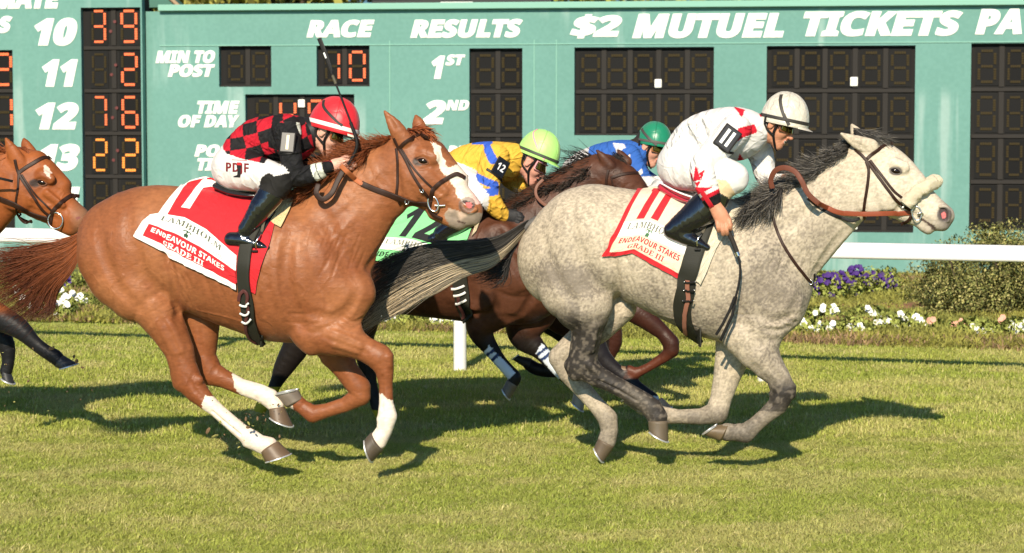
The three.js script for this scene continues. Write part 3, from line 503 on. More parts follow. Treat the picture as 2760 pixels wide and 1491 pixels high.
petunia('low white petunias beside the rail post under the dark horse', 1190, 885, 100, [[1168, 858], [1185, 862], [1208, 864], [1215, 865]], petalW, 0.14, GW);
petunia('pink petunias by the foot of the big shrub', 2590, 895, 130, [[2570, 872], [2590, 868], [2610, 874], [2500, 862], [2690, 862]], petalK, 0.12, 'pink petunias in the flower bed');
for (const [l, x, y, w, fl] of [
  ['purple petunias against the grey chest, leftmost group', 2195, 815, 110, [[2172, 798], [2190, 782], [2205, 752], [2200, 792], [2183, 762]]],
  ['purple petunias with blooms stacked upright', 2245, 815, 110, [[2240, 750], [2236, 790], [2250, 805], [2262, 732], [2248, 740], [2225, 738]]],
  ['purple petunias in the middle of their row', 2290, 808, 110, [[2290, 720], [2290, 735], [2282, 760], [2295, 790], [2280, 800], [2310, 718]]],
  ['two-flowered purple petunia group to the right of the row', 2345, 800, 90, [[2348, 742], [2330, 742], [2345, 795], [2370, 748]]],
  ['rightmost purple petunias, sparse blooms', 2390, 795, 70, [[2370, 738], [2398, 743], [2390, 772]]],
]) petunia(l, x, y, w, [...fl, ...fl.map(([a, b], i) => [a + 14 - 7 * (i % 3), b + 16 + 5 * (i % 2)])], petalP, 0.34, GP);
petunia('purple petunias behind the chestnut tail', 175, 790, 120, [[160, 760], [178, 770], [190, 750], [150, 740]], petalP, 0.26, GP);

// bits of turf thrown up by the chestnut's hind hooves
{
  const bit = new THREE.IcosahedronGeometry(0.008, 0), im = new THREE.InstancedMesh(bit, std({ color: 0xffffff, roughness: 1 }), 150), M = new THREE.Matrix4(), q = new THREE.Quaternion(), c = new THREE.Color(), F = new Frame(groundAt(640, 1300), 12);
  for (let i = 0; i < 150; i++) { const a = i < 90, p = a ? F.L(rr(560, 760), rr(1080, 1245), rr(-0.3, 0.15)) : F.L(rr(0, 260), rr(930, 1120), rr(-1.2, -0.4)), w = F.O.clone().addScaledVector(F.U, p.x).addScaledVector(F.N, p.z); w.y = Math.max(0.02, p.y); const s = Math.pow(rnd(), 3) * 1.3 + 0.25; q.setFromEuler(new THREE.Euler(rr(0, 6), rr(0, 6), rr(0, 6))); M.compose(w, q, V(s * rr(0.5, 2.6), s * 0.5, s)); im.setMatrixAt(i, M); rnd() < 0.5 ? c.setRGB(0.16, 0.10, 0.05) : c.setRGB(0.32, 0.30, 0.09); im.setColorAt(i, c); }
  im.name = 'turf_bits'; im.castShadow = im.receiveShadow = true; tag(im, 'small bits of soil and grass thrown up by the hooves', 'turf bits', null, 'stuff'); scene.add(im);
}
// ================= HORSES =================
const hairBump = bumpTex(512, (x, y) => { const a = fbm(x * 40 + 4 * fbm(x * 6, y * 6, 1, 2), y * 120, 1, 3), b = fbm(x * 7, y * 7, 5, 4); const r = 1 - Math.abs(2 * fbm(x * 5 + 2 * b, y * 3.2 + b, 9, 3) - 1); return a * 0.07 + fbm(x * 160, y * 220, 2, 2) * 0.06 + b * 0.45 + 0.4 * r * r; });
const hornMat = std({ vertexColors: true, roughness: 0.5 }), shoeMat = std({ color: lin(0.7, 0.7, 0.68), metalness: 0.6, roughness: 0.35 });
const eyeMat = std({ color: lin(0.010, 0.005, 0.003), roughness: 0.12, specularIntensity: 0.6 });
const C = (F, list, w0 = 0, flat = 0.8) => list.map(([px, py, r, b, w]) => { const p = F.L(px, py, (w ?? w0) * F.mpp); return [p.x, p.y, p.z, r * F.mpp, (b ?? r * flat) * F.mpp]; });
function hoof(F, t, [fx, fy], [bx, by], [tx, ty], [hx, hy], w, col) {     // coronet front / back, toe, heel
  const R = 20, A = F.L(fx, fy, w), B = F.L(bx, by, w), T = F.L(tx, ty, w), H = F.L(hx, hy, w), pos = [], colr = [], ix = [];
  const ring = (P, Q, k, wid) => { const c = P.clone().add(Q).multiplyScalar(0.5), d = P.clone().sub(Q).multiplyScalar(0.5 * k), l = d.length() * wid; for (let i = 0; i < R; i++) { const a = i / R * 6.2832; pos.push(c.x + d.x * Math.cos(a), c.y + d.y * Math.cos(a), c.z + l * Math.sin(a)); const s = 0.62 + 0.55 * fbm(i * 0.8, pos.length * 0.006, 3, 2) + 0.25 * fbm(i * 0.15, pos.length * 0.02, 8, 2); colr.push(col[0] * s, col[1] * s, col[2] * s); } };
  const mid = (t2) => [A.clone().lerp(T, t2), B.clone().lerp(H, t2)];
  ring(...mid(-0.10), 0.80, 0.95); for (const [t2, k] of [[0, 0.96], [0.06, 1], [0.12, 0.985], [0.4, 0.99], [0.7, 1], [0.97, 1], [1, 0.97]]) ring(...mid(t2), k, 0.98);
  const n = pos.length / 3 / R; for (let j = 0; j < n - 1; j++) for (let i = 0; i < R; i++) { const a = j * R + i, b = j * R + (i + 1) % R; ix.push(a, b, a + R, b, b + R, a + R); }
  const c0 = pos.length / 3; for (const [P, Q, s] of [[...mid(-0.12), 0], [...mid(0.94), 1]]) { const c = P.clone().add(Q).multiplyScalar(0.5); pos.push(c.x, c.y, c.z); colr.push(col[0] * 0.6, col[1] * 0.6, col[2] * 0.6); const o = s ? (n - 1) * R : 0; for (let i = 0; i < R; i++) s ? ix.push(c0 + 1, o + i, o + (i + 1) % R) : ix.push(c0, o + (i + 1) % R, o + i); }
  const g = new THREE.BufferGeometry(); g.setAttribute('position', new THREE.Float32BufferAttribute(pos, 3)); g.setAttribute('color', new THREE.Float32BufferAttribute(colr, 3)); g.setIndex(ix); g.computeVertexNormals();
  const hm = part('hoof', g, hornMat, t);
  const c = T.clone().add(H).multiplyScalar(0.5), d = T.clone().sub(H).multiplyScalar(0.5), nrm = c.clone().sub(A.clone().add(B).multiplyScalar(0.5)).projectOnPlane(d.clone().normalize()).setZ(0).normalize(), P = [], N = [];
  for (let i = 0; i <= 22; i++) { const a = lerp(-2.55, 2.55, i / 22); P.push(c.clone().addScaledVector(d, Math.cos(a) * 0.97).add(V(0, 0, d.length() * 0.95 * Math.sin(a))).addScaledVector(nrm, 0.004)); N.push(nrm); }
  part('shoe', sweep(P, N, 0.02, 0.009), shoeMat, hm);
}
function makeHorse(F, label, def) {
  const t = thing('horse', label, 'horse'); F.place(t);
  const f = new Field(def.h); for (const [pts, o] of def.chains(F)) f.add(pts, o); f.build();
  for (const [pts, w, dp] of def.strokes ?? []) f.stroke(F, pts, w, dp);
  const col = def.colour(F);
  const [g] = skin(f, [[...Array(12).keys()]], col);
  const mat = std({ vertexColors: true, roughness: def.rough ?? 0.48, specularIntensity: def.spec ?? 0.5, bumpMap: scaled(hairBump, 1.4, 1.4), bumpScale: def.bump ?? 0.009, sheen: 0.15, sheenColor: lin(1, 0.9, 0.75), sheenRoughness: 0.5 });
  part('body', g, mat, t);
  for (const h of def.hooves) hoof(F, t, ...h.slice(0, 4), h[4] * F.mpp, h[5] ?? [0.2, 0.16, 0.11]);
  for (const [px, py, r] of def.eyes ?? []) {
    const hit = f.hit(F, px, py); if (!hit) continue;
    for (const s of [1, -1]) { const e = new THREE.SphereGeometry(r * F.mpp, 24, 16); e.scale(1.15, 0.72, 0.6); e.rotateZ(-0.28); e.translate(hit.p.x, hit.p.y, s * (hit.p.z - r * F.mpp * 0.30)); part('eye', e, eyeMat, t); for (const [dy, b] of [[0.62, 1], [-0.62, -1]]) { const P = [-1, -0.6, 0, 0.6, 1].map((q) => { const a = -0.28, x = q * 1.3 * r * F.mpp, y = dy * r * F.mpp * (1 - q * q) * 1.05; return V(hit.p.x + x * Math.cos(a) - y * Math.sin(a), hit.p.y + x * Math.sin(a) + y * Math.cos(a), s * (hit.p.z + 0.001 - 0.004 * q * q)); }); part('eyelid', tube(P, (b > 0 ? 2.6 : 1.8) * F.mpp, 16, 8), std({ color: lin(...(def.lid ?? [0.14, 0.05, 0.02])), roughness: 0.6 }), t); } }
  }
  return { t, f, F, m: F.mpp };
}
const hairMat = std({ vertexColors: true, roughness: 0.42, specularIntensity: 0.7, side: THREE.DoubleSide });
// strands between traced guide lines: guides = list of polylines with equal point counts, first = top edge
function strands(F, guides, n, o) {
  const list = [], G = guides.map((g) => densify(g.map((p) => [p[0], p[1], p[2] ?? 0]), 4));
  for (let i = 0; i < n; i++) {
    const s = clamp((i + rnd()) / n), x = s * (G.length - 1), a = Math.min(G.length - 2, Math.floor(x)), fr = x - a, len = Math.floor((0.55 + 0.45 * Math.pow(rnd(), 0.6)) * (G[0].length - 1)), w = rr(-1, 1) * (o.depth ?? 20), ph = rr(0, 50), p = [], stray = rnd() < (o.stray ?? 0.06) ? rr(-1, 1) * (o.strayAmp ?? 40) : 0;
    for (let j = 0; j <= len; j += (o.step ?? 1)) { const u = j / (G[0].length - 1), lk = o.locks ?? 16, sl = clamp(lerp(s, (Math.floor(s * lk) + 0.5) / lk + 0.05 * (hash3(Math.floor(s * lk), 3, 1) - 0.5), 0.75 * u)), xl = sl * (G.length - 1), al = Math.min(G.length - 2, Math.floor(xl)), q = G[al][j].map((v, k) => lerp(v, G[al + 1][j][k], xl - al)), am = (o.wave ?? 10) * u; p.push(F.L(q[0] + am * (vnoise(ph, u * 4) - 0.5) * 2, q[1] + am * (vnoise(ph + 9, u * 4) - 0.5) * 2 + stray * u * u, (q[2] + w * (0.25 + u)) * F.mpp)); }
    if (p.length < 3) continue; const [c, c2] = o.colour(s, rnd()); list.push({ p, r: (o.r ?? 1.4) * F.mpp * rr(0.6, 1.2), c, c2 });
  }
  return hairGeo(list);
}
// hair rooted along a crest line, blown along flow vectors (px)
function crestHair(F, line, n, o) {
  const L = densify(line, 6), list = [];
  for (let i = 0; i < n; i++) {
    const s = rnd(), x = s * (L.length - 1), a = Math.min(L.length - 2, Math.floor(x)), q = L[a].map((v, k) => lerp(v, L[a + 1][k], x - a)), w = rr(-1, 1) * (o.rootW ?? 14), fl = o.flow(s), len = fl[2] * rr(0.5, 1.1) * (0.7 + 0.6 * hash3(Math.floor(s * (o.locks ?? 34)), 8, n)), lk = Math.floor(s * (o.locks ?? 34)), hl = hash3(lk, 5, n), ang = Math.atan2(fl[1], fl[0]) + (hl - 0.5) * 2 * (o.fan ?? 0.35) + rr(-1, 1) * 0.16, curl = (o.curl ?? 0.5) * rr(0.2, 1.4), ph = rr(0, 40), p = [], side = rr(0.1, 1) * (o.side ?? 30);
    let X = q[0] + rr(-3, 3), Y = q[1] + rr(-1, 1) * (o.rootY ?? 8), A = ang; const N = 9;
    for (let j = 0; j <= N; j++) { const u = j / N; p.push(F.L(X, Y, (w + side * Math.sin(u * 2.2) + q[2]) * F.mpp)); A += curl * 0.16 + (vnoise(ph, u * 5) - 0.5) * 0.25; X += Math.cos(A) * len / N; Y += Math.sin(A) * len / N; }
    const [c, c2] = o.colour(s, rnd()); list.push({ p, r: (o.r ?? 1.3) * F.mpp * rr(0.6, 1.2), c, c2 });
  }
  return hairGeo(list);
}
const mixc = (a, b, t) => [lerp(a[0], b[0], t), lerp(a[1], b[1], t), lerp(a[2], b[2], t)];
const YAW = 10;
// lines of muscle, tendon and vein on a galloping horse, traced on the chestnut and shifted for others
function relief(dx, dy, hx, hy, wrk = 1) {
  const B = (l) => l.map(([x, y]) => [x + dx, y + dy]), Hd = (l) => l.map(([x, y]) => [x + hx, y + hy]), out = [
    [B([[262, 590], [278, 680], [318, 770], [372, 832]]), 0.05, 0.010], [B([[345, 530], [352, 640], [396, 740], [446, 800]]), 0.055, 0.009],
    [B([[300, 600], [318, 690], [352, 770]]), 0.07, -0.008], [B([[400, 600], [412, 700], [440, 760]]), 0.08, -0.008],
    [B([[436, 610], [452, 690], [466, 745], [471, 800], [478, 842]]), 0.035, 0.018], [B([[870, 570], [905, 640], [936, 720], [962, 785]]), 0.055, 0.011],
    [B([[790, 610], [772, 690], [776, 780], [800, 850], [824, 900]]), 0.055, 0.014], [B([[962, 785], [938, 835], [900, 858], [850, 846]]), 0.045, 0.014],
    [B([[850, 640], [880, 720], [900, 790]]), 0.075, -0.010], [B([[815, 700], [822, 780], [840, 830]]), 0.07, -0.009], [B([[935, 800], [905, 830]]), 0.05, -0.006],
    [B([[520, 834], [600, 852], [690, 878]]), 0.013, -0.005], [B([[840, 760], [868, 800], [872, 850], [900, 880]]), 0.012, -0.004], [B([[600, 700], [660, 720], [740, 700]]), 0.06, -0.004],
    [B([[985, 850], [955, 870], [920, 852]]), 0.02, 0.010], [B([[975, 870], [945, 886], [915, 872]]), 0.016, 0.008]];
  for (let i = 0; i < 7; i++) out.push([B([[548 + i * 34, 690 + i * 6], [556 + i * 34, 760 + i * 5], [578 + i * 34, 822 + i * 7]]), 0.024, 0.0045]);
  for (let i = 0; i < 14 * wrk; i++) { const x = 880 + 110 * hash3(i, 1, 9), y = 590 + 130 * hash3(i, 2, 9); out.push([B([[x, y], [x - 8, y + 22], [x - 22, y + 44 + 20 * hash3(i, 3, 9)]]), 0.013, 0.0035]); }
  for (let i = 0; i < 12 * wrk; i++) { const x = 420 + 90 * hash3(i, 5, 9), y = 660 + 130 * hash3(i, 6, 9); out.push([B([[x, y], [x + 14, y + 22], [x + 22, y + 50]]), 0.014, 0.0035]); }
  for (let i = 0; i < 8; i++) { const x = 760 + 90 * hash3(i, 7, 9), y = 840 + 60 * hash3(i, 8, 9); out.push([B([[x, y], [x + 20, y + 6], [x + 44, y + 4]]), 0.012, 0.003]); }
  out.push([Hd([[1128, 500], [1160, 515], [1204, 540]]), 0.022, -0.007], [Hd([[1128, 524], [1172, 546], [1218, 565]]), 0.022, 0.006], [Hd([[1150, 545], [1180, 532], [1212, 522]]), 0.009, -0.004], [Hd([[1180, 532], [1196, 548]]), 0.008, -0.003],
    [Hd([[1120, 424], [1140, 416], [1160, 424]]), 0.014, -0.006], [Hd([[1118, 452], [1140, 456], [1160, 448]]), 0.012, 0.005], [Hd([[1170, 455], [1200, 490], [1235, 525]]), 0.025, 0.006], [Hd([[1110, 400], [1128, 412]]), 0.018, 0.006], [Hd([[1090, 470], [1098, 510], [1120, 548]]), 0.03, -0.006]);
  return out;
}
// ---------- chestnut, front left ----------
const FC = new Frame(groundAt(640, 1290), YAW);
const chest = makeHorse(FC, 'chestnut racehorse with white blaze and white stockings, under the rider in red and black checks', {
  h: 0.0062, rough: 0.46, spec: 0.5,
  strokes: [...relief(0, 0, 0, 0), [[[1074, 585], [1036, 650], [992, 722]], 0.04, 0.014], [[[1045, 470], [985, 540], [905, 600], [850, 640]], 0.06, 0.008], [[[1070, 440], [1076, 500], [1084, 548]], 0.022, 0.008], [[[1000, 520], [940, 590], [900, 640]], 0.05, -0.007],
    [[[430, 850], [462, 905], [490, 970]], 0.02, 0.006], [[[410, 850], [440, 905], [470, 960]], 0.03, -0.005], [[[862, 905], [920, 928], [988, 952]], 0.02, 0.006], [[[860, 880], [930, 905], [1000, 935]], 0.02, -0.004], [[[530, 870], [540, 920], [548, 960]], 0.02, 0.005], [[[500, 1010], [520, 1045], [548, 1075]], 0.018, 0.005]],
  chains: (F) => [
    [C(F, [[322, 648, 114, 100], [400, 660, 157, 128], [480, 667, 162, 119], [560, 684, 165, 124], [650, 707, 178, 134], [740, 724, 191, 138], [790, 728, 190, 128], [838, 735, 152, 104]]), { k: 0.02 }],
    [C(F, [[840, 700, 150, 100], [870, 685, 138, 92], [910, 612, 128, 74], [970, 546, 108, 58], [1033, 490, 92, 50], [1085, 448, 78, 46]]), { k: 0.035 }],
    [C(F, [[1088, 415, 52, 38], [1120, 432, 70, 45], [1140, 470, 79, 48], [1165, 496, 72, 44], [1205, 527, 57, 35], [1240, 552, 47, 31], [1262, 568, 38, 32]]), { k: 0.05 }],
    [C(F, [[1175, 408, 26, 36], [1208, 446, 22, 28], [1240, 484, 22, 22]]), { k: 0.03 }],
    [C(F, [[1242, 594, 22, 24], [1268, 584, 26, 26]]), { k: 0.02 }],
    [C(F, [[1175, 570, 24, 26], [1215, 592, 20, 22], [1238, 604, 15, 20]]), { k: 0.02 }],
    [C(F, [[1118, 490, 50, 22, 34], [1100, 505, 40, 16, 32]]), { k: 0.03 }],
    [C(F, [[1165, 425, 16, 10, 40], [1142, 412, 14, 8, 40]]), { k: 0.03 }],
    [C(F, [[1150, 470, 10, 7, 42], [1200, 515, 8, 6, 34]]), { k: 0.02 }],
    // ears
    [C(F, [[1086, 378, 25, 15, 36], [1064, 340, 19, 12, 42], [1037, 301, 4, 4, 44]]), { k: 0.012 }],
    [C(F, [[1134, 362, 22, 14, -36], [1128, 335, 17, 11, -42], [1121, 312, 4, 4, -44]]), { k: 0.012 }],
    // near hind
    [C(F, [[310, 690, 104, 72], [332, 735, 100, 74], [372, 778, 90, 74], [410, 818, 66, 62], [436, 858, 56, 53], [460, 900, 47, 44], [483, 945, 40, 34], [492, 985, 37, 29], [507, 1026, 38, 28], [530, 1056, 31, 24], [556, 1082, 24, 20], [582, 1104, 20, 17], [622, 1139, 20, 17], [655, 1167, 21, 18], [677, 1184, 26, 21], [700, 1197, 24, 20], [724, 1204, 26, 23]], 46), { k: 0.028, n: 1 }],
    [C(F, [[474, 1010, 14, 14], [484, 1032, 20, 17]], 44), { k: 0.02 }],
    // far hind
    [C(F, [[470, 770, 90, 55], [510, 815, 66, 50], [545, 855, 50, 44], [546, 910, 42, 38], [548, 960, 34, 31], [566, 1005, 35, 28], [605, 1022, 25, 22], [650, 1043, 22, 18], [700, 1059, 24, 19], [726, 1073, 26, 21], [743, 1091, 23, 20]], -50), { k: 0.028, n: 1 }],
    // near fore
    [C(F, [[872, 770, 92, 40, 62], [850, 850, 74, 46, 58], [842, 890, 56, 44, 56], [900, 905, 54, 42, 54], [950, 924, 40, 34, 52], [985, 942, 33, 28, 50], [1022, 962, 35, 29, 50], [1036, 996, 25, 22, 50], [1040, 1040, 18, 15, 50], [1041, 1085, 19, 16, 50], [1044, 1122, 26, 20, 50], [1036, 1160, 21, 18, 50], [1019, 1188, 24, 22, 50]]), { k: 0.028, n: 1 }],
    [C(F, [[815, 905, 26, 22], [840, 930, 28, 24]], 58), { k: 0.03 }],
    [C(F, [[1046, 962, 15, 18, 56], [1050, 985, 10, 14, 56]]), { k: 0.012 }], [C(F, [[1006, 984, 9, 10, 52]]), { k: 0.012 }], [C(F, [[1026, 1130, 10, 13, 50]]), { k: 0.012 }], [C(F, [[664, 1196, 9, 13, 44]]), { k: 0.012 }], [C(F, [[536, 1024, 12, 9, 60]]), { k: 0.02 }],
    [C(F, [[1031, 1015, 2.6, 4, 70], [1031, 1055, 2.6, 4, 66], [1030, 1105, 2.6, 4, 68]]), { k: 0.008, sub: true }], [C(F, [[571, 1108, 2.6, 4, 62], [610, 1142, 2.6, 4, 61], [648, 1172, 2.6, 4, 62]]), { k: 0.008, sub: true }],
    // far fore
    [C(F, [[880, 860, 80, 48], [885, 900, 62, 46], [905, 950, 46, 40], [935, 1000, 32, 28], [968, 1045, 31, 26], [972, 1067, 27, 24], [930, 1091, 20, 16], [880, 1107, 19, 16], [843, 1116, 24, 19], [815, 1097, 20, 17], [797, 1083, 22, 20]], -52), { k: 0.028, n: 1 }],
    // muscle accents
    [C(F, [[960, 790, 52, 40, 40], [930, 850, 44, 36, 44]]), { k: 0.08 }],
    [C(F, [[905, 915, 20, 9, 92], [960, 935, 14, 7, 78]]), { k: 0.03 }],
    [C(F, [[455, 880, 16, 9, 82], [480, 940, 13, 8, 72]]), { k: 0.03 }],
    // grooves
    [C(F, [[1066, 600, 9, 10, 56], [1020, 660, 8, 10, 76], [985, 705, 8, 10, 94]]), { k: 0.06, sub: true }],
    [C(F, [[450, 700, 7, 8, 136], [468, 770, 8, 9, 122], [474, 830, 10, 14, 92], [480, 850, 12, 24, 70]]), { k: 0.035, sub: true }],
    [C(F, [[765, 660, 5, 7, 143], [768, 740, 6, 7, 147], [780, 820, 6, 7, 139], [800, 880, 7, 9, 121]]), { k: 0.06, sub: true }],
    [C(F, [[985, 850, 8, 10, 86], [950, 870, 7, 10, 96], [915, 845, 6, 7, 104]]), { k: 0.05, sub: true }],
    [C(F, [[1252, 545, 5, 5, 33], [1262, 548, 8, 6, 33], [1272, 553, 9, 6, 30]]), { k: 0.008, sub: true, tag: 5 }],
    [C(F, [[1246, 552, 6, 5, 32], [1252, 566, 6, 6, 32], [1268, 572, 6, 6, 31], [1282, 564, 6, 6, 27]]), { k: 0.012 }],
    [C(F, [[1264, 551, 11, 6, -36]]), { k: 0.008, sub: true, tag: 5 }],
    [C(F, [[1205, 586, 2.4, 5, 31], [1225, 596, 2.4, 5, 31], [1250, 604, 2.2, 5, 29]]), { k: 0.005, sub: true, tag: 6 }],
    [C(F, [[1062, 345, 8, 6, 58], [1050, 320, 5, 5, 54]]), { k: 0.01, sub: true }],
  ],
  colour: (F) => {
    const blaze = poly([[1160, 372], [1178, 400], [1188, 425], [1192, 452], [1212, 480], [1232, 505], [1240, 530], [1252, 545], [1262, 552], [1285, 545], [1310, 560], [1320, 520], [1240, 440], [1215, 452], [1200, 425], [1192, 395]]);
    const lip = poly([[1200, 575], [1216, 560], [1262, 572], [1300, 575], [1320, 560], [1320, 620], [1230, 640]]);
    const sockN = poly([[552, 1118], [574, 1060], [640, 1080], [800, 1190], [740, 1270], [640, 1240]]), sockF = poly([[612, 995], [618, 1030], [628, 1060], [700, 1120], [780, 1120], [780, 1040], [700, 1010]]), sockN2 = poly([[1018, 1020], [1030, 1050], [1064, 1068], [1090, 1100], [1090, 1260], [980, 1260], [1000, 1100]]);
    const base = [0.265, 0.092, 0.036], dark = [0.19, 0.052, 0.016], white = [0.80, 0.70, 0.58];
    return (u, v, w, tg, nx, ny, nz) => {
      const [px, py] = F.side(u, v), n = fbm(u * 9, v * 9, w * 9, 4), s = fbm(u * 60, v * 60, w * 60, 2), m = fbm(u * 3, v * 3, 2 + w, 3), jx = (fbm(u * 55, v * 55, 3, 2) - 0.5) * 9, jy = (fbm(u * 55, v * 55, 8, 2) - 0.5) * 9;
      const X = px + jx, Y = py + jy;
      let c = mixc(base, [0.335, 0.128, 0.052], sstep(0.4, 0.65, m)); c = mixc(c, dark, sstep(0.52, 0.7, n) * 0.35);
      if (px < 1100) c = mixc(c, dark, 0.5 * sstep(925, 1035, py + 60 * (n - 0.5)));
      if (tg === 6) return [0.08, 0.05, 0.04]; if (tg === 5) return Math.hypot(px - 1268, py - 553) < 9 ? [0.62, 0.14, 0.13] : [0.06, 0.035, 0.03];
      const inS = px < 800 ? (w > 0 ? sockN(X, Y) : sockF(X, Y)) : (w > 0 ? sockN2(X, Y) : false);
      if (inS) { c = mixc(white, [0.74, 0.58, 0.45], sstep(0.5, 0.7, n) * 0.5); }
      if (px > 1060) { const dn = Math.hypot(px - 1264, py - 552); if (blaze(X, Y) ) c = mixc(white, [0.75, 0.42, 0.36], sstep(1245, 1290, px) * 0.8); else if (lip(X, Y)) c = mixc([0.28, 0.22, 0.17], [0.55, 0.40, 0.30], sstep(0.45, 0.6, n)); if (dn < 22 && dn > 8) c = mixc(c, [0.16, 0.12, 0.10], 0.7); const de = Math.hypot((px - 1139) / 1.4, py - 434); if (de < 15) c = mixc([0.03, 0.015, 0.01], c, sstep(9, 15, de)); }
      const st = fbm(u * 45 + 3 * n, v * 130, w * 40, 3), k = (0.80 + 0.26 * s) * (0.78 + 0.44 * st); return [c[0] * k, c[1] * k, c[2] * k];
    };
  },
  hooves: [
    [[750, 1190], [703, 1219], [782, 1223], [716, 1244], 46, [0.13, 0.085, 0.05]], [[766, 1096], [724, 1101], [789, 1149], [728, 1121], -50, [0.12, 0.08, 0.048]],
    [[1032, 1216], [1000, 1165], [1004, 1245], [986, 1181], 50, [0.085, 0.066, 0.046]], [[771, 1097], [817, 1074], [743, 1064], [803, 1052], -52, [0.16, 0.13, 0.1]]],
  eyes: [[1139, 434, 13]],
});
{
  const { t, F } = chest, c1 = [0.13, 0.030, 0.010], c2 = [0.30, 0.085, 0.025];
  part('tail', strands(F, [
    [[238, 612], [190, 640], [120, 662], [30, 672], [-70, 676]],
    [[236, 625], [180, 662], [110, 690], [20, 715], [-70, 730]],
    [[232, 640], [180, 690], [110, 725], [30, 775], [-60, 830]],
    [[228, 655], [185, 710], [120, 765], [70, 830], [10, 860]],
    [[224, 670], [195, 725], [150, 790], [150, 840], [100, 862]]], 2400, { depth: 30, wave: 20, r: 1.0, stray: 0.14, strayAmp: 80, colour: (s, r) => { const k = 0.6 + 0.8 * r; return [c2.map((v) => v * k * 0.9), mixc(c1, [0.035, 0.011, 0.006], 0.3 + 0.6 * s).map((v) => v * k)]; } }), hairMat, t);
  part('tail_dock', new THREE.TubeGeometry(new THREE.CatmullRomCurve3([F.L(262, 600, 0), F.L(240, 616, 0), F.L(222, 630, 0), F.L(205, 642, 0)]), 16, 11 * F.mpp, 10, false), std({ color: lin(...c1), roughness: 0.6 }), t);
  part('mane', mergeGeometries([
    crestHair(F, [[1062, 372, 0], [1009, 397, 0], [966, 415, 0], [923, 440, 0], [880, 475, 0], [838, 512, 0], [800, 535, 0]], 2600, { rootW: 14, r: 0.85, flow: (s) => [-1, lerp(0.0, 0.16, s), lerp(84, 72, s)], fan: 0.3, curl: 0.2, side: 34, rootY: 7, colour: (s, r) => { const k = 0.55 + 0.9 * r; return [c1.map((v) => v * k), c2.map((v) => v * k * 0.8)]; } }),
    crestHair(F, [[1000, 400, 0], [900, 455, 0], [815, 525, 0]], 1300, { rootW: 20, r: 0.85, flow: (s) => [-0.8, 0.75, 78], fan: 0.4, curl: 0.4, side: 65, rootY: 12, colour: (s, r) => { const k = 0.55 + 0.9 * r; return [c1.map((v) => v * k), c2.map((v) => v * k * 0.8)]; } })]), hairMat, t);
  part('forelock', crestHair(F, [[1098, 350, 0], [1130, 348, -10], [1140, 355, 0]], 260, { rootW: 18, flow: () => [0.8, 0.25, 60], fan: 0.9, curl: 0.6, side: 20, rootY: 6, colour: (s, r) => [c1.map((v) => v * (0.7 + r)), c2.map((v) => v * (0.6 + r))] }), hairMat, t);
}
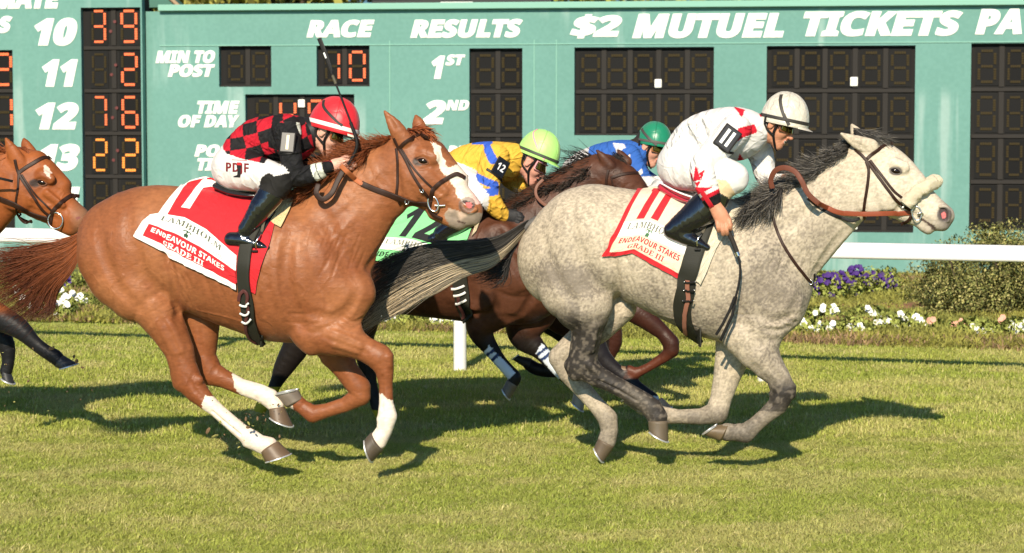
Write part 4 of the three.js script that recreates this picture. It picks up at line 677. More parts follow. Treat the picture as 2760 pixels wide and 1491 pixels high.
// ---------- grey, front right ----------
const FG = new Frame(groundAt(1640, 1268), YAW);
const grey = makeHorse(FG, 'dapple grey racehorse in the lead with a cream sheepskin noseband and dark legs', {
  h: 0.0062, rough: 0.55, spec: 0.4,
  strokes: [...relief(1197, 2, 1276, 26, 0.7), [[[2296, 610], [2250, 655], [2195, 735]], 0.04, 0.012], [[[2270, 500], [2200, 560], [2120, 610], [2060, 650]], 0.06, 0.008], [[[2325, 470], [2326, 520], [2332, 570]], 0.022, 0.008], [[[1560, 850], [1556, 905], [1548, 955]], 0.02, 0.006], [[[1600, 830], [1606, 890], [1596, 950]], 0.025, -0.005], [[[2040, 930], [2076, 985], [2104, 1025]], 0.02, 0.006], [[[2060, 900], [2100, 970], [2124, 1020]], 0.02, -0.004], [[[1560, 1000], [1590, 1012]], 0.018, 0.005]],
  chains: (F) => [
    [C(F, [[1505, 690, 110, 92], [1580, 640, 137, 118], [1640, 652, 147, 122], [1700, 658, 145, 118], [1770, 674, 158, 124], [1840, 695, 171, 132], [1910, 717, 182, 136], [1970, 735, 185, 128], [2012, 745, 172, 108], [2040, 758, 148, 96]]), { k: 0.02 }],
    [C(F, [[1505, 720, 104, 70], [1545, 735, 110, 80]]), { k: 0.03 }],
    [C(F, [[2040, 700, 148, 100], [2108, 640, 133, 80], [2175, 588, 115, 62], [2235, 540, 101, 52], [2290, 492, 92, 48], [2325, 460, 76, 46]]), { k: 0.035 }],
    [C(F, [[2345, 448, 66, 42], [2378, 478, 78, 47], [2398, 495, 78, 47], [2428, 516, 73, 41], [2468, 546, 55, 33], [2506, 570, 44, 30], [2532, 578, 33, 29], [2543, 582, 29, 29]]), { k: 0.05 }],
    [C(F, [[2360, 425, 40, 36], [2392, 428, 36, 34], [2430, 460, 34, 28]]), { k: 0.03 }],
    [C(F, [[2520, 598, 24, 25], [2540, 603, 20, 24]]), { k: 0.015 }],
    [C(F, [[2440, 578, 22, 26], [2470, 594, 15, 19], [2490, 611, 14, 19], [2502, 617, 15, 19]]), { k: 0.015 }],
    [C(F, [[2375, 515, 56, 20, 36], [2350, 530, 44, 16, 34]]), { k: 0.03 }],
    [C(F, [[2436, 450, 15, 9, 40], [2412, 440, 13, 8, 40]]), { k: 0.03 }],
    [C(F, [[2425, 492, 9, 7, 42], [2475, 535, 7, 6, 34]]), { k: 0.02 }],
    [C(F, [[2345, 396, 22, 14, 34], [2308, 382, 17, 11, 44], [2268, 361, 4, 4, 50]]), { k: 0.012 }],
    [C(F, [[2325, 382, 20, 12, -30], [2308, 358, 15, 10, -38], [2297, 338, 5, 4, -40]]), { k: 0.012 }],
    // near hind
    [C(F, [[1555, 690, 118, 68, 44], [1548, 770, 98, 66, 46], [1570, 815, 80, 66, 48], [1583, 852, 56, 52, 46], [1583, 902, 41, 39, 44], [1573, 945, 38, 31, 44], [1570, 982, 41, 29, 44], [1604, 1011, 30, 24, 44], [1650, 1034, 24, 19, 44], [1700, 1061, 24, 18, 44], [1738, 1085, 26, 20, 44], [1758, 1101, 28, 22, 44], [1772, 1124, 27, 24, 44]]), { k: 0.028, n: 1 }],
    [C(F, [[1540, 985, 20, 17], [1552, 1006, 22, 18]], 44), { k: 0.02 }],
    // far hind
    [C(F, [[1640, 780, 90, 52], [1668, 826, 48, 46], [1612, 880, 45, 42], [1552, 928, 38, 35], [1510, 964, 32, 28], [1530, 1006, 26, 23], [1570, 1050, 24, 19], [1608, 1092, 23, 19], [1638, 1128, 27, 21], [1643, 1162, 23, 19], [1636, 1188, 25, 22]], -48), { k: 0.028, n: 1 }],
    // near fore
    [C(F, [[2075, 790, 84, 40, 60], [2030, 860, 76, 48, 58], [2010, 900, 64, 48, 56], [2040, 940, 56, 44, 54], [2070, 984, 41, 35, 52], [2096, 1014, 32, 28, 52], [2112, 1054, 32, 28, 52], [2097, 1092, 26, 22, 52], [2062, 1122, 21, 17, 52], [2036, 1145, 21, 17, 52], [2009, 1168, 26, 20, 52], [1982, 1166, 22, 19, 52], [1960, 1165, 24, 22, 52]]), { k: 0.028, n: 1 }],
    [C(F, [[2132, 1044, 14, 17, 58], [2134, 1064, 11, 14, 58]]), { k: 0.012 }], [C(F, [[2082, 1062, 9, 10, 54]]), { k: 0.012 }], [C(F, [[1994, 1152, 10, 13, 52]]), { k: 0.012 }], [C(F, [[1742, 1112, 9, 13, 44]]), { k: 0.012 }], [C(F, [[1590, 985, 13, 12, 66], [1606, 1000, 10, 10, 62]]), { k: 0.015 }],
    [C(F, [[2085, 1092, 2.6, 4, 72], [2055, 1118, 2.6, 4, 69], [2025, 1142, 2.6, 4, 70]]), { k: 0.008, sub: true }], [C(F, [[1612, 1026, 2.6, 4, 64], [1660, 1048, 2.6, 4, 61], [1715, 1080, 2.6, 4, 63]]), { k: 0.008, sub: true }],
    
    // far fore
    [C(F, [[2000, 860, 78, 46], [1988, 910, 60, 44], [1972, 970, 45, 38], [1957, 1025, 35, 31], [1943, 1076, 29, 26], [1932, 1113, 31, 27], [1890, 1123, 22, 18], [1830, 1123, 19, 16], [1785, 1120, 25, 20], [1750, 1106, 20, 17], [1730, 1099, 18, 17]], -54), { k: 0.028, n: 1 }],
    // muscle accents
    [C(F, [[2110, 840, 50, 40, 36], [2080, 880, 40, 36, 44]]), { k: 0.08 }],
    [C(F, [[2050, 960, 20, 9, 92], [2090, 1005, 13, 7, 76]]), { k: 0.03 }],
    [C(F, [[1600, 880, 14, 8, 82], [1590, 940, 11, 7, 72]]), { k: 0.03 }],
    // grooves
    [C(F, [[1652, 690, 7, 8, 136], [1662, 750, 8, 10, 116], [1656, 790, 10, 16, 88]]), { k: 0.035, sub: true }],
    [C(F, [[2280, 600, 9, 10, 52], [2245, 640, 7, 10, 68], [2205, 690, 7, 10, 88]]), { k: 0.06, sub: true }],
    [C(F, [[1945, 680, 5, 7, 145], [1945, 760, 6, 7, 149], [1955, 830, 6, 7, 139], [1975, 880, 7, 9, 119]]), { k: 0.06, sub: true }],
    [C(F, [[2160, 870, 6, 12, 70], [2110, 892, 7, 12, 88], [2060, 888, 6, 8, 108]]), { k: 0.02, sub: true }],
    [C(F, [[2150, 845, 4, 8, 78], [2100, 868, 4, 8, 92], [2070, 866, 4, 6, 104]]), { k: 0.02, sub: true }],
    [C(F, [[2538, 564, 6, 6, 31], [2545, 576, 10, 7, 31], [2551, 590, 7, 6, 28]]), { k: 0.006, sub: true, tag: 5 }],
    [C(F, [[2534, 557, 4, 5, 28], [2552, 559, 5, 5, 27], [2560, 578, 4, 5, 25], [2555, 596, 4, 4, 25]]), { k: 0.010 }],
    [C(F, [[2545, 577, 11, 7, -31]]), { k: 0.008, sub: true, tag: 5 }],
    [C(F, [[2478, 588, 2.6, 6, 31], [2496, 602, 4, 7, 29], [2512, 614, 4.5, 8, 26], [2520, 622, 3, 8, 22]]), { k: 0.006, sub: true, tag: 6 }],
    [C(F, [[2332, 402, 7, 7, 54], [2300, 384, 6, 6, 60]]), { k: 0.01, sub: true }],
  ],
  colour: (F) => {
    const light = [0.56, 0.475, 0.355], pale = [0.62, 0.55, 0.44], grey0 = [0.22, 0.185, 0.145], dark = [0.036, 0.031, 0.027];
    const blot = [[1510, 735, 70, 40, 0.75], [1590, 760, 50, 40, 0.55], [1600, 900, 60, 60, 0.5], [2080, 700, 70, 90, 0.42], [2050, 800, 80, 70, 0.4], [1905, 860, 60, 50, 0.35], [2140, 800, 50, 60, 0.35], [2330, 590, 40, 26, 0.5], [2230, 640, 50, 50, 0.35], [1780, 790, 70, 50, 0.3], [2095, 945, 60, 50, 0.4], [1560, 620, 60, 60, 0.16]];
    return (u, v, w, tg) => {
      const [px, py] = F.side(u, v);
      if (tg === 6) return [0.10, 0.07, 0.06]; if (tg === 5) return Math.hypot((px - 2544) * 1.25, py - 579) < 9 ? [0.66, 0.17, 0.17] : [0.07, 0.05, 0.05];
      const d = fbm(u * 26, v * 26, w * 26, 3), f = fbm(u * 105, v * 105, w * 105, 2), m = fbm(u * 6, v * 6, w * 6 + 4, 4);
      let g = 0.10 * sstep(0.42, 0.62, d) + 0.16 * sstep(0.42, 0.66, m) + 0.44 * sstep(0.40, 0.68, f);
      for (const [x, y, a, b, s] of blot) { const q = ((px - x) / a) ** 2 + ((py - y) / b) ** 2; if (q < 4) g += 1.6 * s * Math.exp(-q) * (0.75 + 0.7 * (f - 0.3)); }
      let leg = 0, back = 0;
      if (px < 1850) { if (w > 0.03) leg = 1.08 * sstep(800, 915, py + (px < 1580 ? 30 : 0) + 40 * (m - 0.5)); else leg = sstep(1000, 1060, py) * 0.15 + sstep(905, 985, py) * (px < 1530 ? 0.35 : 0) + sstep(1100, 1130, py) * 0.35; if (w > 0.03 && py > 1000) leg *= 0.85 + 0.4 * (m - 0.3); }
      else if (px < 2160 && py > 940) { leg = w > 0 ? sstep(965, 1050, py) * 0.9 * (0.55 + m) : sstep(1085, 1130, py) * 0.7; if (w > 0 && py > 1100) leg = 0.6 * (0.55 + m) + sstep(1150, 1185, py) * 0.2; }
      const flecks = sstep(0.5, 0.68, fbm(u * 50, v * 50, w * 50 + 7, 2));
      let c = mixc(light, grey0, clamp(g)); { const hd = sstep(2235, 2400, px + 0.4 * (py - 480)) * (py < 700 ? 1 : 0); c = mixc(c, mixc(pale, light, clamp(g * 1.3)), hd); } if (px > 2300 && py < 660) { const mz = sstep(2505, 2560, px) * 0.55 + (py > 592 ? sstep(2470, 2500, px) * 0.4 : 0); c = mixc(c, [0.2, 0.17, 0.15], clamp(mz)); const de = Math.hypot((px - 2415) / 1.5, py - 460); if (de < 15) c = mixc([0.03, 0.02, 0.018], c, sstep(8, 15, de)); if (px > 2525) { const dn = Math.hypot(px - 2545, py - 577); if (dn < 24) c = mixc([0.10, 0.085, 0.08], c, sstep(16, 24, dn)); } }
      c = mixc(c, mixc(dark, [0.36, 0.30, 0.23], flecks * 0.28), clamp(leg));
      const st = fbm(u * 60 + 3 * m, v * 140, w * 50, 3), k = (0.76 + 0.36 * fbm(u * 150, v * 150, w * 150, 2)) * (0.74 + 0.56 * st); return [c[0] * k, c[1] * k, c[2] * k];
    };
  },
  hooves: [
    [[1801, 1136], [1746, 1134], [1801, 1190], [1749, 1160], 44, [0.12, 0.092, 0.06]], [[1657, 1204], [1613, 1180], [1627, 1246], [1602, 1204], -48, [0.11, 0.08, 0.052]],
    [[1940, 1190], [1966, 1142], [1896, 1172], [1934, 1146], 52, [0.13, 0.092, 0.05]], [[1718, 1112], [1732, 1086], [1677, 1082], [1698, 1070], -54, [0.16, 0.13, 0.1]]],
  lid: [0.10, 0.085, 0.075], eyes: [[2414, 461, 12.5]],
});
{
  const { t, F } = grey, dk = [0.022, 0.02, 0.019], gy = [0.17, 0.155, 0.135], cr = [0.72, 0.58, 0.38];
  part('tail', strands(F, [
    [[1424, 592, 0], [1340, 638, 40], [1255, 650, 80], [1150, 660, 105], [1050, 690, 115], [985, 722, 120]],
    [[1420, 602, 0], [1340, 656, 40], [1255, 678, 80], [1150, 700, 105], [1050, 745, 115], [975, 800, 120]],
    [[1415, 620, 0], [1340, 690, 40], [1240, 715, 80], [1140, 757, 105], [1050, 808, 115], [965, 875, 120]],
    [[1408, 640, 0], [1330, 716, 40], [1240, 748, 80], [1150, 800, 105], [1060, 850, 115], [955, 900, 120]]], 3400, { depth: 30, wave: 12, r: 1.0, stray: 0.09, strayAmp: -50, colour: (s, r) => { const t1 = sstep(0.46, 0.64, s + (r - 0.5) * 0.2) * (hash3(Math.floor(r * 997), 3, 5) < 0.45 ? 0.2 : 1), k = 0.7 + 0.6 * r; return [mixc(mixc(dk, gy, 0.25 * r), cr, 0.45 * t1).map((v) => v * k), mixc(mixc(dk, gy, 0.6 * r), cr, 0.8 * t1).map((v) => v * k)]; } }), hairMat, t);
  part('tail_wisps', strands(F, [
    [[1398, 640], [1370, 690], [1330, 715], [1290, 725], [1250, 735]],
    [[1396, 660], [1368, 705], [1365, 750], [1335, 770], [1310, 745]]], 150, { depth: 30, wave: 30, r: 1.2, colour: (s, r) => [dk, dk] }), hairMat, t);
  part('tail_dock', new THREE.TubeGeometry(new THREE.CatmullRomCurve3([F.L(1450, 590, 0), F.L(1425, 606, 0), F.L(1402, 622, 0), F.L(1380, 636, 0)]), 16, 11 * F.mpp, 10, false), std({ color: lin(0.09, 0.085, 0.08), roughness: 0.6 }), t);
  const hc = (s, r) => { const k = 0.5 + 1.1 * r; return r > 0.86 ? [gy, [0.3, 0.27, 0.23]] : [dk.map((v) => v * k * 1.6), gy.map((v) => v * k * 0.55)]; };
  part('mane', mergeGeometries([
    crestHair(F, [[2300, 388, 0], [2262, 405, 0], [2205, 440, 0], [2150, 474, 0], [2090, 512, 0], [2030, 545, 0]], 2800, { rootW: 16, r: 0.8, flow: (s) => [-1, lerp(0.0, 0.2, s), lerp(38, 58, s)], fan: 0.42, curl: -0.1, side: 24, rootY: 8, colour: hc }),
    crestHair(F, [[2290, 400, 8], [2219, 455, 8], [2165, 488, 8], [2090, 520, 8], [2020, 552, 8]], 2600, { rootW: 12, r: 0.8, flow: (s) => [-0.95, 0.42, lerp(40, 78, s)], fan: 0.34, curl: 0.2, side: 46, rootY: 12, colour: hc }),
    crestHair(F, [[2110, 505, 12], [2060, 545, 20], [2010, 560, 20]], 1300, { rootW: 22, r: 0.8, flow: (s) => [-0.55, 1, 95], fan: 0.5, curl: 0.2, side: 90, rootY: 14, colour: hc })]), hairMat, t);
  part('forelock', crestHair(F, [[2302, 352, -10], [2330, 360, 0], [2350, 372, 0]], 900, { rootW: 22, r: 0.8, flow: (s) => [1, 0.42, 66], fan: 0.35, curl: 0.15, side: 12, rootY: 8, colour: hc }), hairMat, t);
}
// ---------- dark bay in the middle ----------
const FD = new Frame(groundAt(1250, 1150), YAW);
const bayColour = (base, low, lowFrom) => (F) => (u, v, w) => { const n = fbm(u * 8, v * 8, w * 8, 4), s = fbm(u * 70, v * 70, w * 70, 2), py = F.side(u, v)[1]; let c = mixc(base, base.map((x) => x * 0.55), sstep(0.45, 0.68, n)); c = mixc(c, low, sstep(lowFrom, lowFrom + 60, py)); const k = 0.8 + 0.4 * s; return c.map((x) => x * k); };
const dark = makeHorse(FD, 'dark bay racehorse between the chestnut and the grey, with striped pale bandages in front', {
  h: 0.0095, rough: 0.48, spec: 0.45,
  strokes: [[[[1330, 600], [1370, 680], [1420, 760]], 0.05, 0.012], [[[1270, 640], [1262, 740], [1290, 840]], 0.05, 0.012], [[[1440, 790], [1400, 850], [1350, 860]], 0.045, 0.012], [[[1330, 780], [1380, 800], [1430, 800]], 0.02, 0.005], [[[1560, 540], [1480, 620], [1440, 700]], 0.045, 0.01], [[[1650, 470], [1672, 500]], 0.03, -0.006]],
  chains: (F) => [
    [C(F, [[960, 690, 112, 92], [1040, 700, 138, 116], [1130, 702, 150, 122], [1230, 706, 157, 122], [1330, 716, 158, 112], [1400, 735, 138, 92]]), { k: 0.02 }],
    [C(F, [[1390, 690, 130, 90], [1430, 632, 112, 70], [1490, 575, 94, 55], [1555, 518, 76, 46], [1612, 474, 58, 42]]), { k: 0.05 }],
    [C(F, [[1640, 462, 42, 38], [1672, 492, 53, 42], [1712, 535, 46, 34], [1752, 578, 34, 27], [1768, 598, 28, 26]]), { k: 0.04 }],
    [C(F, [[1642, 448, 18, 11, 30], [1625, 424, 12, 8, 34], [1608, 405, 3, 3, 36]]), { k: 0.01 }],
    [C(F, [[1688, 436, 16, 10, -30], [1675, 418, 11, 8, -34], [1665, 404, 3, 3, -36]]), { k: 0.01 }],
    [C(F, [[1350, 800, 80, 46], [1300, 862, 46, 38], [1298, 900, 32, 27], [1322, 938, 22, 20], [1348, 973, 17, 15], [1374, 1002, 17, 15], [1388, 1018, 17, 16], [1380, 1036, 15, 14]], 44), { k: 0.03 }],
    [C(F, [[1440, 810, 80, 44], [1412, 880, 50, 38], [1418, 912, 38, 30], [1452, 943, 24, 22], [1488, 982, 18, 15], [1530, 1020, 18, 16], [1560, 1042, 16, 15]], -44), { k: 0.03 }],
    [C(F, [[955, 760, 96, 56], [975, 860, 48, 42], [978, 915, 30, 27], [988, 975, 26, 22], [1000, 1030, 16, 14], [1012, 1085, 16, 14], [1028, 1118, 18, 15], [1048, 1136, 16, 15]], 42), { k: 0.03 }],
    [C(F, [[930, 770, 90, 50], [830, 880, 48, 40], [792, 945, 36, 30], [765, 990, 28, 22], [745, 1030, 18, 15], [728, 1065, 16, 14], [708, 1092, 18, 15], [700, 1105, 16, 15]], -42), { k: 0.03 }],
    [C(F, [[1345, 640, 40, 14, 86], [1390, 740, 44, 14, 92]]), { k: 0.05 }],
    [C(F, [[1270, 700, 36, 10, 106], [1290, 800, 40, 12, 100]]), { k: 0.05 }],
    [C(F, [[1450, 770, 8, 14, 84], [1420, 830, 8, 12, 88]]), { k: 0.03, sub: true }],
    [C(F, [[1250, 640, 6, 8, 122], [1248, 740, 7, 8, 122], [1262, 820, 7, 8, 112]]), { k: 0.035, sub: true }],
  ],
  colour: (F) => { const f = bayColour([0.085, 0.032, 0.017], [0.012, 0.009, 0.008], 870)(F); const wrapA = poly([[1310, 950], [1330, 925], [1400, 1000], [1372, 1022]]), wrapB = poly([[1440, 955], [1456, 928], [1520, 1000], [1500, 1030]]); return (u, v, w, tg) => {
    const [px, py] = F.side(u, v); if (px > 1280 && (w > 0 ? wrapA(px, py) : wrapB(px, py))) { const [x0, y0] = w > 0 ? [1324, 936] : [1450, 940]; const d = (px - x0) * 0.62 + (py - y0) * 0.78; return (d > 8 && d < 16) || (d > 26 && d < 34) ? [0.02, 0.04, 0.12] : [0.62, 0.68, 0.76]; }
    if (px < 1100 && py > 1048 && !(w > 0 && py < 1098)) return [0.42, 0.33, 0.02];
    return f(u, v, w, tg); }; },
  hooves: [[[1396, 1040], [1366, 1024], [1374, 1076], [1355, 1046], 44, [0.14, 0.11, 0.08]], [[1580, 1058], [1550, 1046], [1572, 1108], [1541, 1080], -44, [0.3, 0.24, 0.17]], [[1062, 1132], [1040, 1148], [1085, 1160], [1052, 1166], 42, [0.3, 0.24, 0.05]], [[712, 1118], [690, 1100], [692, 1138], [672, 1120], -42, [0.3, 0.24, 0.05]]],
  eyes: [],
});
{
  const { t, F } = dark, dk = [0.012, 0.010, 0.009], br = [0.05, 0.035, 0.022], hc = (s, r) => [dk.map((v) => v * (0.7 + r)), mixc(dk, br, r)];
  part('mane', mergeGeometries([
    crestHair(F, [[1650, 424, 0], [1600, 440, 0], [1550, 455, 0], [1490, 490, 0], [1430, 525, 0], [1360, 555, 0]], 1300, { rootW: 12, flow: () => [-1, 0.3, 58], fan: 0.3, curl: 0.1, side: 26, rootY: 7, r: 1.0, colour: hc }),
    crestHair(F, [[1625, 430, 0], [1570, 445, 0]], 120, { rootW: 10, flow: () => [-0.9, -0.4, 95], fan: 0.4, curl: -0.5, side: 10, r: 1.0, colour: () => [dk, dk] }),
    crestHair(F, [[1600, 455, 8], [1490, 510, 10], [1390, 560, 10]], 1300, { rootW: 12, flow: () => [-0.9, 0.5, 62], fan: 0.35, curl: 0.2, side: 46, rootY: 10, r: 1.0, colour: hc })]), hairMat, t);
  part('forelock', crestHair(F, [[1650, 415, 0], [1675, 424, 0]], 120, { rootW: 12, flow: () => [0.9, 0.8, 34], fan: 0.3, side: 8, r: 0.9, colour: hc }), hairMat, t);
  part('tail', strands(F, [[[870, 640], [800, 660], [720, 690], [640, 730]], [[872, 670], [810, 720], [740, 770], [680, 820]]], 300, { depth: 20, r: 1.8, colour: () => [dk, dk] }), hairMat, t);
}
// ---------- bay of the blue rider, mostly hidden ----------
const FB4 = new Frame(groundAt(1700, 1110), YAW);
const bay4 = makeHorse(FB4, 'reddish bay racehorse farthest back, its bent foreleg showing under the grey belly', {
  h: 0.0125, rough: 0.45,
  chains: (F) => [
    [C(F, [[1340, 665, 100, 84], [1430, 672, 116, 100], [1530, 680, 126, 104], [1620, 685, 128, 98], [1690, 695, 112, 80]]), { k: 0.02 }],
    [C(F, [[1690, 660, 105, 74], [1760, 615, 82, 56], [1830, 562, 58, 42], [1885, 535, 46, 38]]), { k: 0.05 }],
    [C(F, [[1905, 540, 40, 34], [1940, 572, 40, 32], [1975, 608, 28, 22]]), { k: 0.04 }],
    [C(F, [[1880, 512, 11, 8, 26], [1868, 500, 8, 6, 28]]), { k: 0.01 }], [C(F, [[1890, 512, 11, 8, -26], [1880, 500, 8, 6, -28]]), { k: 0.01 }],
    [C(F, [[1650, 770, 60, 40], [1690, 822, 38, 30], [1740, 858, 29, 24], [1788, 898, 20, 17], [1808, 924, 23, 20], [1810, 944, 21, 19], [1792, 962, 15, 13], [1752, 988, 12, 10], [1728, 1000, 13, 11], [1712, 1006, 16, 14], [1696, 997, 13, 12]], 38), { k: 0.03, n: 1 }],
    [C(F, [[1660, 760, 66, 40], [1640, 860, 40, 30], [1650, 920, 28, 22], [1640, 960, 18, 15], [1625, 1000, 16, 14]], -38), { k: 0.03 }],
    [C(F, [[1400, 740, 86, 50], [1520, 850, 54, 38], [1590, 905, 34, 27], [1618, 962, 29, 23], [1670, 1008, 19, 16], [1730, 1056, 19, 16], [1758, 1076, 19, 16]], 38), { k: 0.03 }],
    [C(F, [[1400, 740, 80, 46], [1500, 860, 50, 34], [1560, 920, 32, 24], [1550, 975, 27, 22], [1500, 1000, 18, 15], [1450, 996, 18, 15], [1425, 982, 17, 15]], -38), { k: 0.03 }],
  ],
  colour: (F) => (u, v, w) => { const [px, py] = F.side(u, v), n = fbm(u * 9, v * 9, w * 9, 3), s = fbm(u * 70, v * 70, w * 70, 2); let c = mixc(mixc([0.055, 0.018, 0.011], [0.03, 0.011, 0.008], n), [0.10, 0.028, 0.014], px > 1700 ? sstep(930, 975, py) : 0); if (px < 1640 && py > 880 && w < 0) c = [0.012, 0.01, 0.01]; if (w > 0 && px < 1790 && py > 900 && px > 1590 && !(px > 1690 && py < 1015 && px > 1640 + (1015 - py) * 2)) c = py > 1062 ? [0.62, 0.62, 0.62] : py > 1000 && px < 1640 ? c : px > 1695 && py < 1012 ? c : [0.014, 0.012, 0.014]; const k = 0.8 + 0.4 * s; return c.map((x) => x * k); },
  hooves: [[[1692, 988], [1690, 1012], [1655, 984], [1664, 1002], 38, [0.16, 0.1, 0.06]], [[1786, 1072], [1766, 1090], [1810, 1097], [1784, 1100], 38, [0.5, 0.27, 0.15]], [[1425, 998], [1432, 966], [1382, 970], [1398, 958], -38, [0.02, 0.018, 0.016]], [[1632, 1012], [1612, 1010], [1640, 1040], [1610, 1036], -38]],
  eyes: [],
});
// ---------- chestnut entering at the left edge ----------
const FL = new Frame(groundAt(100, 1200), YAW);
const left = makeHorse(FL, 'chestnut racehorse with small white star, head and black forelegs entering at the left edge', {
  h: 0.0075, rough: 0.5, spec: 0.4,
  strokes: [[[[72, 556], [108, 572], [160, 592]], 0.022, 0.006], [[[70, 530], [104, 545], [150, 568]], 0.02, -0.006], [[[96, 480], [112, 474], [132, 482]], 0.014, -0.006], [[[34, 470], [38, 520], [44, 570]], 0.022, 0.008], [[[96, 560], [126, 556], [156, 550]], 0.009, -0.004], [[[112, 512], [146, 540], [180, 570]], 0.025, 0.006]],
  chains: (F) => [
    [C(F, [[-560, 690, 130, 100], [-420, 690, 150, 120], [-280, 690, 155, 120], [-180, 690, 145, 104]]), { k: 0.02 }],
    [C(F, [[-180, 650, 130, 86], [-110, 590, 110, 64], [-45, 530, 98, 52], [10, 490, 82, 46]]), { k: 0.06 }],
    [C(F, [[30, 445, 50, 36], [60, 470, 69, 44], [85, 497, 76, 46], [120, 530, 65, 40], [165, 565, 47, 31], [205, 592, 38, 30]]), { k: 0.05 }],
    [C(F, [[100, 440, 32, 32], [140, 470, 24, 26], [170, 500, 22, 22]]), { k: 0.03 }],
    [C(F, [[150, 596, 22, 22], [190, 616, 20, 22]]), { k: 0.02 }],
    [C(F, [[48, 520, 48, 20, 34]]), { k: 0.03 }], [C(F, [[135, 482, 14, 8, 38], [112, 470, 12, 8, 38]]), { k: 0.03 }], [C(F, [[125, 520, 9, 7, 40], [170, 556, 7, 6, 32]]), { k: 0.02 }],
    [C(F, [[50, 440, 22, 13, 34], [32, 405, 17, 11, 38], [16, 374, 4, 4, 40]]), { k: 0.012 }], [C(F, [[80, 412, 19, 12, -32], [70, 392, 14, 9, -36], [64, 375, 4, 4, -38]]), { k: 0.012 }],
    [C(F, [[-120, 780, 80, 46], [-60, 830, 50, 40], [10, 862, 34, 28], [55, 888, 27, 23], [90, 922, 19, 16], [122, 947, 18, 15], [148, 962, 20, 16], [160, 975, 17, 16]], 46), { k: 0.03 }],
    [C(F, [[-140, 800, 80, 46], [-60, 860, 46, 38], [-10, 895, 30, 26], [16, 930, 24, 21], [22, 970, 17, 15], [16, 1000, 17, 15]], -46), { k: 0.03 }],
    [C(F, [[-560, 760, 100, 60], [-480, 880, 46, 36], [-520, 960, 32, 24], [-470, 1040, 20, 17], [-430, 1090, 18, 16]], 40), { k: 0.03, n: 1 }], [C(F, [[-540, 760, 100, 60], [-440, 880, 46, 36], [-470, 960, 32, 24], [-400, 1020, 20, 17], [-360, 1050, 18, 16]], -40), { k: 0.03, n: 1 }],
    [C(F, [[210, 588, 10, 6, 34], [222, 582, 9, 6, 30]]), { k: 0.008, sub: true, tag: 5 }],
  ],
  colour: (F) => { const star = poly([[128, 444], [138, 448], [150, 466], [153, 479], [142, 472], [132, 458]]); return (u, v, w, tg) => {
    const [px, py] = F.side(u, v), n = fbm(u * 9, v * 9, w * 9, 4), s = fbm(u * 60, v * 60, w * 60, 2); if (tg === 5) return [0.2, 0.06, 0.05];
    let c = mixc([0.29, 0.085, 0.024], [0.17, 0.048, 0.016], sstep(0.48, 0.68, n) * 0.5); if (star(px, py)) c = [0.7, 0.55, 0.45]; c = mixc(c, [0.011, 0.011, 0.013], sstep(820, 850, py)); if (px > 170 && py < 700) c = mixc(c, [0.22, 0.12, 0.07], sstep(185, 235, px) * 0.8);
    const de = Math.hypot((px - 111) / 1.4, py - 492); if (de < 14) c = mixc([0.03, 0.015, 0.01], c, sstep(8, 14, de)); const k = 0.84 + 0.3 * s; return c.map((x) => x * k); }; },
  hooves: [[[170, 958], [150, 990], [207, 980], [162, 994], 46, [0.03, 0.03, 0.032]], [[30, 1008], [2, 998], [38, 1034], [6, 1018], -46, [0.025, 0.025, 0.028]]],
  eyes: [[111, 492, 12]],
});
{
  const { t, F } = left, c1 = [0.14, 0.036, 0.012], c2 = [0.28, 0.085, 0.03];
  part('mane', crestHair(F, [[40, 410, 0], [-10, 420, 0], [-80, 470, 0], [-160, 530, 0]], 700, { rootW: 14, flow: () => [-1, 0.35, 110], fan: 0.35, side: 36, rootY: 8, colour: (s, r) => [c1.map((v) => v * (0.6 + r)), c2.map((v) => v * (0.5 + r))] }), hairMat, t);
  part('forelock', crestHair(F, [[44, 405, 0], [64, 402, 0]], 200, { rootW: 16, flow: () => [0.9, 0.5, 55], fan: 0.3, side: 10, colour: (s, r) => [c1, c2] }), hairMat, t);
}
// ================= TACK =================
const leatherTex = bumpTex(256, (x, y) => fbm(x * 60, y * 60, 3, 3));
const lea = (r, g, b, rough = 0.5) => std({ color: lin(r, g, b), roughness: rough, bumpMap: scaled(leatherTex, 6, 6), bumpScale: 0.0004, specularIntensity: 0.45 });
const brownLea = lea(0.030, 0.0125, 0.0075), blackLea = lea(0.012, 0.011, 0.011), redLea = lea(0.24, 0.058, 0.026), tanLea = lea(0.42, 0.13, 0.05), steel = std({ color: lin(0.72, 0.70, 0.66), metalness: 1, roughness: 0.22 });
const S = (h, t, name, pts, wpx, mat, thick = 0.007, lift = 0.001) => part(name, strapGeo(h.F, h.f, pts, wpx * h.m, thick, lift), mat, t);
const onBody = (h, px, py, lift = 0) => { const q = h.f.hit(h.F, px, py); return q ? q.p.clone().addScaledVector(q.n, lift) : h.F.L(px, py, 0.1); };
function ringGeo(h, px, py, rx, ry, tubeR, lift = 0.01, rot = 0) { const c = onBody(h, px, py, lift), n = [], N = 26; for (let i = 0; i < N; i++) { const a = i / N * 6.2832, x = Math.cos(a) * rx * h.m, y = Math.sin(a) * ry * h.m; n.push(V(c.x + x * Math.cos(rot) - y * Math.sin(rot), c.y + x * Math.sin(rot) + y * Math.cos(rot), c.z)); } return new THREE.TubeGeometry(new THREE.CatmullRomCurve3(n, true), 52, tubeR * h.m, 8, true); }
function mirrorAdd(geo) { const g = geo.clone(); g.scale(1, 1, -1); const ix = g.index.array; for (let i = 0; i < ix.length; i += 3) { const a = ix[i]; ix[i] = ix[i + 1]; ix[i + 1] = a; } g.computeVertexNormals(); return g; }
const bridle = (h, label) => { const t = thing('bridle', label, 'bridle'); h.F.place(t); return t; };
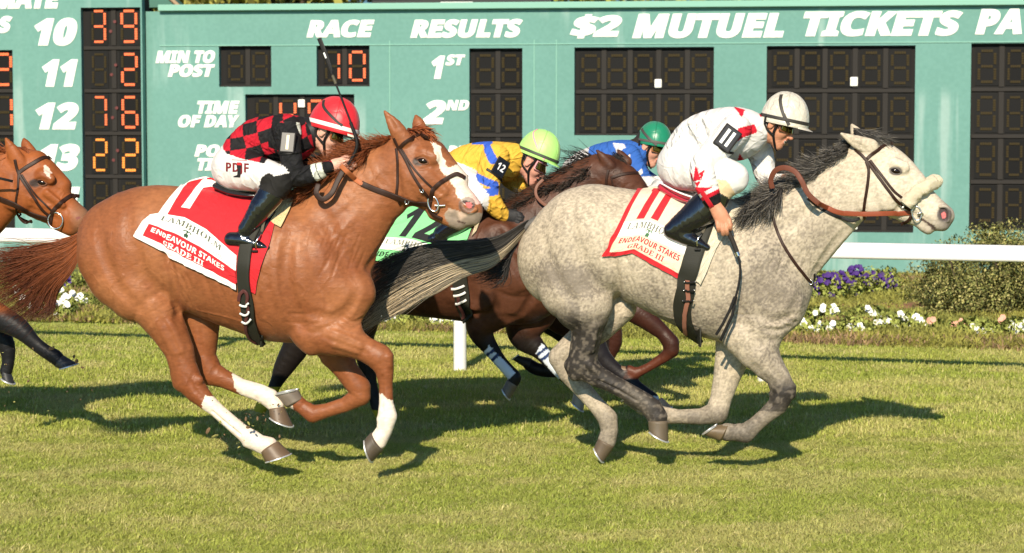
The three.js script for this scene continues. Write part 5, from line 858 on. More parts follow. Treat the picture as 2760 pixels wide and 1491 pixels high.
const bothSides = (h, t, name, pts, w, mat, thick = 0.007) => { const m = S(h, t, name, pts, w, mat, thick); part(name, mirrorAdd(m.geometry), mat, t); };
{ // chestnut
  const h = chest, t = bridle(h, 'dark brown leather bridle on the blazed chestnut, with thick dark reins');
  bothSides(h, t, 'browband', [[1076, 400], [1086, 388], [1101, 377], [1120, 368], [1140, 363], [1158, 367], [1168, 374]], 9, brownLea);
  bothSides(h, t, 'cheek_strap', [[1062, 372], [1075, 400], [1092, 429], [1112, 470], [1135, 507], [1156, 533]], 8, brownLea);
  bothSides(h, t, 'noseband_strap', [[1082, 402], [1112, 450], [1141, 484], [1167, 509]], 6, brownLea);
  bothSides(h, t, 'noseband', [[1160, 540], [1163, 524], [1168, 509], [1193, 488], [1226, 470], [1240, 473], [1252, 480]], 11, brownLea, 0.009);
  bothSides(h, t, 'throat_strap', [[1068, 400], [1072, 441], [1071, 495], [1069, 524], [1078, 551]], 7, brownLea);
  S(h, t, 'curb_strap', [[1160, 540], [1158, 562], [1172, 580], [1192, 590]], 10, brownLea, 0.012);
  S(h, t, 'rein', [[975, 495], [1010, 510], [1069, 531], [1112, 545], [1156, 550]], 15, brownLea, 0.010);
  S(h, t, 'rein_grip', [[918, 446, 0.19], [937, 464, 0.18], [957, 483], [978, 497]], 13, tanLea, 0.010);
  S(h, t, 'rein_loop', [[928, 455, 0.16], [910, 488, 0.18], [893, 522, 0.20], [868, 538, 0.21], [852, 520, 0.21], [858, 496, 0.19]], 15, brownLea, 0.012);
  part('bit_ring', ringGeo(h, 1168, 548, 13, 20, 2.6, 0.014, 0.3), steel, t);
  part('bit_bar', tube([onBody(h, 1172, 552, 0.014), onBody(h, 1186, 553, 0.012), onBody(h, 1200, 553, 0.004)], 3.2 * h.m, 12), steel, t);
  part('buckle', ringGeo(h, 1137, 512, 6, 4, 1.2, 0.008, -0.9), steel, t); part('buckle', ringGeo(h, 1098, 541, 5, 6, 1.2, 0.012), steel, t);
}
{ // grey
  const h = grey, t = bridle(h, 'brown bridle with a cream sheepskin noseband and red-brown reins on the grey');
  bothSides(h, t, 'browband', [[2338, 428], [2350, 416], [2366, 404], [2384, 393], [2400, 387], [2406, 388]], 9, brownLea);
  bothSides(h, t, 'cheek_strap', [[2306, 402], [2335, 432], [2369, 478], [2401, 521], [2427, 550], [2455, 566]], 8, brownLea);
  bothSides(h, t, 'noseband_strap', [[2345, 432], [2378, 475], [2412, 518], [2440, 540]], 7, brownLea);
  bothSides(h, t, 'throat_strap', [[2335, 436], [2342, 461], [2338, 507], [2328, 570], [2330, 590]], 8, brownLea);
  S(h, t, 'curb_strap', [[2458, 575], [2452, 590], [2438, 600], [2430, 604]], 9, brownLea, 0.01);
  // fleece noseband: a fat woolly roll over the nose
  const P = [], q = [[2442, 548], [2455, 534], [2470, 520], [2486, 508], [2502, 498]].map(([x, y]) => onBody(h, x, y, 0.022)); P.push(...q); const top = h.F.L(2522, 488, 0.0); P.push(V(lerp(q[4].x, top.x, 0.75), lerp(q[4].y, top.y, 0.75), q[4].z * 0.62), top.clone().setZ(0.02)); for (const p of [...P].reverse().slice(1)) P.push(V(p.x, p.y, -p.z));
  const fg = new THREE.TubeGeometry(new THREE.CatmullRomCurve3(P), 90, 18.5 * h.m, 18, false), fp = fg.attributes.position; for (let i = 0; i < fp.count; i++) { const x = fp.getX(i), y = fp.getY(i), z = fp.getZ(i), k = (fbm(x * 45, y * 45, z * 45, 3) - 0.5) * 0.022, nx = fg.attributes.normal; fp.setXYZ(i, x + nx.getX(i) * k, y + nx.getY(i) * k, z + nx.getZ(i) * k); } fg.computeVertexNormals();
  part('sheepskin_roll', fg, std({ color: lin(0.80, 0.70, 0.50), roughness: 1, sheen: 0.5, sheenColor: lin(1, 0.95, 0.8), bumpMap: scaled(leatherTex, 9, 3), bumpScale: 0.006 }), t);
  S(h, t, 'rein', [[2206, 548, 0.24], [2230, 560], [2253, 570], [2280, 575], [2326, 577, 0.13], [2375, 576, 0.12], [2420, 575], [2454, 573]], 13, redLea, 0.010);
  S(h, t, 'rein_grip', [[2082, 508, 0.17], [2078, 485, 0.18], [2090, 460, 0.20], [2115, 452, 0.22], [2142, 462, 0.235], [2160, 486, 0.25], [2178, 522, 0.25], [2206, 548, 0.24]], 14, lea(0.14, 0.045, 0.026), 0.010);
  S(h, t, 'under_rein', [[2178, 535, 0.22], [2206, 558], [2240, 577], [2269, 588], [2297, 596, 0.1], [2318, 588, 0.1]], 8, blackLea, 0.006);
  part('bit_ring', ringGeo(h, 2472, 572, 12, 18, 2, 0.014, 0.2), steel, t);
  part('bit_bar', tube([onBody(h, 2474, 572, 0.016), onBody(h, 2482, 572, 0.014), onBody(h, 2488, 576, 0.006)], 3 * h.m, 10), steel, t);
  part('buckle', ringGeo(h, 2431, 552, 6, 4, 1.2, 0.009, -0.8), steel, t);
  const b = thing('breast_strap', 'narrow dark strap running down the shoulder and chest of the grey', 'strap'); h.F.place(b);
  S(h, b, 'strap', [[2081, 560], [2084, 585], [2092, 615], [2111, 660], [2145, 712], [2175, 751], [2190, 768]], 8, brownLea); S(h, b, 'chest_loop', [[2188, 766], [2194, 752], [2194, 738]], 7, blackLea); part('buckle', ringGeo(h, 2182, 760, 5, 6, 1.4, 0.008, 0.6), steel, b);
}
{ // left chestnut
  const h = left, t = bridle(h, 'dark brown bridle with a round steel bit ring, on the chestnut at the left edge');
  bothSides(h, t, 'browband', [[50, 466], [66, 454], [84, 443], [108, 429], [122, 425], [130, 428]], 10, brownLea);
  bothSides(h, t, 'cheek_strap', [[40, 430], [50, 468], [73, 506], [93, 536], [113, 564], [133, 582]], 8, brownLea);
  bothSides(h, t, 'noseband_strap', [[58, 471], [88, 516], [116, 546], [141, 569]], 5, brownLea);
  bothSides(h, t, 'noseband', [[136, 602], [138, 586], [142, 569], [163, 547], [190, 528], [204, 530]], 10, brownLea, 0.009);
  bothSides(h, t, 'throat_strap', [[50, 470], [48, 511], [43, 551], [50, 584], [68, 601, 0.05], [83, 594]], 6, brownLea);
  S(h, t, 'rein', [[-60, 515, 0.22], [0, 536], [38, 551], [88, 577], [130, 590]], 14, brownLea, 0.009); S(h, t, 'rein', [[-60, 468, 0.3], [0, 481, 0.26], [34, 489, 0.22]], 7, blackLea, 0.005);
  part('bit_ring', ringGeo(h, 152, 594, 20, 21, 2.2, 0.016), steel, t);
}
{ // dark bay
  const h = dark, t = bridle(h, 'plain brown bridle on the dark bay in the middle');
  bothSides(h, t, 'browband', [[1646, 480], [1674, 471], [1700, 467], [1716, 467]], 8, brownLea); bothSides(h, t, 'cheek_strap', [[1640, 458], [1635, 481], [1634, 510]], 7, brownLea); bothSides(h, t, 'noseband_strap', [[1648, 482], [1656, 515]], 5, brownLea);
  S(h, t, 'rein', [[1464, 484, 0.15], [1446, 505, 0.17], [1448, 532, 0.18], [1478, 557, 0.18], [1540, 575, 0.16]], 8, lea(0.20, 0.09, 0.06), 0.008);
}
{ const h = bay4, t = bridle(h, 'brown bridle on the hidden reddish bay farthest back'); bothSides(h, t, 'cheek_strap', [[1890, 520], [1915, 560], [1950, 595]], 7, brownLea); }
// ---- cloths ----
const polyAt = (pts, t) => { const L = [0]; for (let i = 1; i < pts.length; i++) L.push(L[i - 1] + Math.hypot(pts[i][0] - pts[i - 1][0], pts[i][1] - pts[i - 1][1])); const d = t * L[L.length - 1]; let i = 0; while (i < pts.length - 2 && L[i + 1] < d) i++; const u = (d - L[i]) / (L[i + 1] - L[i] || 1); return [lerp(pts[i][0], pts[i + 1][0], u), lerp(pts[i][1], pts[i + 1][1], u)]; };
function clothGeo(h, top, bottom, leftE, rightE, lift, nu = 64, nv = 48, smooth = 6, wrinkle = 0.004, sd = 1) {
  const W = nu + 1, pts = [];
  const c00 = top[0], c10 = top[top.length - 1], c01 = bottom[0], c11 = bottom[bottom.length - 1];
  for (let j = 0; j <= nv; j++) for (let i = 0; i <= nu; i++) {
    const s = i / nu, t = j / nv, T = polyAt(top, s), B = polyAt(bottom, s), L = polyAt(leftE, t), R = polyAt(rightE, t), q = [0, 1].map((k) => (1 - t) * T[k] + t * B[k] + (1 - s) * L[k] + s * R[k] - ((1 - s) * (1 - t) * c00[k] + s * (1 - t) * c10[k] + (1 - s) * t * c01[k] + s * t * c11[k]));
    const hit = h.f.hit(h.F, q[0], q[1]); pts.push(hit ? hit.p.addScaledVector(hit.n, lift + wrinkle * 2 * (fbm(s * 5 + sd, t * 3 + s * 4, sd, 3) - 0.35)) : h.F.L(q[0], q[1], 0.02));
  }
  for (let n = 0; n < smooth; n++) for (let j = 1; j < nv; j++) for (let i = 1; i < nu; i++) { const o = j * W + i, a = pts[o - 1].clone().add(pts[o + 1]).add(pts[o - W]).add(pts[o + W]).multiplyScalar(0.25); if (a.z > pts[o].z) pts[o].lerp(a, 0.6); }
  const g = grid(nu, nv, (s, t) => pts[Math.round(t * nv) * W + Math.round(s * nu)]); return g;
}
function clothThing(name, label, h, spec) {
  const t = thing(name, label, 'saddle cloth'); h.F.place(t);
  for (const s of spec) { const g = clothGeo(h, s.top, s.bottom, s.left, s.right, s.lift, s.nu, s.nv, s.smooth, s.wrinkle, s.seed ?? 1), m = std({ map: s.map, color: s.map ? 0xffffff : s.color, roughness: 0.8, side: THREE.DoubleSide, sheen: 0.2, sheenColor: lin(1, 1, 1), bumpMap: scaled(clothBump, 1.6, 1.2), bumpScale: 0.010 }); part(s.name, g, m, t); if (s.far !== false) part(s.name, mirrorAdd(g), m, t); }
  return t;
}
const clothBump = bumpTex(512, (x, y) => { const a = fbm(x * 3.2 + 1.6 * fbm(x * 4, y * 4, 1, 2), y * 6 + 2 * fbm(x * 3, y * 3, 7, 2), 2, 3), r = 1 - Math.abs(2 * a - 1) * 1.6; return 0.25 + 0.6 * clamp(r) + 0.1 * fbm(x * 90, y * 90, 1, 1); });
const emblem = (g, x, y, k, dark) => { g.lineWidth = 9 * k; g.strokeStyle = dark; g.beginPath(); for (const s of [-1, 1]) { g.moveTo(x + s * 30 * k, y - 4 * k); g.arc(x + s * 16 * k, y - 6 * k, 14 * k, s > 0 ? 0 : Math.PI, s > 0 ? Math.PI : 0, s > 0); } g.stroke(); g.beginPath(); g.moveTo(x, y - 26 * k); g.lineTo(x, y + 34 * k); g.stroke(); g.fillStyle = dark; g.beginPath(); g.ellipse(x - 9 * k, y + 22 * k, 8 * k, 18 * k, 0, 0, 7); g.ellipse(x + 9 * k, y + 22 * k, 8 * k, 18 * k, 0, 0, 7); g.fill(); };
const fitText = (g, s, x, y, w, font, fill, stroke) => { g.font = font; g.fillStyle = fill; const k = w / g.measureText(s).width; g.save(); g.translate(x, y); g.scale(k, 1); g.fillText(s, 0, 0); if (stroke) { g.strokeStyle = stroke[0]; g.lineWidth = stroke[1]; g.strokeText(s, 0, 0); } g.restore(); };
const RED = 'rgb(196,22,34)', WHITE = 'rgb(240,238,232)', CREAM = 'rgb(214,203,178)';
const texC = paint(1024, 768, (g, w, h) => {
  g.fillStyle = RED; g.fillRect(0, 0, w, h); g.fillStyle = WHITE; g.fillRect(0, 0, 88, h); g.fillRect(60, 0, 250, 16);
  g.beginPath(); for (const [x, y] of [[178, 345], [262, 345], [300, 110], [370, 75], [560, 100], [560, 40], [360, 12], [262, 28], [225, 100]]) g.lineTo(x, y); g.fill();
});
const texCN = paint(1024, 512, (g, w, h) => {
  g.fillStyle = WHITE; g.fillRect(0, 0, w, h); g.fillStyle = RED; g.fillRect(72, 225, w - 72, 205);
  g.fillStyle = 'rgb(60,66,54)'; fitText(g, 'LAMBHOLM', 140, 110, 700, 'bold 100px serif', 'rgb(84,90,76)'); fitText(g, 'South', 700, 205, 170, '66px serif', 'rgb(150,150,140)'); emblem(g, 455, 160, 1.35, 'rgb(38,70,46)');
  fitText(g, 'ENDEAVOUR STAKES', 110, 330, 790, 'bold 92px sans-serif', WHITE, [WHITE, 2]); fitText(g, 'GRADE III', 250, 418, 440, 'bold 82px serif', WHITE, [WHITE, 2]);
});
clothThing('saddle_cloth', 'red and white saddle cloth under the rider in checks, with the stakes panel', chest, [
  { name: 'cloth', map: texC, lift: 0.010, seed: 3, top: [[488, 503], [512, 486], [548, 476], [590, 486], [650, 522], [725, 534]], bottom: [[378, 622], [500, 700], [640, 762], [688, 792]], left: [[488, 503], [455, 540], [425, 580], [378, 622]], right: [[725, 534], [742, 596], [728, 655], [703, 722], [688, 792]], wrinkle: 0.007 },
  { name: 'name_panel', map: texCN, lift: 0.021, seed: 5, top: [[406, 582], [430, 578], [500, 590], [560, 622], [640, 690]], bottom: [[363, 637], [500, 713], [570, 745], [640, 779]], left: [[406, 582], [386, 600], [363, 637]], right: [[640, 690], [638, 735], [640, 779]], wrinkle: 0.004 },
  { name: 'saddle_flap', map: paint(256, 256, (g) => { g.fillStyle = 'rgb(16,15,15)'; g.fillRect(0, 0, 256, 256); g.save(); g.translate(190, 110); g.rotate(-0.5); fitText(g, 'O', -30, 40, 76, 'bold 110px sans-serif', 'rgb(235,232,224)'); fitText(g, 'L', -120, 44, 50, 'bold 100px sans-serif', 'rgb(235,232,224)'); g.restore(); }), lift: 0.018, seed: 9, nu: 24, nv: 24, top: [[690, 528], [730, 530], [772, 528]], bottom: [[668, 650], [690, 648], [706, 636]], left: [[690, 528], [678, 590], [668, 650]], right: [[772, 528], [742, 580], [706, 636]], wrinkle: 0.002 },
  { name: 'chamois_pad', color: lin(0.70, 0.52, 0.27), lift: 0.016, seed: 8, nu: 20, nv: 20, top: [[752, 530], [775, 524], [800, 522]], bottom: [[722, 593], [738, 606], [757, 616]], left: [[752, 530], [738, 560], [722, 593]], right: [[800, 522], [780, 572], [757, 616]], wrinkle: 0.004 },
]);
const texG = paint(1024, 768, (g, w, h) => {
  g.fillStyle = CREAM; g.fillRect(0, 0, w, h); g.fillStyle = WHITE; g.fillRect(0, 392, w, 158);
  g.fillStyle = RED; for (const o of [0, 178]) { g.beginPath(); for (const [x, y] of [[196 + o, 370], [292 + o, 370], [330 + o, 20], [214 + o, 20], [222 + o, 80], [236 + o, 84]]) g.lineTo(x, y); g.fill(); }
  fitText(g, 'LAMBHOLM', 130, 478, 640, 'bold 96px serif', 'rgb(96,100,86)'); emblem(g, 430, 512, 1.25, 'rgb(60,104,66)'); fitText(g, 'South', 690, 540, 150, '54px serif', 'rgb(160,160,150)');
  fitText(g, 'ENDEAVOUR STAKES', 110, 628, 800, 'bold 76px sans-serif', RED, [RED, 1]); fitText(g, 'GRADE III', 260, 700, 480, 'bold 66px serif', RED);
  g.fillStyle = RED; g.fillRect(0, 0, 62, h); g.fillRect(0, 722, w, 46);
});
clothThing('saddle_cloth', 'cream saddle cloth with red border and number 11, on the grey', grey, [
  { name: 'cloth', map: texG, lift: 0.012, seed: 11, top: [[1721, 509], [1760, 504], [1800, 506], [1860, 520], [1925, 545]], bottom: [[1621, 690], [1662, 689], [1705, 682], [1770, 718], [1838, 755]], left: [[1721, 509], [1690, 560], [1655, 630], [1621, 690]], right: [[1925, 545], [1890, 640], [1860, 700], [1838, 755]], wrinkle: 0.008 },
  { name: 'front_pad', color: lin(0.62, 0.56, 0.43), lift: 0.014, seed: 13, nu: 30, nv: 36, top: [[1925, 545], [1980, 536], [2030, 518]], bottom: [[1846, 733], [1868, 752], [1891, 766]], left: [[1925, 545], [1900, 620], [1872, 680], [1846, 733]], right: [[2030, 518], [1990, 580], [1930, 670], [1891, 766]], wrinkle: 0.006 },
]);
const texD = paint(1024, 768, (g, w, h) => {
  g.fillStyle = 'rgb(128,214,142)'; g.fillRect(0, 0, w, h); g.fillStyle = 'rgb(18,20,24)'; g.save(); g.transform(1, 0, -0.25, 1, 130, 0); fitText(g, '12', 60, 420, 520, 'bold 520px sans-serif', 'rgb(18,20,24)', ['rgb(18,20,24)', 16]); g.restore();
  g.fillStyle = WHITE; g.fillRect(0, 448, w, 160); fitText(g, 'LAMBHOLM', 60, 535, 640, 'bold 92px serif', 'rgb(120,126,110)'); emblem(g, 330, 565, 1.2, 'rgb(60,84,60)'); fitText(g, 'South', 640, 600, 150, '54px serif', 'rgb(160,160,150)');
  fitText(g, 'ENDEAVOUR STAKES', -60, 708, 900, 'bold 92px sans-serif', 'rgb(18,24,20)');
});
clothThing('saddle_cloth', 'light green saddle cloth with black 12, on the dark bay', dark, [
  { name: 'cloth', map: texD, lift: 0.012, seed: 17, nu: 44, nv: 34, top: [[1078, 557], [1130, 552], [1200, 562], [1285, 580]], bottom: [[1000, 700], [1080, 712], [1150, 736], [1215, 765]], left: [[1078, 557], [1050, 610], [1000, 700]], right: [[1285, 580], [1262, 640], [1240, 700], [1215, 765]], wrinkle: 0.007 },
  { name: 'cloth_edge', color: lin(0.65, 0.25, 0.04), lift: 0.02, seed: 18, nu: 10, nv: 10, top: [[1290, 590], [1302, 578]], bottom: [[1264, 622], [1278, 612]], left: [[1290, 590], [1264, 622]], right: [[1302, 578], [1278, 612]], wrinkle: 0.002 },
  { name: 'chamois_pad', color: lin(0.75, 0.62, 0.40), lift: 0.018, seed: 19, nu: 12, nv: 12, top: [[1295, 572], [1308, 562]], bottom: [[1270, 640], [1285, 625]], left: [[1295, 572], [1270, 640]], right: [[1308, 562], [1285, 625]], wrinkle: 0.002 },
]);
// ---- saddles and girths ----
function saddleThing(h, label, pts, rim, color) {
  const t = thing('saddle', label, 'saddle'), f = new Field(0.008); h.F.place(t); f.add(C(h.F, pts), { k: 0.02 }); f.build(); const [g] = skin(f, [[0]], () => [1, 1, 1]); part('seat', g, std({ color, roughness: 0.3, clearcoat: 0.5, clearcoatRoughness: 0.2 }), t);
  if (rim) part('rim', tube(rim.map(([x, y, w]) => h.F.L(x, y, w * h.m)), 2.4 * h.m, 30), whitePlastic, t); return t;
}
saddleThing(chest, 'small black racing saddle under the rider in checks', [[588, 500, 10, 44], [630, 516, 11, 60], [690, 524, 10, 80], [735, 524, 10, 70]], null, lin(0.012, 0.012, 0.013));
saddleThing(grey, 'small red racing saddle with white piping, on the grey', [[1786, 506, 13, 50], [1820, 524, 14, 76], [1862, 538, 11, 100], [1920, 545, 8, 100]], [[1782, 494, 50], [1815, 512, 90], [1855, 528, 118], [1895, 538, 124]], lin(0.42, 0.02, 0.04));
saddleThing(dark, 'dark racing saddle under the yellow rider', [[1180, 548, 10, 44], [1230, 560, 11, 70], [1290, 568, 9, 70]], null, lin(0.012, 0.012, 0.013));
saddleThing(bay4, 'dark racing saddle under the blue and white rider', [[1540, 545, 10, 40], [1600, 560, 11, 60], [1660, 566, 9, 60]], null, lin(0.012, 0.012, 0.013));
const greenBlack = lea(0.022, 0.022, 0.016, 0.6);
function girthThing(h, label, pts, w, extra) { const t = thing('girth', label, 'girth'); h.F.place(t); S(h, t, 'girth_band', pts, w, greenBlack, 0.012, 0.018); extra(t); return t; }
girthThing(chest, 'black girth with white buckles and brown loop on the chestnut', [[708, 575], [690, 610], [668, 660], [660, 720], [664, 790], [672, 850], [688, 895], [708, 918]], 36, (t) => {
  S(chest, t, 'elastic_loop', [[650, 806], [652, 786], [666, 780], [674, 796], [672, 830], [668, 870], [678, 900], [700, 914]], 9, lea(0.09, 0.03, 0.028), 0.01, 0.03); for (const [x, y] of [[666, 815], [668, 836], [671, 856]]) S(chest, t, 'buckle', [[x - 13, y - 2], [x, y + 3], [x + 13, y - 6]], 5, whitePlastic, 0.01, 0.04);
});
girthThing(grey, 'wide black girth with brown elastic strap and rivets on the grey', [[1905, 590], [1880, 660], [1862, 720], [1850, 770], [1842, 830], [1850, 870], [1872, 898], [1890, 910]], 50, (t) => {
  S(grey, t, 'elastic_strap', [[1859, 752], [1858, 780], [1854, 820], [1850, 860], [1854, 888]], 12, lea(0.28, 0.12, 0.08), 0.008, 0.032); for (const y of [757, 778, 804]) { S(grey, t, 'keeper', [[1846, y - 2], [1860, y], [1874, y - 1]], 4, blackLea, 0.008, 0.042); for (const x of [1845, 1874]) part('rivet', new THREE.SphereGeometry(2.6 * grey.m, 10, 8).translate(...onBody(grey, x, y, 0.034).toArray()), steel, t); }
});
girthThing(dark, 'black girth with three white clips on the dark bay', [[1232, 700], [1238, 760], [1252, 820], [1268, 862]], 42, (t) => { for (const [x, y] of [[1234, 771], [1241, 788], [1246, 808]]) S(dark, t, 'clip', [[x - 15, y + 2], [x, y + 2], [x + 14, y - 4]], 6, whitePlastic, 0.01, 0.036); S(dark, t, 'elastic_strap', [[1240, 795], [1250, 830], [1260, 860]], 9, lea(0.08, 0.03, 0.028), 0.008, 0.034); });
// ================= RIDERS =================
const foldBump = bumpTex(512, (x, y) => { const wx = fbm(x * 3, y * 3, 5, 3), wy = fbm(x * 3 + 7, y * 3, 9, 3), a = fbm(x * 4 + 2.2 * wx + y * 3, y * 2.2 - x * 2 + 1.5 * wy, 3, 3), b = fbm(x * 9 - y * 5 + 2 * wy, y * 6 + 2 * wx, 4, 2); const r = (v) => 1 - Math.abs(2 * v - 1); return clamp(0.75 * Math.pow(r(a), 2.2) + 0.35 * Math.pow(r(b), 2.5)); });
const clothMat = (o = {}) => std({ vertexColors: true, roughness: 0.75, specularIntensity: 0.35, bumpMap: scaled(foldBump, 2.6, 2.6), bumpScale: 0.02, ...o });
const skinMat = std({ vertexColors: true, roughness: 0.5, specularIntensity: 0.5 });
const bootMat = std({ color: lin(0.009, 0.009, 0.011), roughness: 0.12, clearcoat: 1, clearcoatRoughness: 0.08, bumpMap: scaled(foldBump, 3, 1.6), bumpScale: 0.004 });
const lensMat = std({ color: lin(0.20, 0.15, 0.05), roughness: 0.12, metalness: 0.9 });
function makeRider(F, label, d) {
  const t = thing('person', label, 'jockey'), m = F.mpp; F.place(t);
  // clothed body: tags 1 shirt, 2 near/far breeches, 3 near boot, 4 far boot, 5 knee cover, 6 far knee cover
  const f = new Field(d.h ?? 0.0055);
  f.add(C(F, d.seat), { k: 0.03, tag: 2 });
  f.add(C(F, d.torso), { k: 0.03, tag: 1 });
  for (const s of [1, -1]) {
    const mir = (l) => l.map(([x, y, r, b, w]) => [x, y, r, b, s * w]);
    f.add(C(F, mir(d.thigh)), { k: 0.03, tag: 2 });
    f.add(C(F, mir(d.shin)), { k: 0.012, tag: s > 0 ? 3 : 4 });
    f.add(C(F, mir(d.foot)), { k: 0.015, tag: s > 0 ? 3 : 4 });
    if (d.knee) f.add(C(F, mir(d.knee)), { k: 0.012, tag: s > 0 ? 5 : 6 });
  }
  f.add(C(F, d.arm), { k: 0.01, tag: 1 }); f.add(C(F, d.farArm), { k: 0.01, tag: 1 });
  for (const c of d.folds ?? []) f.add(C(F, c), { k: 0.02, tag: 1 });
  f.build();
  const geos = skin(f, [[1], [2], [3], [4], [5], [6]], (u, v, w, tg, nx, ny, nz) => d.colour(...F.side(u, v), w, tg, u, v), d.hem && ((u, v, w, tg) => (tg === 1 || tg === 2) ? d.hem(...F.side(u, v), w, tg) : tg));
  part('shirt', geos[0], clothMat(), t); part('breeches', geos[1], clothMat({ bumpScale: 0.007 }), t);
  part('boot', geos[2], bootMat, t); part('boot', geos[3], bootMat, t);
  if (d.knee) { part('knee_cover', geos[4], clothMat({ bumpScale: 0.008 }), t); part('knee_cover', geos[5], clothMat({ bumpScale: 0.008 }), t); }
  // head on its own finer grid
  const [ex, ey] = d.ear, H = d.H, ph = THREE.MathUtils.degToRad(d.nod), fx = Math.cos(ph), fy = Math.sin(ph), ux = Math.sin(ph), uy = -Math.cos(ph), w0 = d.headW ?? 0;
  const at = (a, b) => [ex + (a * fx + b * ux) * H, ey + (a * fy + b * uy) * H], hp = (a, b, r, bb, w = 0) => [...at(a, b), r * H, (bb ?? r) * H, (w0 + w) * H], q = new Field(0.0033);
  q.add(C(F, [hp(0.06, 0.2, 0.36, 0.31), hp(0.12, 0.12, 0.34, 0.3)]), { k: 0.01 });
  q.add(C(F, [hp(0.18, -0.05, 0.27, 0.25), hp(0.22, -0.2, 0.2, 0.2), hp(0.31, -0.40, 0.11, 0.12)]), { k: 0.02 });
  q.add(C(F, [hp(0.02, -0.16, 0.15, 0.26), hp(0.16, -0.34, 0.1, 0.19), hp(0.30, -0.43, 0.09, 0.11)]), { k: 0.02 });
  q.add(C(F, [hp(0.41, 0.06, 0.05, 0.05), hp(0.48, -0.06, 0.055, 0.06), hp(0.535, -0.15, 0.055, 0.065)]), { k: 0.012 });
  q.add(C(F, [hp(0.47, -0.17, 0.04, 0.1)]), { k: 0.01 });
  q.add(C(F, [hp(0.425, -0.255, 0.045, 0.11)]), { k: 0.012, tag: 2 }); q.add(C(F, [hp(0.40, -0.315, 0.042, 0.10)]), { k: 0.012, tag: 2 });
  q.add(C(F, [hp(0.44, -0.285, 0.016, 0.12)]), { k: 0.004, sub: true, tag: 3 });
  for (const s of [1, -1]) { q.add(C(F, [hp(0.26, -0.08, 0.13, 0.08, s * 0.17)]), { k: 0.03 }); q.add(C(F, [hp(0.0, 0.04, 0.085, 0.035, s * 0.33), hp(-0.02, -0.06, 0.06, 0.035, s * 0.32)]), { k: 0.008 }); q.add(C(F, [hp(0.02, 0.02, 0.035, 0.03, s * 0.385)]), { k: 0.01, sub: true }); }
  q.add(C(F, [[...at(-0.1, -0.12), 0.24 * H, 0.22 * H, w0 * H], ...d.neck.map(([x, y, r]) => [x, y, r, r * 0.9, 0])]), { k: 0.03, tag: 4 });
  q.build();
  const sk = d.skin ?? [0.62, 0.30, 0.20], lip = [0.5, 0.16, 0.13];
  const [hg] = skin(q, [[0, 1, 2, 3, 4]], (u, v, w, tg) => { const [px, py] = F.side(u, v), a = ((px - ex) * fx + (py - ey) * fy) / H, b = ((px - ex) * ux + (py - ey) * uy) / H, n = 0.85 + 0.3 * fbm(u * 60, v * 60, w * 60, 2); if (tg === 3) return d.teeth ? [0.75, 0.7, 0.62] : [0.15, 0.05, 0.04]; if (tg === 2) return mixc(sk, lip, 0.55); if (tg === 4 && a < 0.22 && d.neckColour && b < -0.08) return d.neckColour; if (a < -0.06 && b > -0.35) return d.hood ?? [0.03, 0.02, 0.015]; return mixc(sk, [0.65, 0.24, 0.16], sstep(0.35, 0.52, a) * 0.3).map((x) => x * n); });
  part('head', hg, skinMat, t);
  // helmet
  const hd = d.helmet, sl = THREE.MathUtils.degToRad(hd.slope), hm = (az, el, k = 1) => { const ca = Math.cos(el), e = Math.pow(Math.max(0, ca), 0.9), xx = Math.cos(az) * e * hd.len * k * (Math.cos(az) > 0 ? 1.02 : 0.98), yy = Math.sin(el) * (el < 0 ? hd.len * 0.6 : hd.high) * k, ww = Math.sin(az) * e * hd.wide * k; return F.L(hd.c[0] + xx * Math.cos(sl) + yy * Math.sin(sl), hd.c[1] + xx * Math.sin(sl) - yy * Math.cos(sl), (ww + w0 * H) * m); };
  const hg2 = grid(56, 30, (s, tt) => hm(s * 6.28319, lerp(Math.PI / 2, -0.2, tt)));
  const hMat = std({ color: hd.color, roughness: hd.rough ?? 0.45, sheen: 0.3, sheenColor: lin(1, 1, 1), bumpMap: scaled(foldBump, 2, 1), bumpScale: hd.bump ?? 0.003 }), hMesh = part('helmet', hg2, hMat, t);
  part('helmet_lining', grid(40, 6, (s, tt) => hm(s * 6.28319, lerp(-0.2, 0.1, tt), 0.95)), blackLea, t);
  const bandPts = [], bandN = []; for (let i = 0; i <= 60; i++) { const az = i / 60 * 6.28319, p = hm(az, hd.bandEl, 1.012), c = hm(0, hd.bandEl).add(hm(Math.PI, hd.bandEl)).multiplyScalar(0.5); bandPts.push(p); bandN.push(p.clone().sub(c).normalize()); }
  part('band', sweep(bandPts, bandN, hd.bandW * m, 0.003, true), std({ color: hd.bandColor, roughness: 0.6 }), hMesh);
  for (const az of [0.55, -0.55, 1.57, -1.57, Math.PI]) part('seam', tube([0.05, 0.4, 0.8, 1.2, 1.5].map((e) => hm(az, e, 1.0)), 0.9 * m, 16, 6), std({ color: hd.color.clone().multiplyScalar(0.72), roughness: 0.6 }), hMesh);
  const vis = grid(20, 5, (s, tt) => { const az = lerp(-0.95, 0.95, s), p = hm(az, -0.08, 1), o = hm(az, -0.08, 1 + 0.22 * tt * Math.cos(az * 1.55)); o.y -= 0.012 * tt; return p.lerp(o, 1); }); part('visor', vis, std({ color: hd.visor ?? hd.color, roughness: 0.5, side: THREE.DoubleSide }), hMesh);
  const cs = hd.cross; if (cs) { const P = cs.map(([az, e]) => hm(az, e, 1.02)), c = hm(0, 0).add(hm(Math.PI, 0)).multiplyScalar(0.5), cv = new THREE.CatmullRomCurve3(P).getPoints(30); part('goggle_strap', sweep(cv, cv.map((p) => p.clone().sub(c).normalize()), hd.crossW * m, 0.003), std({ color: hd.crossColor, roughness: 0.6 }), t); }
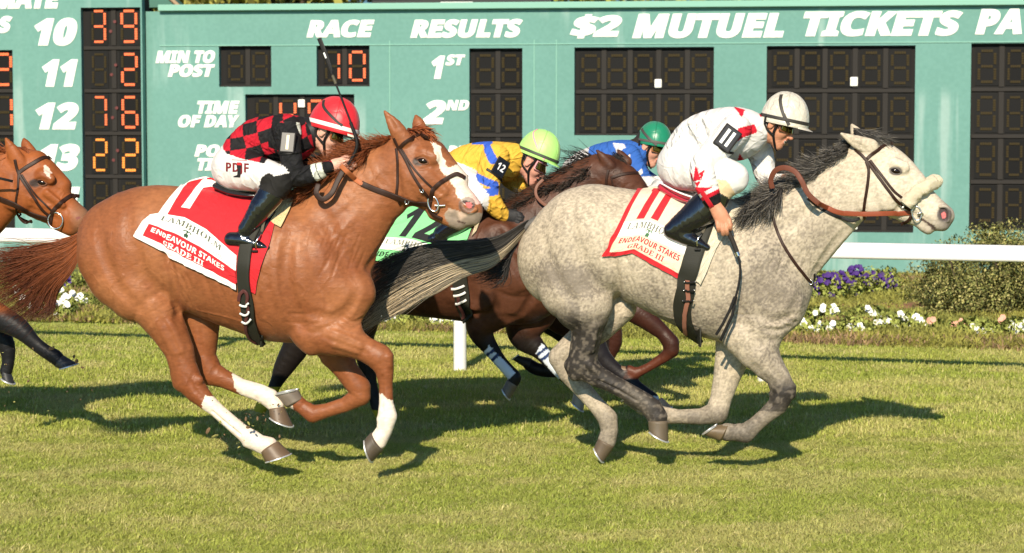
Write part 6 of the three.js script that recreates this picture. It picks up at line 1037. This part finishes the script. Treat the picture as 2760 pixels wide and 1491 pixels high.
  // goggles
  const arc = (al, b, k = 1) => F.L(...at(0.14 + 0.29 * k * Math.cos(al) + (Math.abs(al) < 0.5 ? 0.03 : 0), b), (w0 + 0.33 * k * Math.sin(al)) * H * m), A0 = 1.25, ctr = F.L(...at(0.1, 0.06), w0 * H * m);
  const mk = (b, k, n0, n1) => { const P = [], N = []; for (let i = 0; i <= 24; i++) { const p = arc(lerp(n0, n1, i / 24), b, k); P.push(p); N.push(p.clone().sub(ctr).setY(0).normalize()); } return [P, N]; };
  { const [P, N] = mk(0.05, 1.08, -A0, A0); part('goggle_lens', sweep(P, N, 0.23 * H * m, 0.012), lensMat, t); for (const b of [0.16, -0.065]) { const [p2] = mk(b, 1.1, -A0 - 0.1, A0 + 0.1); part('goggle_frame', new THREE.TubeGeometry(new THREE.CatmullRomCurve3(p2), 30, 0.022 * H * m, 8, false), std({ color: d.goggle, roughness: 0.35 }), t); } for (const s of [1, -1]) part('goggle_frame', tube([arc(s * (A0 + 0.1), 0.16, 1.1), arc(s * (A0 + 0.12), 0.05, 1.1), arc(s * (A0 + 0.1), -0.065, 1.1)], 0.024 * H * m, 10), std({ color: d.goggle, roughness: 0.35 }), t); }
  // chin harness
  for (const s of [1, -1]) { const g = (a, b, w) => F.L(...at(a, b), (w0 + s * w) * H * m); part('chin_strap', mergeGeometries([tube([g(0.14, 0.2, 0.36), g(0.12, 0.02, 0.35), g(0.11, -0.18, 0.29), g(0.2, -0.38, 0.19), g(0.3, -0.52, 0.05), g(0.32, -0.535, 0)], 0.03 * H * m, 24), tube([g(-0.2, 0.12, 0.33), g(-0.14, -0.1, 0.31), g(0.02, -0.2, 0.3), g(0.12, -0.24, 0.28)], 0.028 * H * m, 16)]), blackLea, t); }
  // number armband
  if (d.armband) { const ab = d.armband, b = new RoundedBoxGeometry(ab.w * m, ab.h * m, 0.012, 3, 0.006), k = part('armband', b, blackLea, t); b.rotateZ(-ab.rot); const hit = f.hit(F, ab.at[0], ab.at[1]), p = hit ? hit.p.clone().addScaledVector(hit.n, 0.008) : F.L(...ab.at, 0.2); k.position.copy(p); if (hit) k.quaternion.setFromUnitVectors(V(0, 0, 1), V(hit.n.x * 0.7, hit.n.y * 0.7, hit.n.z).normalize());
    const num = new THREE.PlaneGeometry(ab.w * 0.82 * m, ab.h * 0.86 * m); num.rotateZ(-ab.rot); num.translate(0, 0, 0.0075); part('number', num, std({ map: ab.tex, roughness: 0.4 }), k);
    if (ab.strap) part('armband_strap', strapGeo(F, f, ab.strap, 7 * m, 0.006, 0.002), blackLea, t); }
  // hands
  for (const hnd of d.hands) {
    const z = new Field(0.003); const pts = (l) => C(F, l);
    z.add(pts(hnd.palm), { k: 0.008 }); for (const g of hnd.fingers) z.add(pts(g), { k: 0.004 }); if (hnd.wrist) z.add(pts(hnd.wrist), { k: 0.01 });
    z.build(); const gl = hnd.glove; const [g] = skin(z, [[0]], (u, v, w, tg, nx, ny, nz) => { const n = 0.85 + 0.3 * fbm(u * 90, v * 90, w * 90, 2); return (gl ?? sk).map((x) => x * n); }); part(gl ? 'glove' : 'hand', g, gl ? std({ vertexColors: true, roughness: 0.7 }) : skinMat, t);
  }
  if (d.bootBand) part('boot_band', strapGeo(F, f, d.bootBand, 13 * m, 0.004, 0.001), std({ color: lin(0.5, 0.015, 0.03), roughness: 0.3 }), t);
  if (d.logo) part('logo', clothGeo({ f, F }, ...d.logo.edges, 0.0015, 30, 20, 0, 0), std({ map: d.logo.tex, transparent: true, roughness: 0.8, side: THREE.DoubleSide }), t);
  return { t, f, F, m };
}
const bandTex = (draw) => paint(128, 192, (g, w, h) => { g.fillStyle = 'rgb(14,16,20)'; g.fillRect(0, 0, w, h); draw(g, w, h); });
const hemY = (pts, x) => { for (let i = 1; i < pts.length; i++) if (x < pts[i][0]) return lerp(pts[i - 1][1], pts[i][1], (x - pts[i - 1][0]) / (pts[i][0] - pts[i - 1][0])); return pts[pts.length - 1][1]; };
const wr = [0.012, 0.012, 0.013], whiteC = [0.69, 0.67, 0.65];
// four fingers curled round a grip: base knuckles [x, y, w], direction to the tips
function fist(kn, dir, len, r, wIn) { return kn.map(([x, y, w], i) => { const L = len * [0.92, 1.05, 1, 0.8][i % 4]; return [[x - dir[0] * 4, y - dir[1] * 4, r * 1.1, r, w], [x + dir[0] * L * 0.45, y + dir[1] * L * 0.45, r * 1.05, r, w + 3], [x + dir[0] * L * 0.85, y + dir[1] * L * 0.85, r, r * 0.95, w - wIn * 0.45], [x + dir[0] * L * 0.75, y + dir[1] * L * 0.75, r * 0.85, r * 0.85, w - wIn]]; }); }
// ---- rider of the chestnut ----
makeRider(FC, 'jockey in red and black checks with a red cap and raised whip, on the chestnut', {
  seat: [[632, 452, 62, 62, 0], [655, 448, 58, 62, 0]], torso: [[645, 398, 40, 52, 0], [690, 373, 52, 60, 0], [740, 372, 60, 68, 0], [788, 374, 62, 74, 0], [808, 368, 50, 60, 0]],
  thigh: [[640, 452, 62, 44, 38], [682, 466, 49, 44, 70], [725, 475, 41, 40, 98], [750, 484, 36, 34, 112]], knee: [[738, 488, 38, 33, 113], [752, 492, 37, 33, 115], [734, 515, 35, 32, 117]],
  shin: [[727, 528, 35, 30, 120], [705, 558, 32, 30, 123], [682, 592, 26, 25, 124], [664, 618, 23, 22, 124]], foot: [[624, 645, 20, 19, 124], [655, 648, 20, 20, 124], [690, 658, 15, 18, 124], [722, 668, 8, 12, 124]],
  arm: [[772, 348, 40, 32, 62], [780, 395, 31, 28, 86], [788, 445, 28, 26, 98], [800, 476, 27, 25, 98], [835, 470, 25, 22, 84], [868, 458, 21, 18, 66], [893, 448, 16, 14, 54]],
  farArm: [[778, 355, 38, 32, -62], [800, 430, 30, 26, -92], [845, 450, 26, 22, -94], [905, 415, 20, 17, -78], [945, 392, 15, 13, -66]],
  hem: (px, py, w, tg) => px > 748 ? tg : (py < hemY([[595, 380], [602, 388], [632, 413], [679, 426], [740, 437], [790, 446]], px) ? 1 : 2),
  neck: [[838, 358, 40], [812, 365, 46]], logo: { edges: [[[600, 420], [684, 424]], [[600, 484], [684, 488]], [[600, 420], [600, 484]], [[684, 424], [684, 488]]], tex: paint(512, 384, (g) => { fitText(g, 'PDJF', 40, 250, 400, 'bold 200px sans-serif', 'rgb(120,18,24)', ['rgb(20,14,16)', 4]); g.fillStyle = 'rgb(206,30,34)'; g.fillRect(236, 96, 70, 44); g.fillStyle = 'rgb(22,20,22)'; g.fillRect(232, 140, 76, 44); g.beginPath(); for (const [x, y] of [[250, 184], [300, 184], [296, 310], [286, 338], [180, 338], [180, 322], [240, 300]]) g.lineTo(x, y); g.fill(); g.fillStyle = 'rgb(206,30,34)'; g.fillRect(150, 54, 250, 10); }) },
  neckColour: wr, hood: wr, ear: [870, 356], H: 115, nod: 23, skin: [0.66, 0.36, 0.27],
  colour: (px, py, w, tg, u, v) => {
    if (tg === 2) { const lx = px - 605, ly = py - 430; return whiteC; }
    if (tg >= 3) return [0.016, 0.015, 0.014];
    const arm = (px > 742 && Math.abs(w) > 0.135 && py > 330) || (py > 436 && px > 738);
    if (arm) { const d = (px - 867) * 0.94 - (py - 458) * 0.35; if (w > 0.06 && px > 820 && d > -1 && d < 25 && !(d > 10 && d < 12.5)) return [0.7, 0.72, 0.62]; return wr; }
    const th = -0.20, a = (px - 600) * Math.cos(th) - (py - 400) * Math.sin(th) * -1, s = (px - 600) * 0.97 - (py - 390) * 0.26, q = (px - 600) * 0.26 + (py - 390) * 0.97 + (s - 100) * (s - 100) * 0.0012; return (Math.floor((s + 6) / 41) + Math.floor((q + 300) / 33)) & 1 ? [0.47, 0.014, 0.028] : [0.014, 0.013, 0.014];
  },
  helmet: { c: [897, 346], len: 70, high: 87, wide: 60, slope: 15, color: lin(0.60, 0.018, 0.028), bandEl: 0.08, bandW: 11, bandColor: lin(0.8, 0.78, 0.74), visor: lin(0.72, 0.66, 0.54), cross: [[1.25, 0.15], [1.75, 0.35], [2.3, 0.6], [2.7, 0.85]], crossW: 8, crossColor: lin(0.02, 0.018, 0.016) },
  goggle: lin(0.28, 0.09, 0.03), armband: { at: [776, 385], w: 40, h: 56, rot: 0.06, tex: bandTex((g) => { g.fillStyle = 'rgb(225,200,160)'; g.fillRect(50, 22, 28, 150); }), strap: [[742, 402], [752, 412], [776, 414], [800, 410]] },
  hands: [{ wrist: [[886, 450, 15, 13, 56], [905, 445, 15, 12, 52]], palm: [[904, 444, 16, 11, 52], [926, 438, 15, 11, 48]], fingers: [...fist([[930, 430, 50], [936, 437, 51], [938, 444, 51], [934, 452, 50]], [0.95, 0.15], 24, 5, 14), [[915, 432, 6, 6, 44], [930, 424, 5.5, 5.5, 40], [946, 424, 5, 5, 38]]] },
    { wrist: [[940, 394, 14, 12, -66]], palm: [[952, 390, 15, 11, -62], [966, 388, 14, 11, -58]], fingers: [...fist([[962, 378, -58], [968, 384, -58], [972, 391, -58], [972, 398, -58]], [0.95, 0.1], 20, 5, -12), [[955, 380, 6, 6, -50], [966, 374, 5, 5, -48]]], }],
});
{ const w = thing('whip', 'black whip held upright in front of the red cap', 'whip'); FC.place(w); const L = (x, y) => FC.L(x, y, 64 * FC.mpp);
  part('shaft', tube([L(962, 392), L(950, 345), L(920, 265), L(893, 195), L(872, 140)], 2.6 * FC.mpp, 40), blackLea, w); part('handle', tube([L(940, 444), L(962, 392), L(945, 330)], 4.6 * FC.mpp, 16), blackLea, w); part('collar', tube([L(905, 226), L(899, 210), L(896, 203)], 4 * FC.mpp, 8), lea(0.1, 0.09, 0.06), w);
  part('flap', sweep([L(893, 192), L(884, 168), L(873, 136), L(860, 103)], Array(4).fill(V(0, 0, 1)), 12 * FC.mpp, 0.008), blackLea, w); part('label', sweep([L(879, 157), L(873, 142)], Array(2).fill(V(0, 0, 1)), 5 * FC.mpp, 0.012), whitePlastic, w); }
// ---- rider of the grey ----
makeRider(FG, 'smiling jockey in white silks with red bars and a cream cap, riding the grey', {
  seat: [[1836, 446, 65, 64, 0], [1862, 436, 66, 66, 0]], torso: [[1840, 398, 44, 54, 0], [1880, 377, 62, 62, 0], [1930, 364, 69, 70, 0], [1985, 361, 71, 76, 0], [2030, 353, 48, 56, 0]],
  thigh: [[1848, 450, 62, 46, 38], [1902, 462, 54, 46, 76], [1950, 474, 48, 42, 106], [1974, 480, 43, 37, 116]], knee: [[1952, 500, 37, 34, 119], [1938, 516, 33, 32, 122]],
  shin: [[1926, 534, 38, 32, 126], [1904, 556, 44, 34, 129], [1866, 588, 38, 31, 131], [1832, 610, 30, 26, 131]], foot: [[1811, 622, 23, 21, 131], [1848, 640, 22, 22, 131], [1882, 656, 17, 18, 131], [1906, 668, 10, 13, 131]],
  arm: [[1982, 350, 42, 34, 68], [1945, 388, 38, 32, 96], [1912, 425, 35, 30, 116], [1893, 448, 33, 28, 132], [1896, 476, 31, 26, 152], [1908, 510, 29, 22, 166], [1920, 538, 22, 18, 168]],
  farArm: [[2020, 365, 40, 34, -60], [2052, 420, 34, 30, -74], [2062, 470, 28, 26, -66], [2085, 490, 23, 20, -40], [2105, 486, 18, 16, -24]],
  bootBand: [[1893, 518], [1908, 540], [1922, 562], [1932, 580]],
  folds: [[[1862, 330, 10, 8, 60], [1900, 390, 12, 9, 70], [1920, 430, 8, 8, 74]], [[1900, 318, 9, 8, 62], [1925, 370, 12, 9, 74], [1930, 420, 9, 8, 78]]],
  neck: [[2060, 348, 34], [2030, 352, 44]], ear: [2081, 334], H: 115, nod: 21, skin: [0.55, 0.25, 0.15], teeth: true, hood: [0.02, 0.016, 0.014],
  colour: (() => { const bars = [poly([[1998, 345], [2038, 334], [2046, 356], [2010, 370], [1990, 385]]), poly([[1988, 436], [1998, 412], [2012, 440]]), poly([[2010, 448], [2048, 405], [2044, 420], [2016, 452]]), poly([[1978, 287], [2010, 296], [2006, 316]]), poly([[2042, 298], [2060, 310], [2052, 316]])], star = [poly([[1864, 462], [1882, 464], [1886, 486]]), poly([[1885, 484], [1890, 444], [1896, 450], [1907, 480]]), poly([[1902, 462], [1917, 452], [1908, 480]]), poly([[1888, 487], [1906, 483], [1897, 500]])]; return (px, py, w, tg) => {
    if (tg === 5 || tg === 6) return [0.66, 0.50, 0.30]; if (tg === 2) return whiteC; if (tg !== 1) return wr;
    if (w > 0.18 && py > 498) { const d = (px - 1905) * 0.45 + (py - 518) * 0.9; return d > -2 && d < 8 ? whiteC : d > 18 ? wr : [0.55, 0.014, 0.03]; }
    if (w > 0.16 && star.some((p) => p(px, py))) return [0.55, 0.014, 0.03]; if (w > -0.06 && bars.some((p) => p(px, py))) return [0.55, 0.014, 0.03]; return whiteC; }; })(),
  helmet: { c: [2113, 330], len: 66, high: 84, wide: 58, slope: 12, color: lin(0.60, 0.56, 0.47), bump: 0.008, rough: 0.35, bandEl: 0.10, bandW: 9, bandColor: lin(0.03, 0.026, 0.022), cross: [[1.35, -0.1], [1.7, 0.3], [2.0, 0.7], [2.2, 1.0]], crossW: 9, crossColor: lin(0.03, 0.026, 0.022) },
  goggle: lin(0.24, 0.08, 0.04), armband: { at: [1960, 374], w: 50, h: 66, rot: 0.62, tex: bandTex((g) => { g.fillStyle = 'rgb(240,240,236)'; g.fillRect(24, 20, 26, 150); g.fillRect(74, 20, 26, 150); }), strap: [[1938, 396], [1955, 408], [1975, 412]] },
  hands: [{ wrist: [[1920, 538, 15, 13, 166], [1928, 556, 15, 12, 166]], palm: [[1929, 558, 17, 12, 167], [1941, 578, 20, 13, 168], [1948, 592, 19, 12, 168]], fingers: [...fist([[1934, 600, 172], [1945, 606, 173], [1956, 606, 173], [1966, 598, 172]], [0.15, 0.95], 30, 5.6, 16), [[1952, 572, 7, 7, 160], [1964, 590, 6.5, 6.5, 154], [1970, 608, 5.5, 5.5, 152]]] },
    { wrist: [[2108, 485, 15, 13, -22]], palm: [[2122, 482, 16, 12, -12], [2138, 476, 15, 12, 0]], fingers: [...fist([[2140, 464, 4], [2147, 470, 5], [2149, 478, 5], [2146, 486, 4]], [0.9, 0.1], 20, 5, 12), [[2128, 468, 6, 6, 6], [2140, 458, 5, 5, 10]]] }],
});
{ const w = thing('whip', 'black whip hanging from the bare hand beside the grey shoulder', 'whip'); FG.place(w); const L = (x, y, k = 160) => FG.L(x, y, k * FG.mpp);
  part('handle', tube([L(1950, 596), L(1962, 622), L(1976, 652), L(1988, 684)], 6.2 * FG.mpp, 20), lea(0.03, 0.025, 0.022, 0.7), w); part('collar', tube([L(1986, 680), L(1990, 690)], 6.8 * FG.mpp, 6), steel, w);
  part('shaft', tube([L(1989, 688), L(1995, 716), L(1994, 748), L(1986, 790), L(1976, 820, 158)], 3 * FG.mpp, 30), blackLea, w); part('flap', sweep([L(1981, 800, 158), L(1968, 835, 156), L(1948, 874, 152), L(1930, 903, 148)], Array(4).fill(V(0, 0, 1)), 8 * FG.mpp, 0.008), blackLea, w); part('flap', sweep([L(1984, 800, 156), L(1974, 850, 152), L(1955, 890, 146), L(1942, 918, 140)], Array(4).fill(V(0, 0, 1)), 8 * FG.mpp, 0.008), blackLea, w); }
// ---- rider of the dark bay ----
makeRider(FD, 'jockey in yellow shirt with blue bands and a lime green cap, on the dark bay', {
  h: 0.0068, seat: [[1205, 478, 52, 54, 0], [1225, 470, 52, 56, 0]], torso: [[1220, 448, 36, 46, 0], [1262, 440, 50, 52, 0], [1310, 438, 56, 62, 0], [1352, 437, 54, 62, 0], [1382, 428, 42, 48, 0]],
  thigh: [[1215, 482, 50, 40, 32], [1255, 500, 44, 40, 62], [1290, 520, 38, 36, 86], [1300, 532, 34, 32, 94]],
  shin: [[1280, 548, 32, 29, 100], [1255, 580, 31, 28, 104], [1222, 608, 27, 25, 106], [1190, 630, 22, 21, 106]], foot: [[1168, 645, 17, 17, 106], [1195, 656, 16, 17, 106], [1218, 664, 13, 15, 106], [1236, 674, 8, 11, 106]],
  arm: [[1335, 425, 38, 30, 58], [1320, 468, 34, 30, 82], [1316, 510, 30, 27, 92], [1322, 538, 28, 25, 92], [1340, 563, 24, 21, 80], [1358, 580, 18, 16, 66]], farArm: [[1350, 430, 36, 30, -56], [1376, 480, 28, 26, -74], [1405, 500, 22, 20, -60], [1430, 495, 17, 15, -40]],
  neck: [[1402, 424, 32], [1380, 430, 40]], ear: [1424, 438], H: 102, nod: 28, skin: [0.62, 0.30, 0.22], hood: [0.03, 0.03, 0.03],
  colour: (px, py, w, tg) => { if (tg === 2) return whiteC; if (tg !== 1) return wr; const yel = [0.72, 0.42, 0.055], blue = [0.045, 0.12, 0.56];
    if (w > 0.13 && px < 1362 && py > 455 && px > 1285) { const d = (py - 478) - (px - 1320) * 0.42; if (d > -8 && d < 14) return blue; const e = (py - 515) - (px - 1312) * -0.12; if (e > -8 && e < 13) return blue; return yel; }
    const q = (px - 1322) - (py - 385) * 0.62; if (q > -16 && q < 10 && py < 440) return blue; if (px < 1330 && py < 389 && px > 1275) return blue; return yel; },
  helmet: { c: [1449, 420], len: 58, high: 73, wide: 50, slope: 22, color: lin(0.42, 0.78, 0.20), bump: 0.002, bandEl: 0.06, bandW: 8, bandColor: lin(0.05, 0.06, 0.04), cross: [[1.2, -0.1], [1.9, 0.4], [2.5, 0.8], [2.9, 1.1]], crossW: 5, crossColor: lin(0.75, 0.32, 0.36) },
  goggle: lin(0.78, 0.36, 0.38), armband: { at: [1347, 452], w: 38, h: 50, rot: 0.55, tex: bandTex((g) => { fitText(g, '12', 14, 140, 100, 'bold 130px sans-serif', 'rgb(240,240,236)'); }), strap: [[1312, 456], [1330, 468], [1352, 488]] },
  hands: [{ glove: [0.016, 0.016, 0.018], wrist: [[1354, 576, 15, 14, 68]], palm: [[1365, 580, 18, 13, 64], [1382, 584, 19, 13, 60]], fingers: [...fist([[1390, 574, 62], [1394, 581, 63], [1394, 589, 63], [1390, 597, 62]], [0.9, 0.3], 22, 6, 16), [[1375, 572, 7, 7, 54], [1390, 568, 6, 6, 50]]] },
    { glove: [0.12, 0.05, 0.035], wrist: [[1428, 494, 15, 14, -42]], palm: [[1440, 490, 16, 12, -36], [1452, 488, 15, 12, -30]], fingers: [...fist([[1452, 478, -28], [1458, 484, -28], [1460, 491, -28], [1458, 498, -28]], [0.9, 0.1], 18, 5.5, 12), [[1446, 478, 6, 6, -26], [1456, 472, 5.5, 5.5, -24]]] }],
});
// ---- rider farthest back ----
makeRider(FB4, 'jockey in blue and white silks and dark green cap, half hidden behind the white rider', {
  h: 0.008, seat: [[1560, 466, 48, 50, 0], [1580, 456, 48, 52, 0]], torso: [[1580, 440, 36, 44, 0], [1620, 433, 46, 50, 0], [1665, 428, 50, 56, 0], [1700, 424, 46, 54, 0], [1718, 416, 36, 44, 0]],
  thigh: [[1570, 470, 46, 38, 30], [1610, 490, 40, 36, 56], [1650, 512, 34, 32, 80], [1662, 522, 31, 29, 88]], shin: [[1645, 540, 29, 27, 92], [1620, 570, 28, 26, 96], [1590, 600, 24, 22, 97], [1565, 618, 20, 19, 97]], foot: [[1545, 632, 16, 16, 97], [1570, 642, 15, 16, 97], [1592, 652, 12, 14, 97], [1608, 660, 7, 10, 97]],
  arm: [[1692, 424, 36, 30, 52], [1712, 460, 31, 27, 74], [1732, 488, 27, 24, 78], [1758, 502, 23, 20, 64], [1790, 505, 17, 15, 48]], farArm: [[1700, 424, 34, 28, -52], [1725, 470, 28, 24, -68], [1760, 492, 22, 19, -50], [1795, 498, 16, 14, -36]],
  neck: [[1728, 398, 28], [1708, 410, 34]], ear: [1739, 395], H: 97, nod: 16, skin: [0.64, 0.32, 0.22], hood: [0.03, 0.025, 0.02],
  colour: (px, py, w, tg) => { if (tg === 2) return whiteC; if (tg !== 1) return wr; const k = fbm(px * 0.03, py * 0.03, 2 + (w > 0 ? 0 : 3), 2); const d1 = Math.abs((px - 1672) * 0.8 + (py - 400) * 0.2 - 0), p1 = poly([[1655, 384], [1690, 388], [1696, 396], [1672, 412]])(px, py), p2 = poly([[1690, 424], [1708, 415], [1714, 460], [1700, 455]])(px, py), p3 = poly([[1720, 470], [1742, 452], [1745, 466], [1722, 482]])(px, py); if (p1 || p2 || p3 || (py > 473 && px > 1715) || px < 1590) return whiteC; return [0.035, 0.12, 0.42]; },
  helmet: { c: [1762, 387], len: 48, high: 60, wide: 45, slope: 9, color: lin(0.012, 0.21, 0.11), bump: 0.002, rough: 0.35, bandEl: 0.08, bandW: 7, bandColor: lin(0.09, 0.08, 0.07), cross: [[1.4, -0.1], [1.9, 0.2], [2.4, 0.45], [2.8, 0.6]], crossW: 7, crossColor: lin(0.05, 0.045, 0.04) },
  goggle: lin(0.3, 0.12, 0.04),
  hands: [{ glove: [0.02, 0.02, 0.02], palm: [[1795, 506, 15, 12, 46], [1808, 506, 14, 11, 42]], fingers: fist([[1812, 498, 42], [1816, 504, 42], [1816, 511, 42], [1812, 517, 42]], [0.9, 0.1], 16, 5, 12) }],
});
// ---- stirrups ----
function stirrup(h, label, x, y, top, wpx) { const t = thing('stirrup', label, 'stirrup'); h.F.place(t); const m = h.m, L = (a, b, c) => h.F.L(a, b, c * m); part('stirrup_leather', sweep([L(top[0], top[1], wpx - 8), L(lerp(top[0], x + 12, 0.5), lerp(top[1], y - 34, 0.5), wpx), L(x + 12, y - 36, wpx)], Array(3).fill(V(0, 0, 1)), 8 * m, 0.005), lea(0.10, 0.085, 0.06), t);
  const P = []; for (let i = 0; i < 16; i++) { const a = i / 16 * 6.2832; P.push(L(x + 12 * Math.cos(a + 1.57) * 0.3 + Math.sin(a) * 0 + (Math.cos(a) > 0 ? 12 * Math.cos(a) : 0), y - 14 - 22 * Math.cos(a), wpx + 22 * Math.sin(a))); } part('iron', new THREE.TubeGeometry(new THREE.CatmullRomCurve3(P, true), 40, 2.2 * m, 8, true), steel, t); part('tread', new RoundedBoxGeometry(16 * m, 5 * m, 44 * m, 2, 2 * m).translate(...L(x, y + 8, wpx).toArray()), blackLea, t); }
stirrup(chest, 'metal stirrup under the black boot of the rider in checks', 692, 668, [718, 560], 124);
stirrup(grey, 'metal stirrup under the black boot of the white rider', 1882, 664, [1915, 570], 131);
renderer.render(scene, camera);
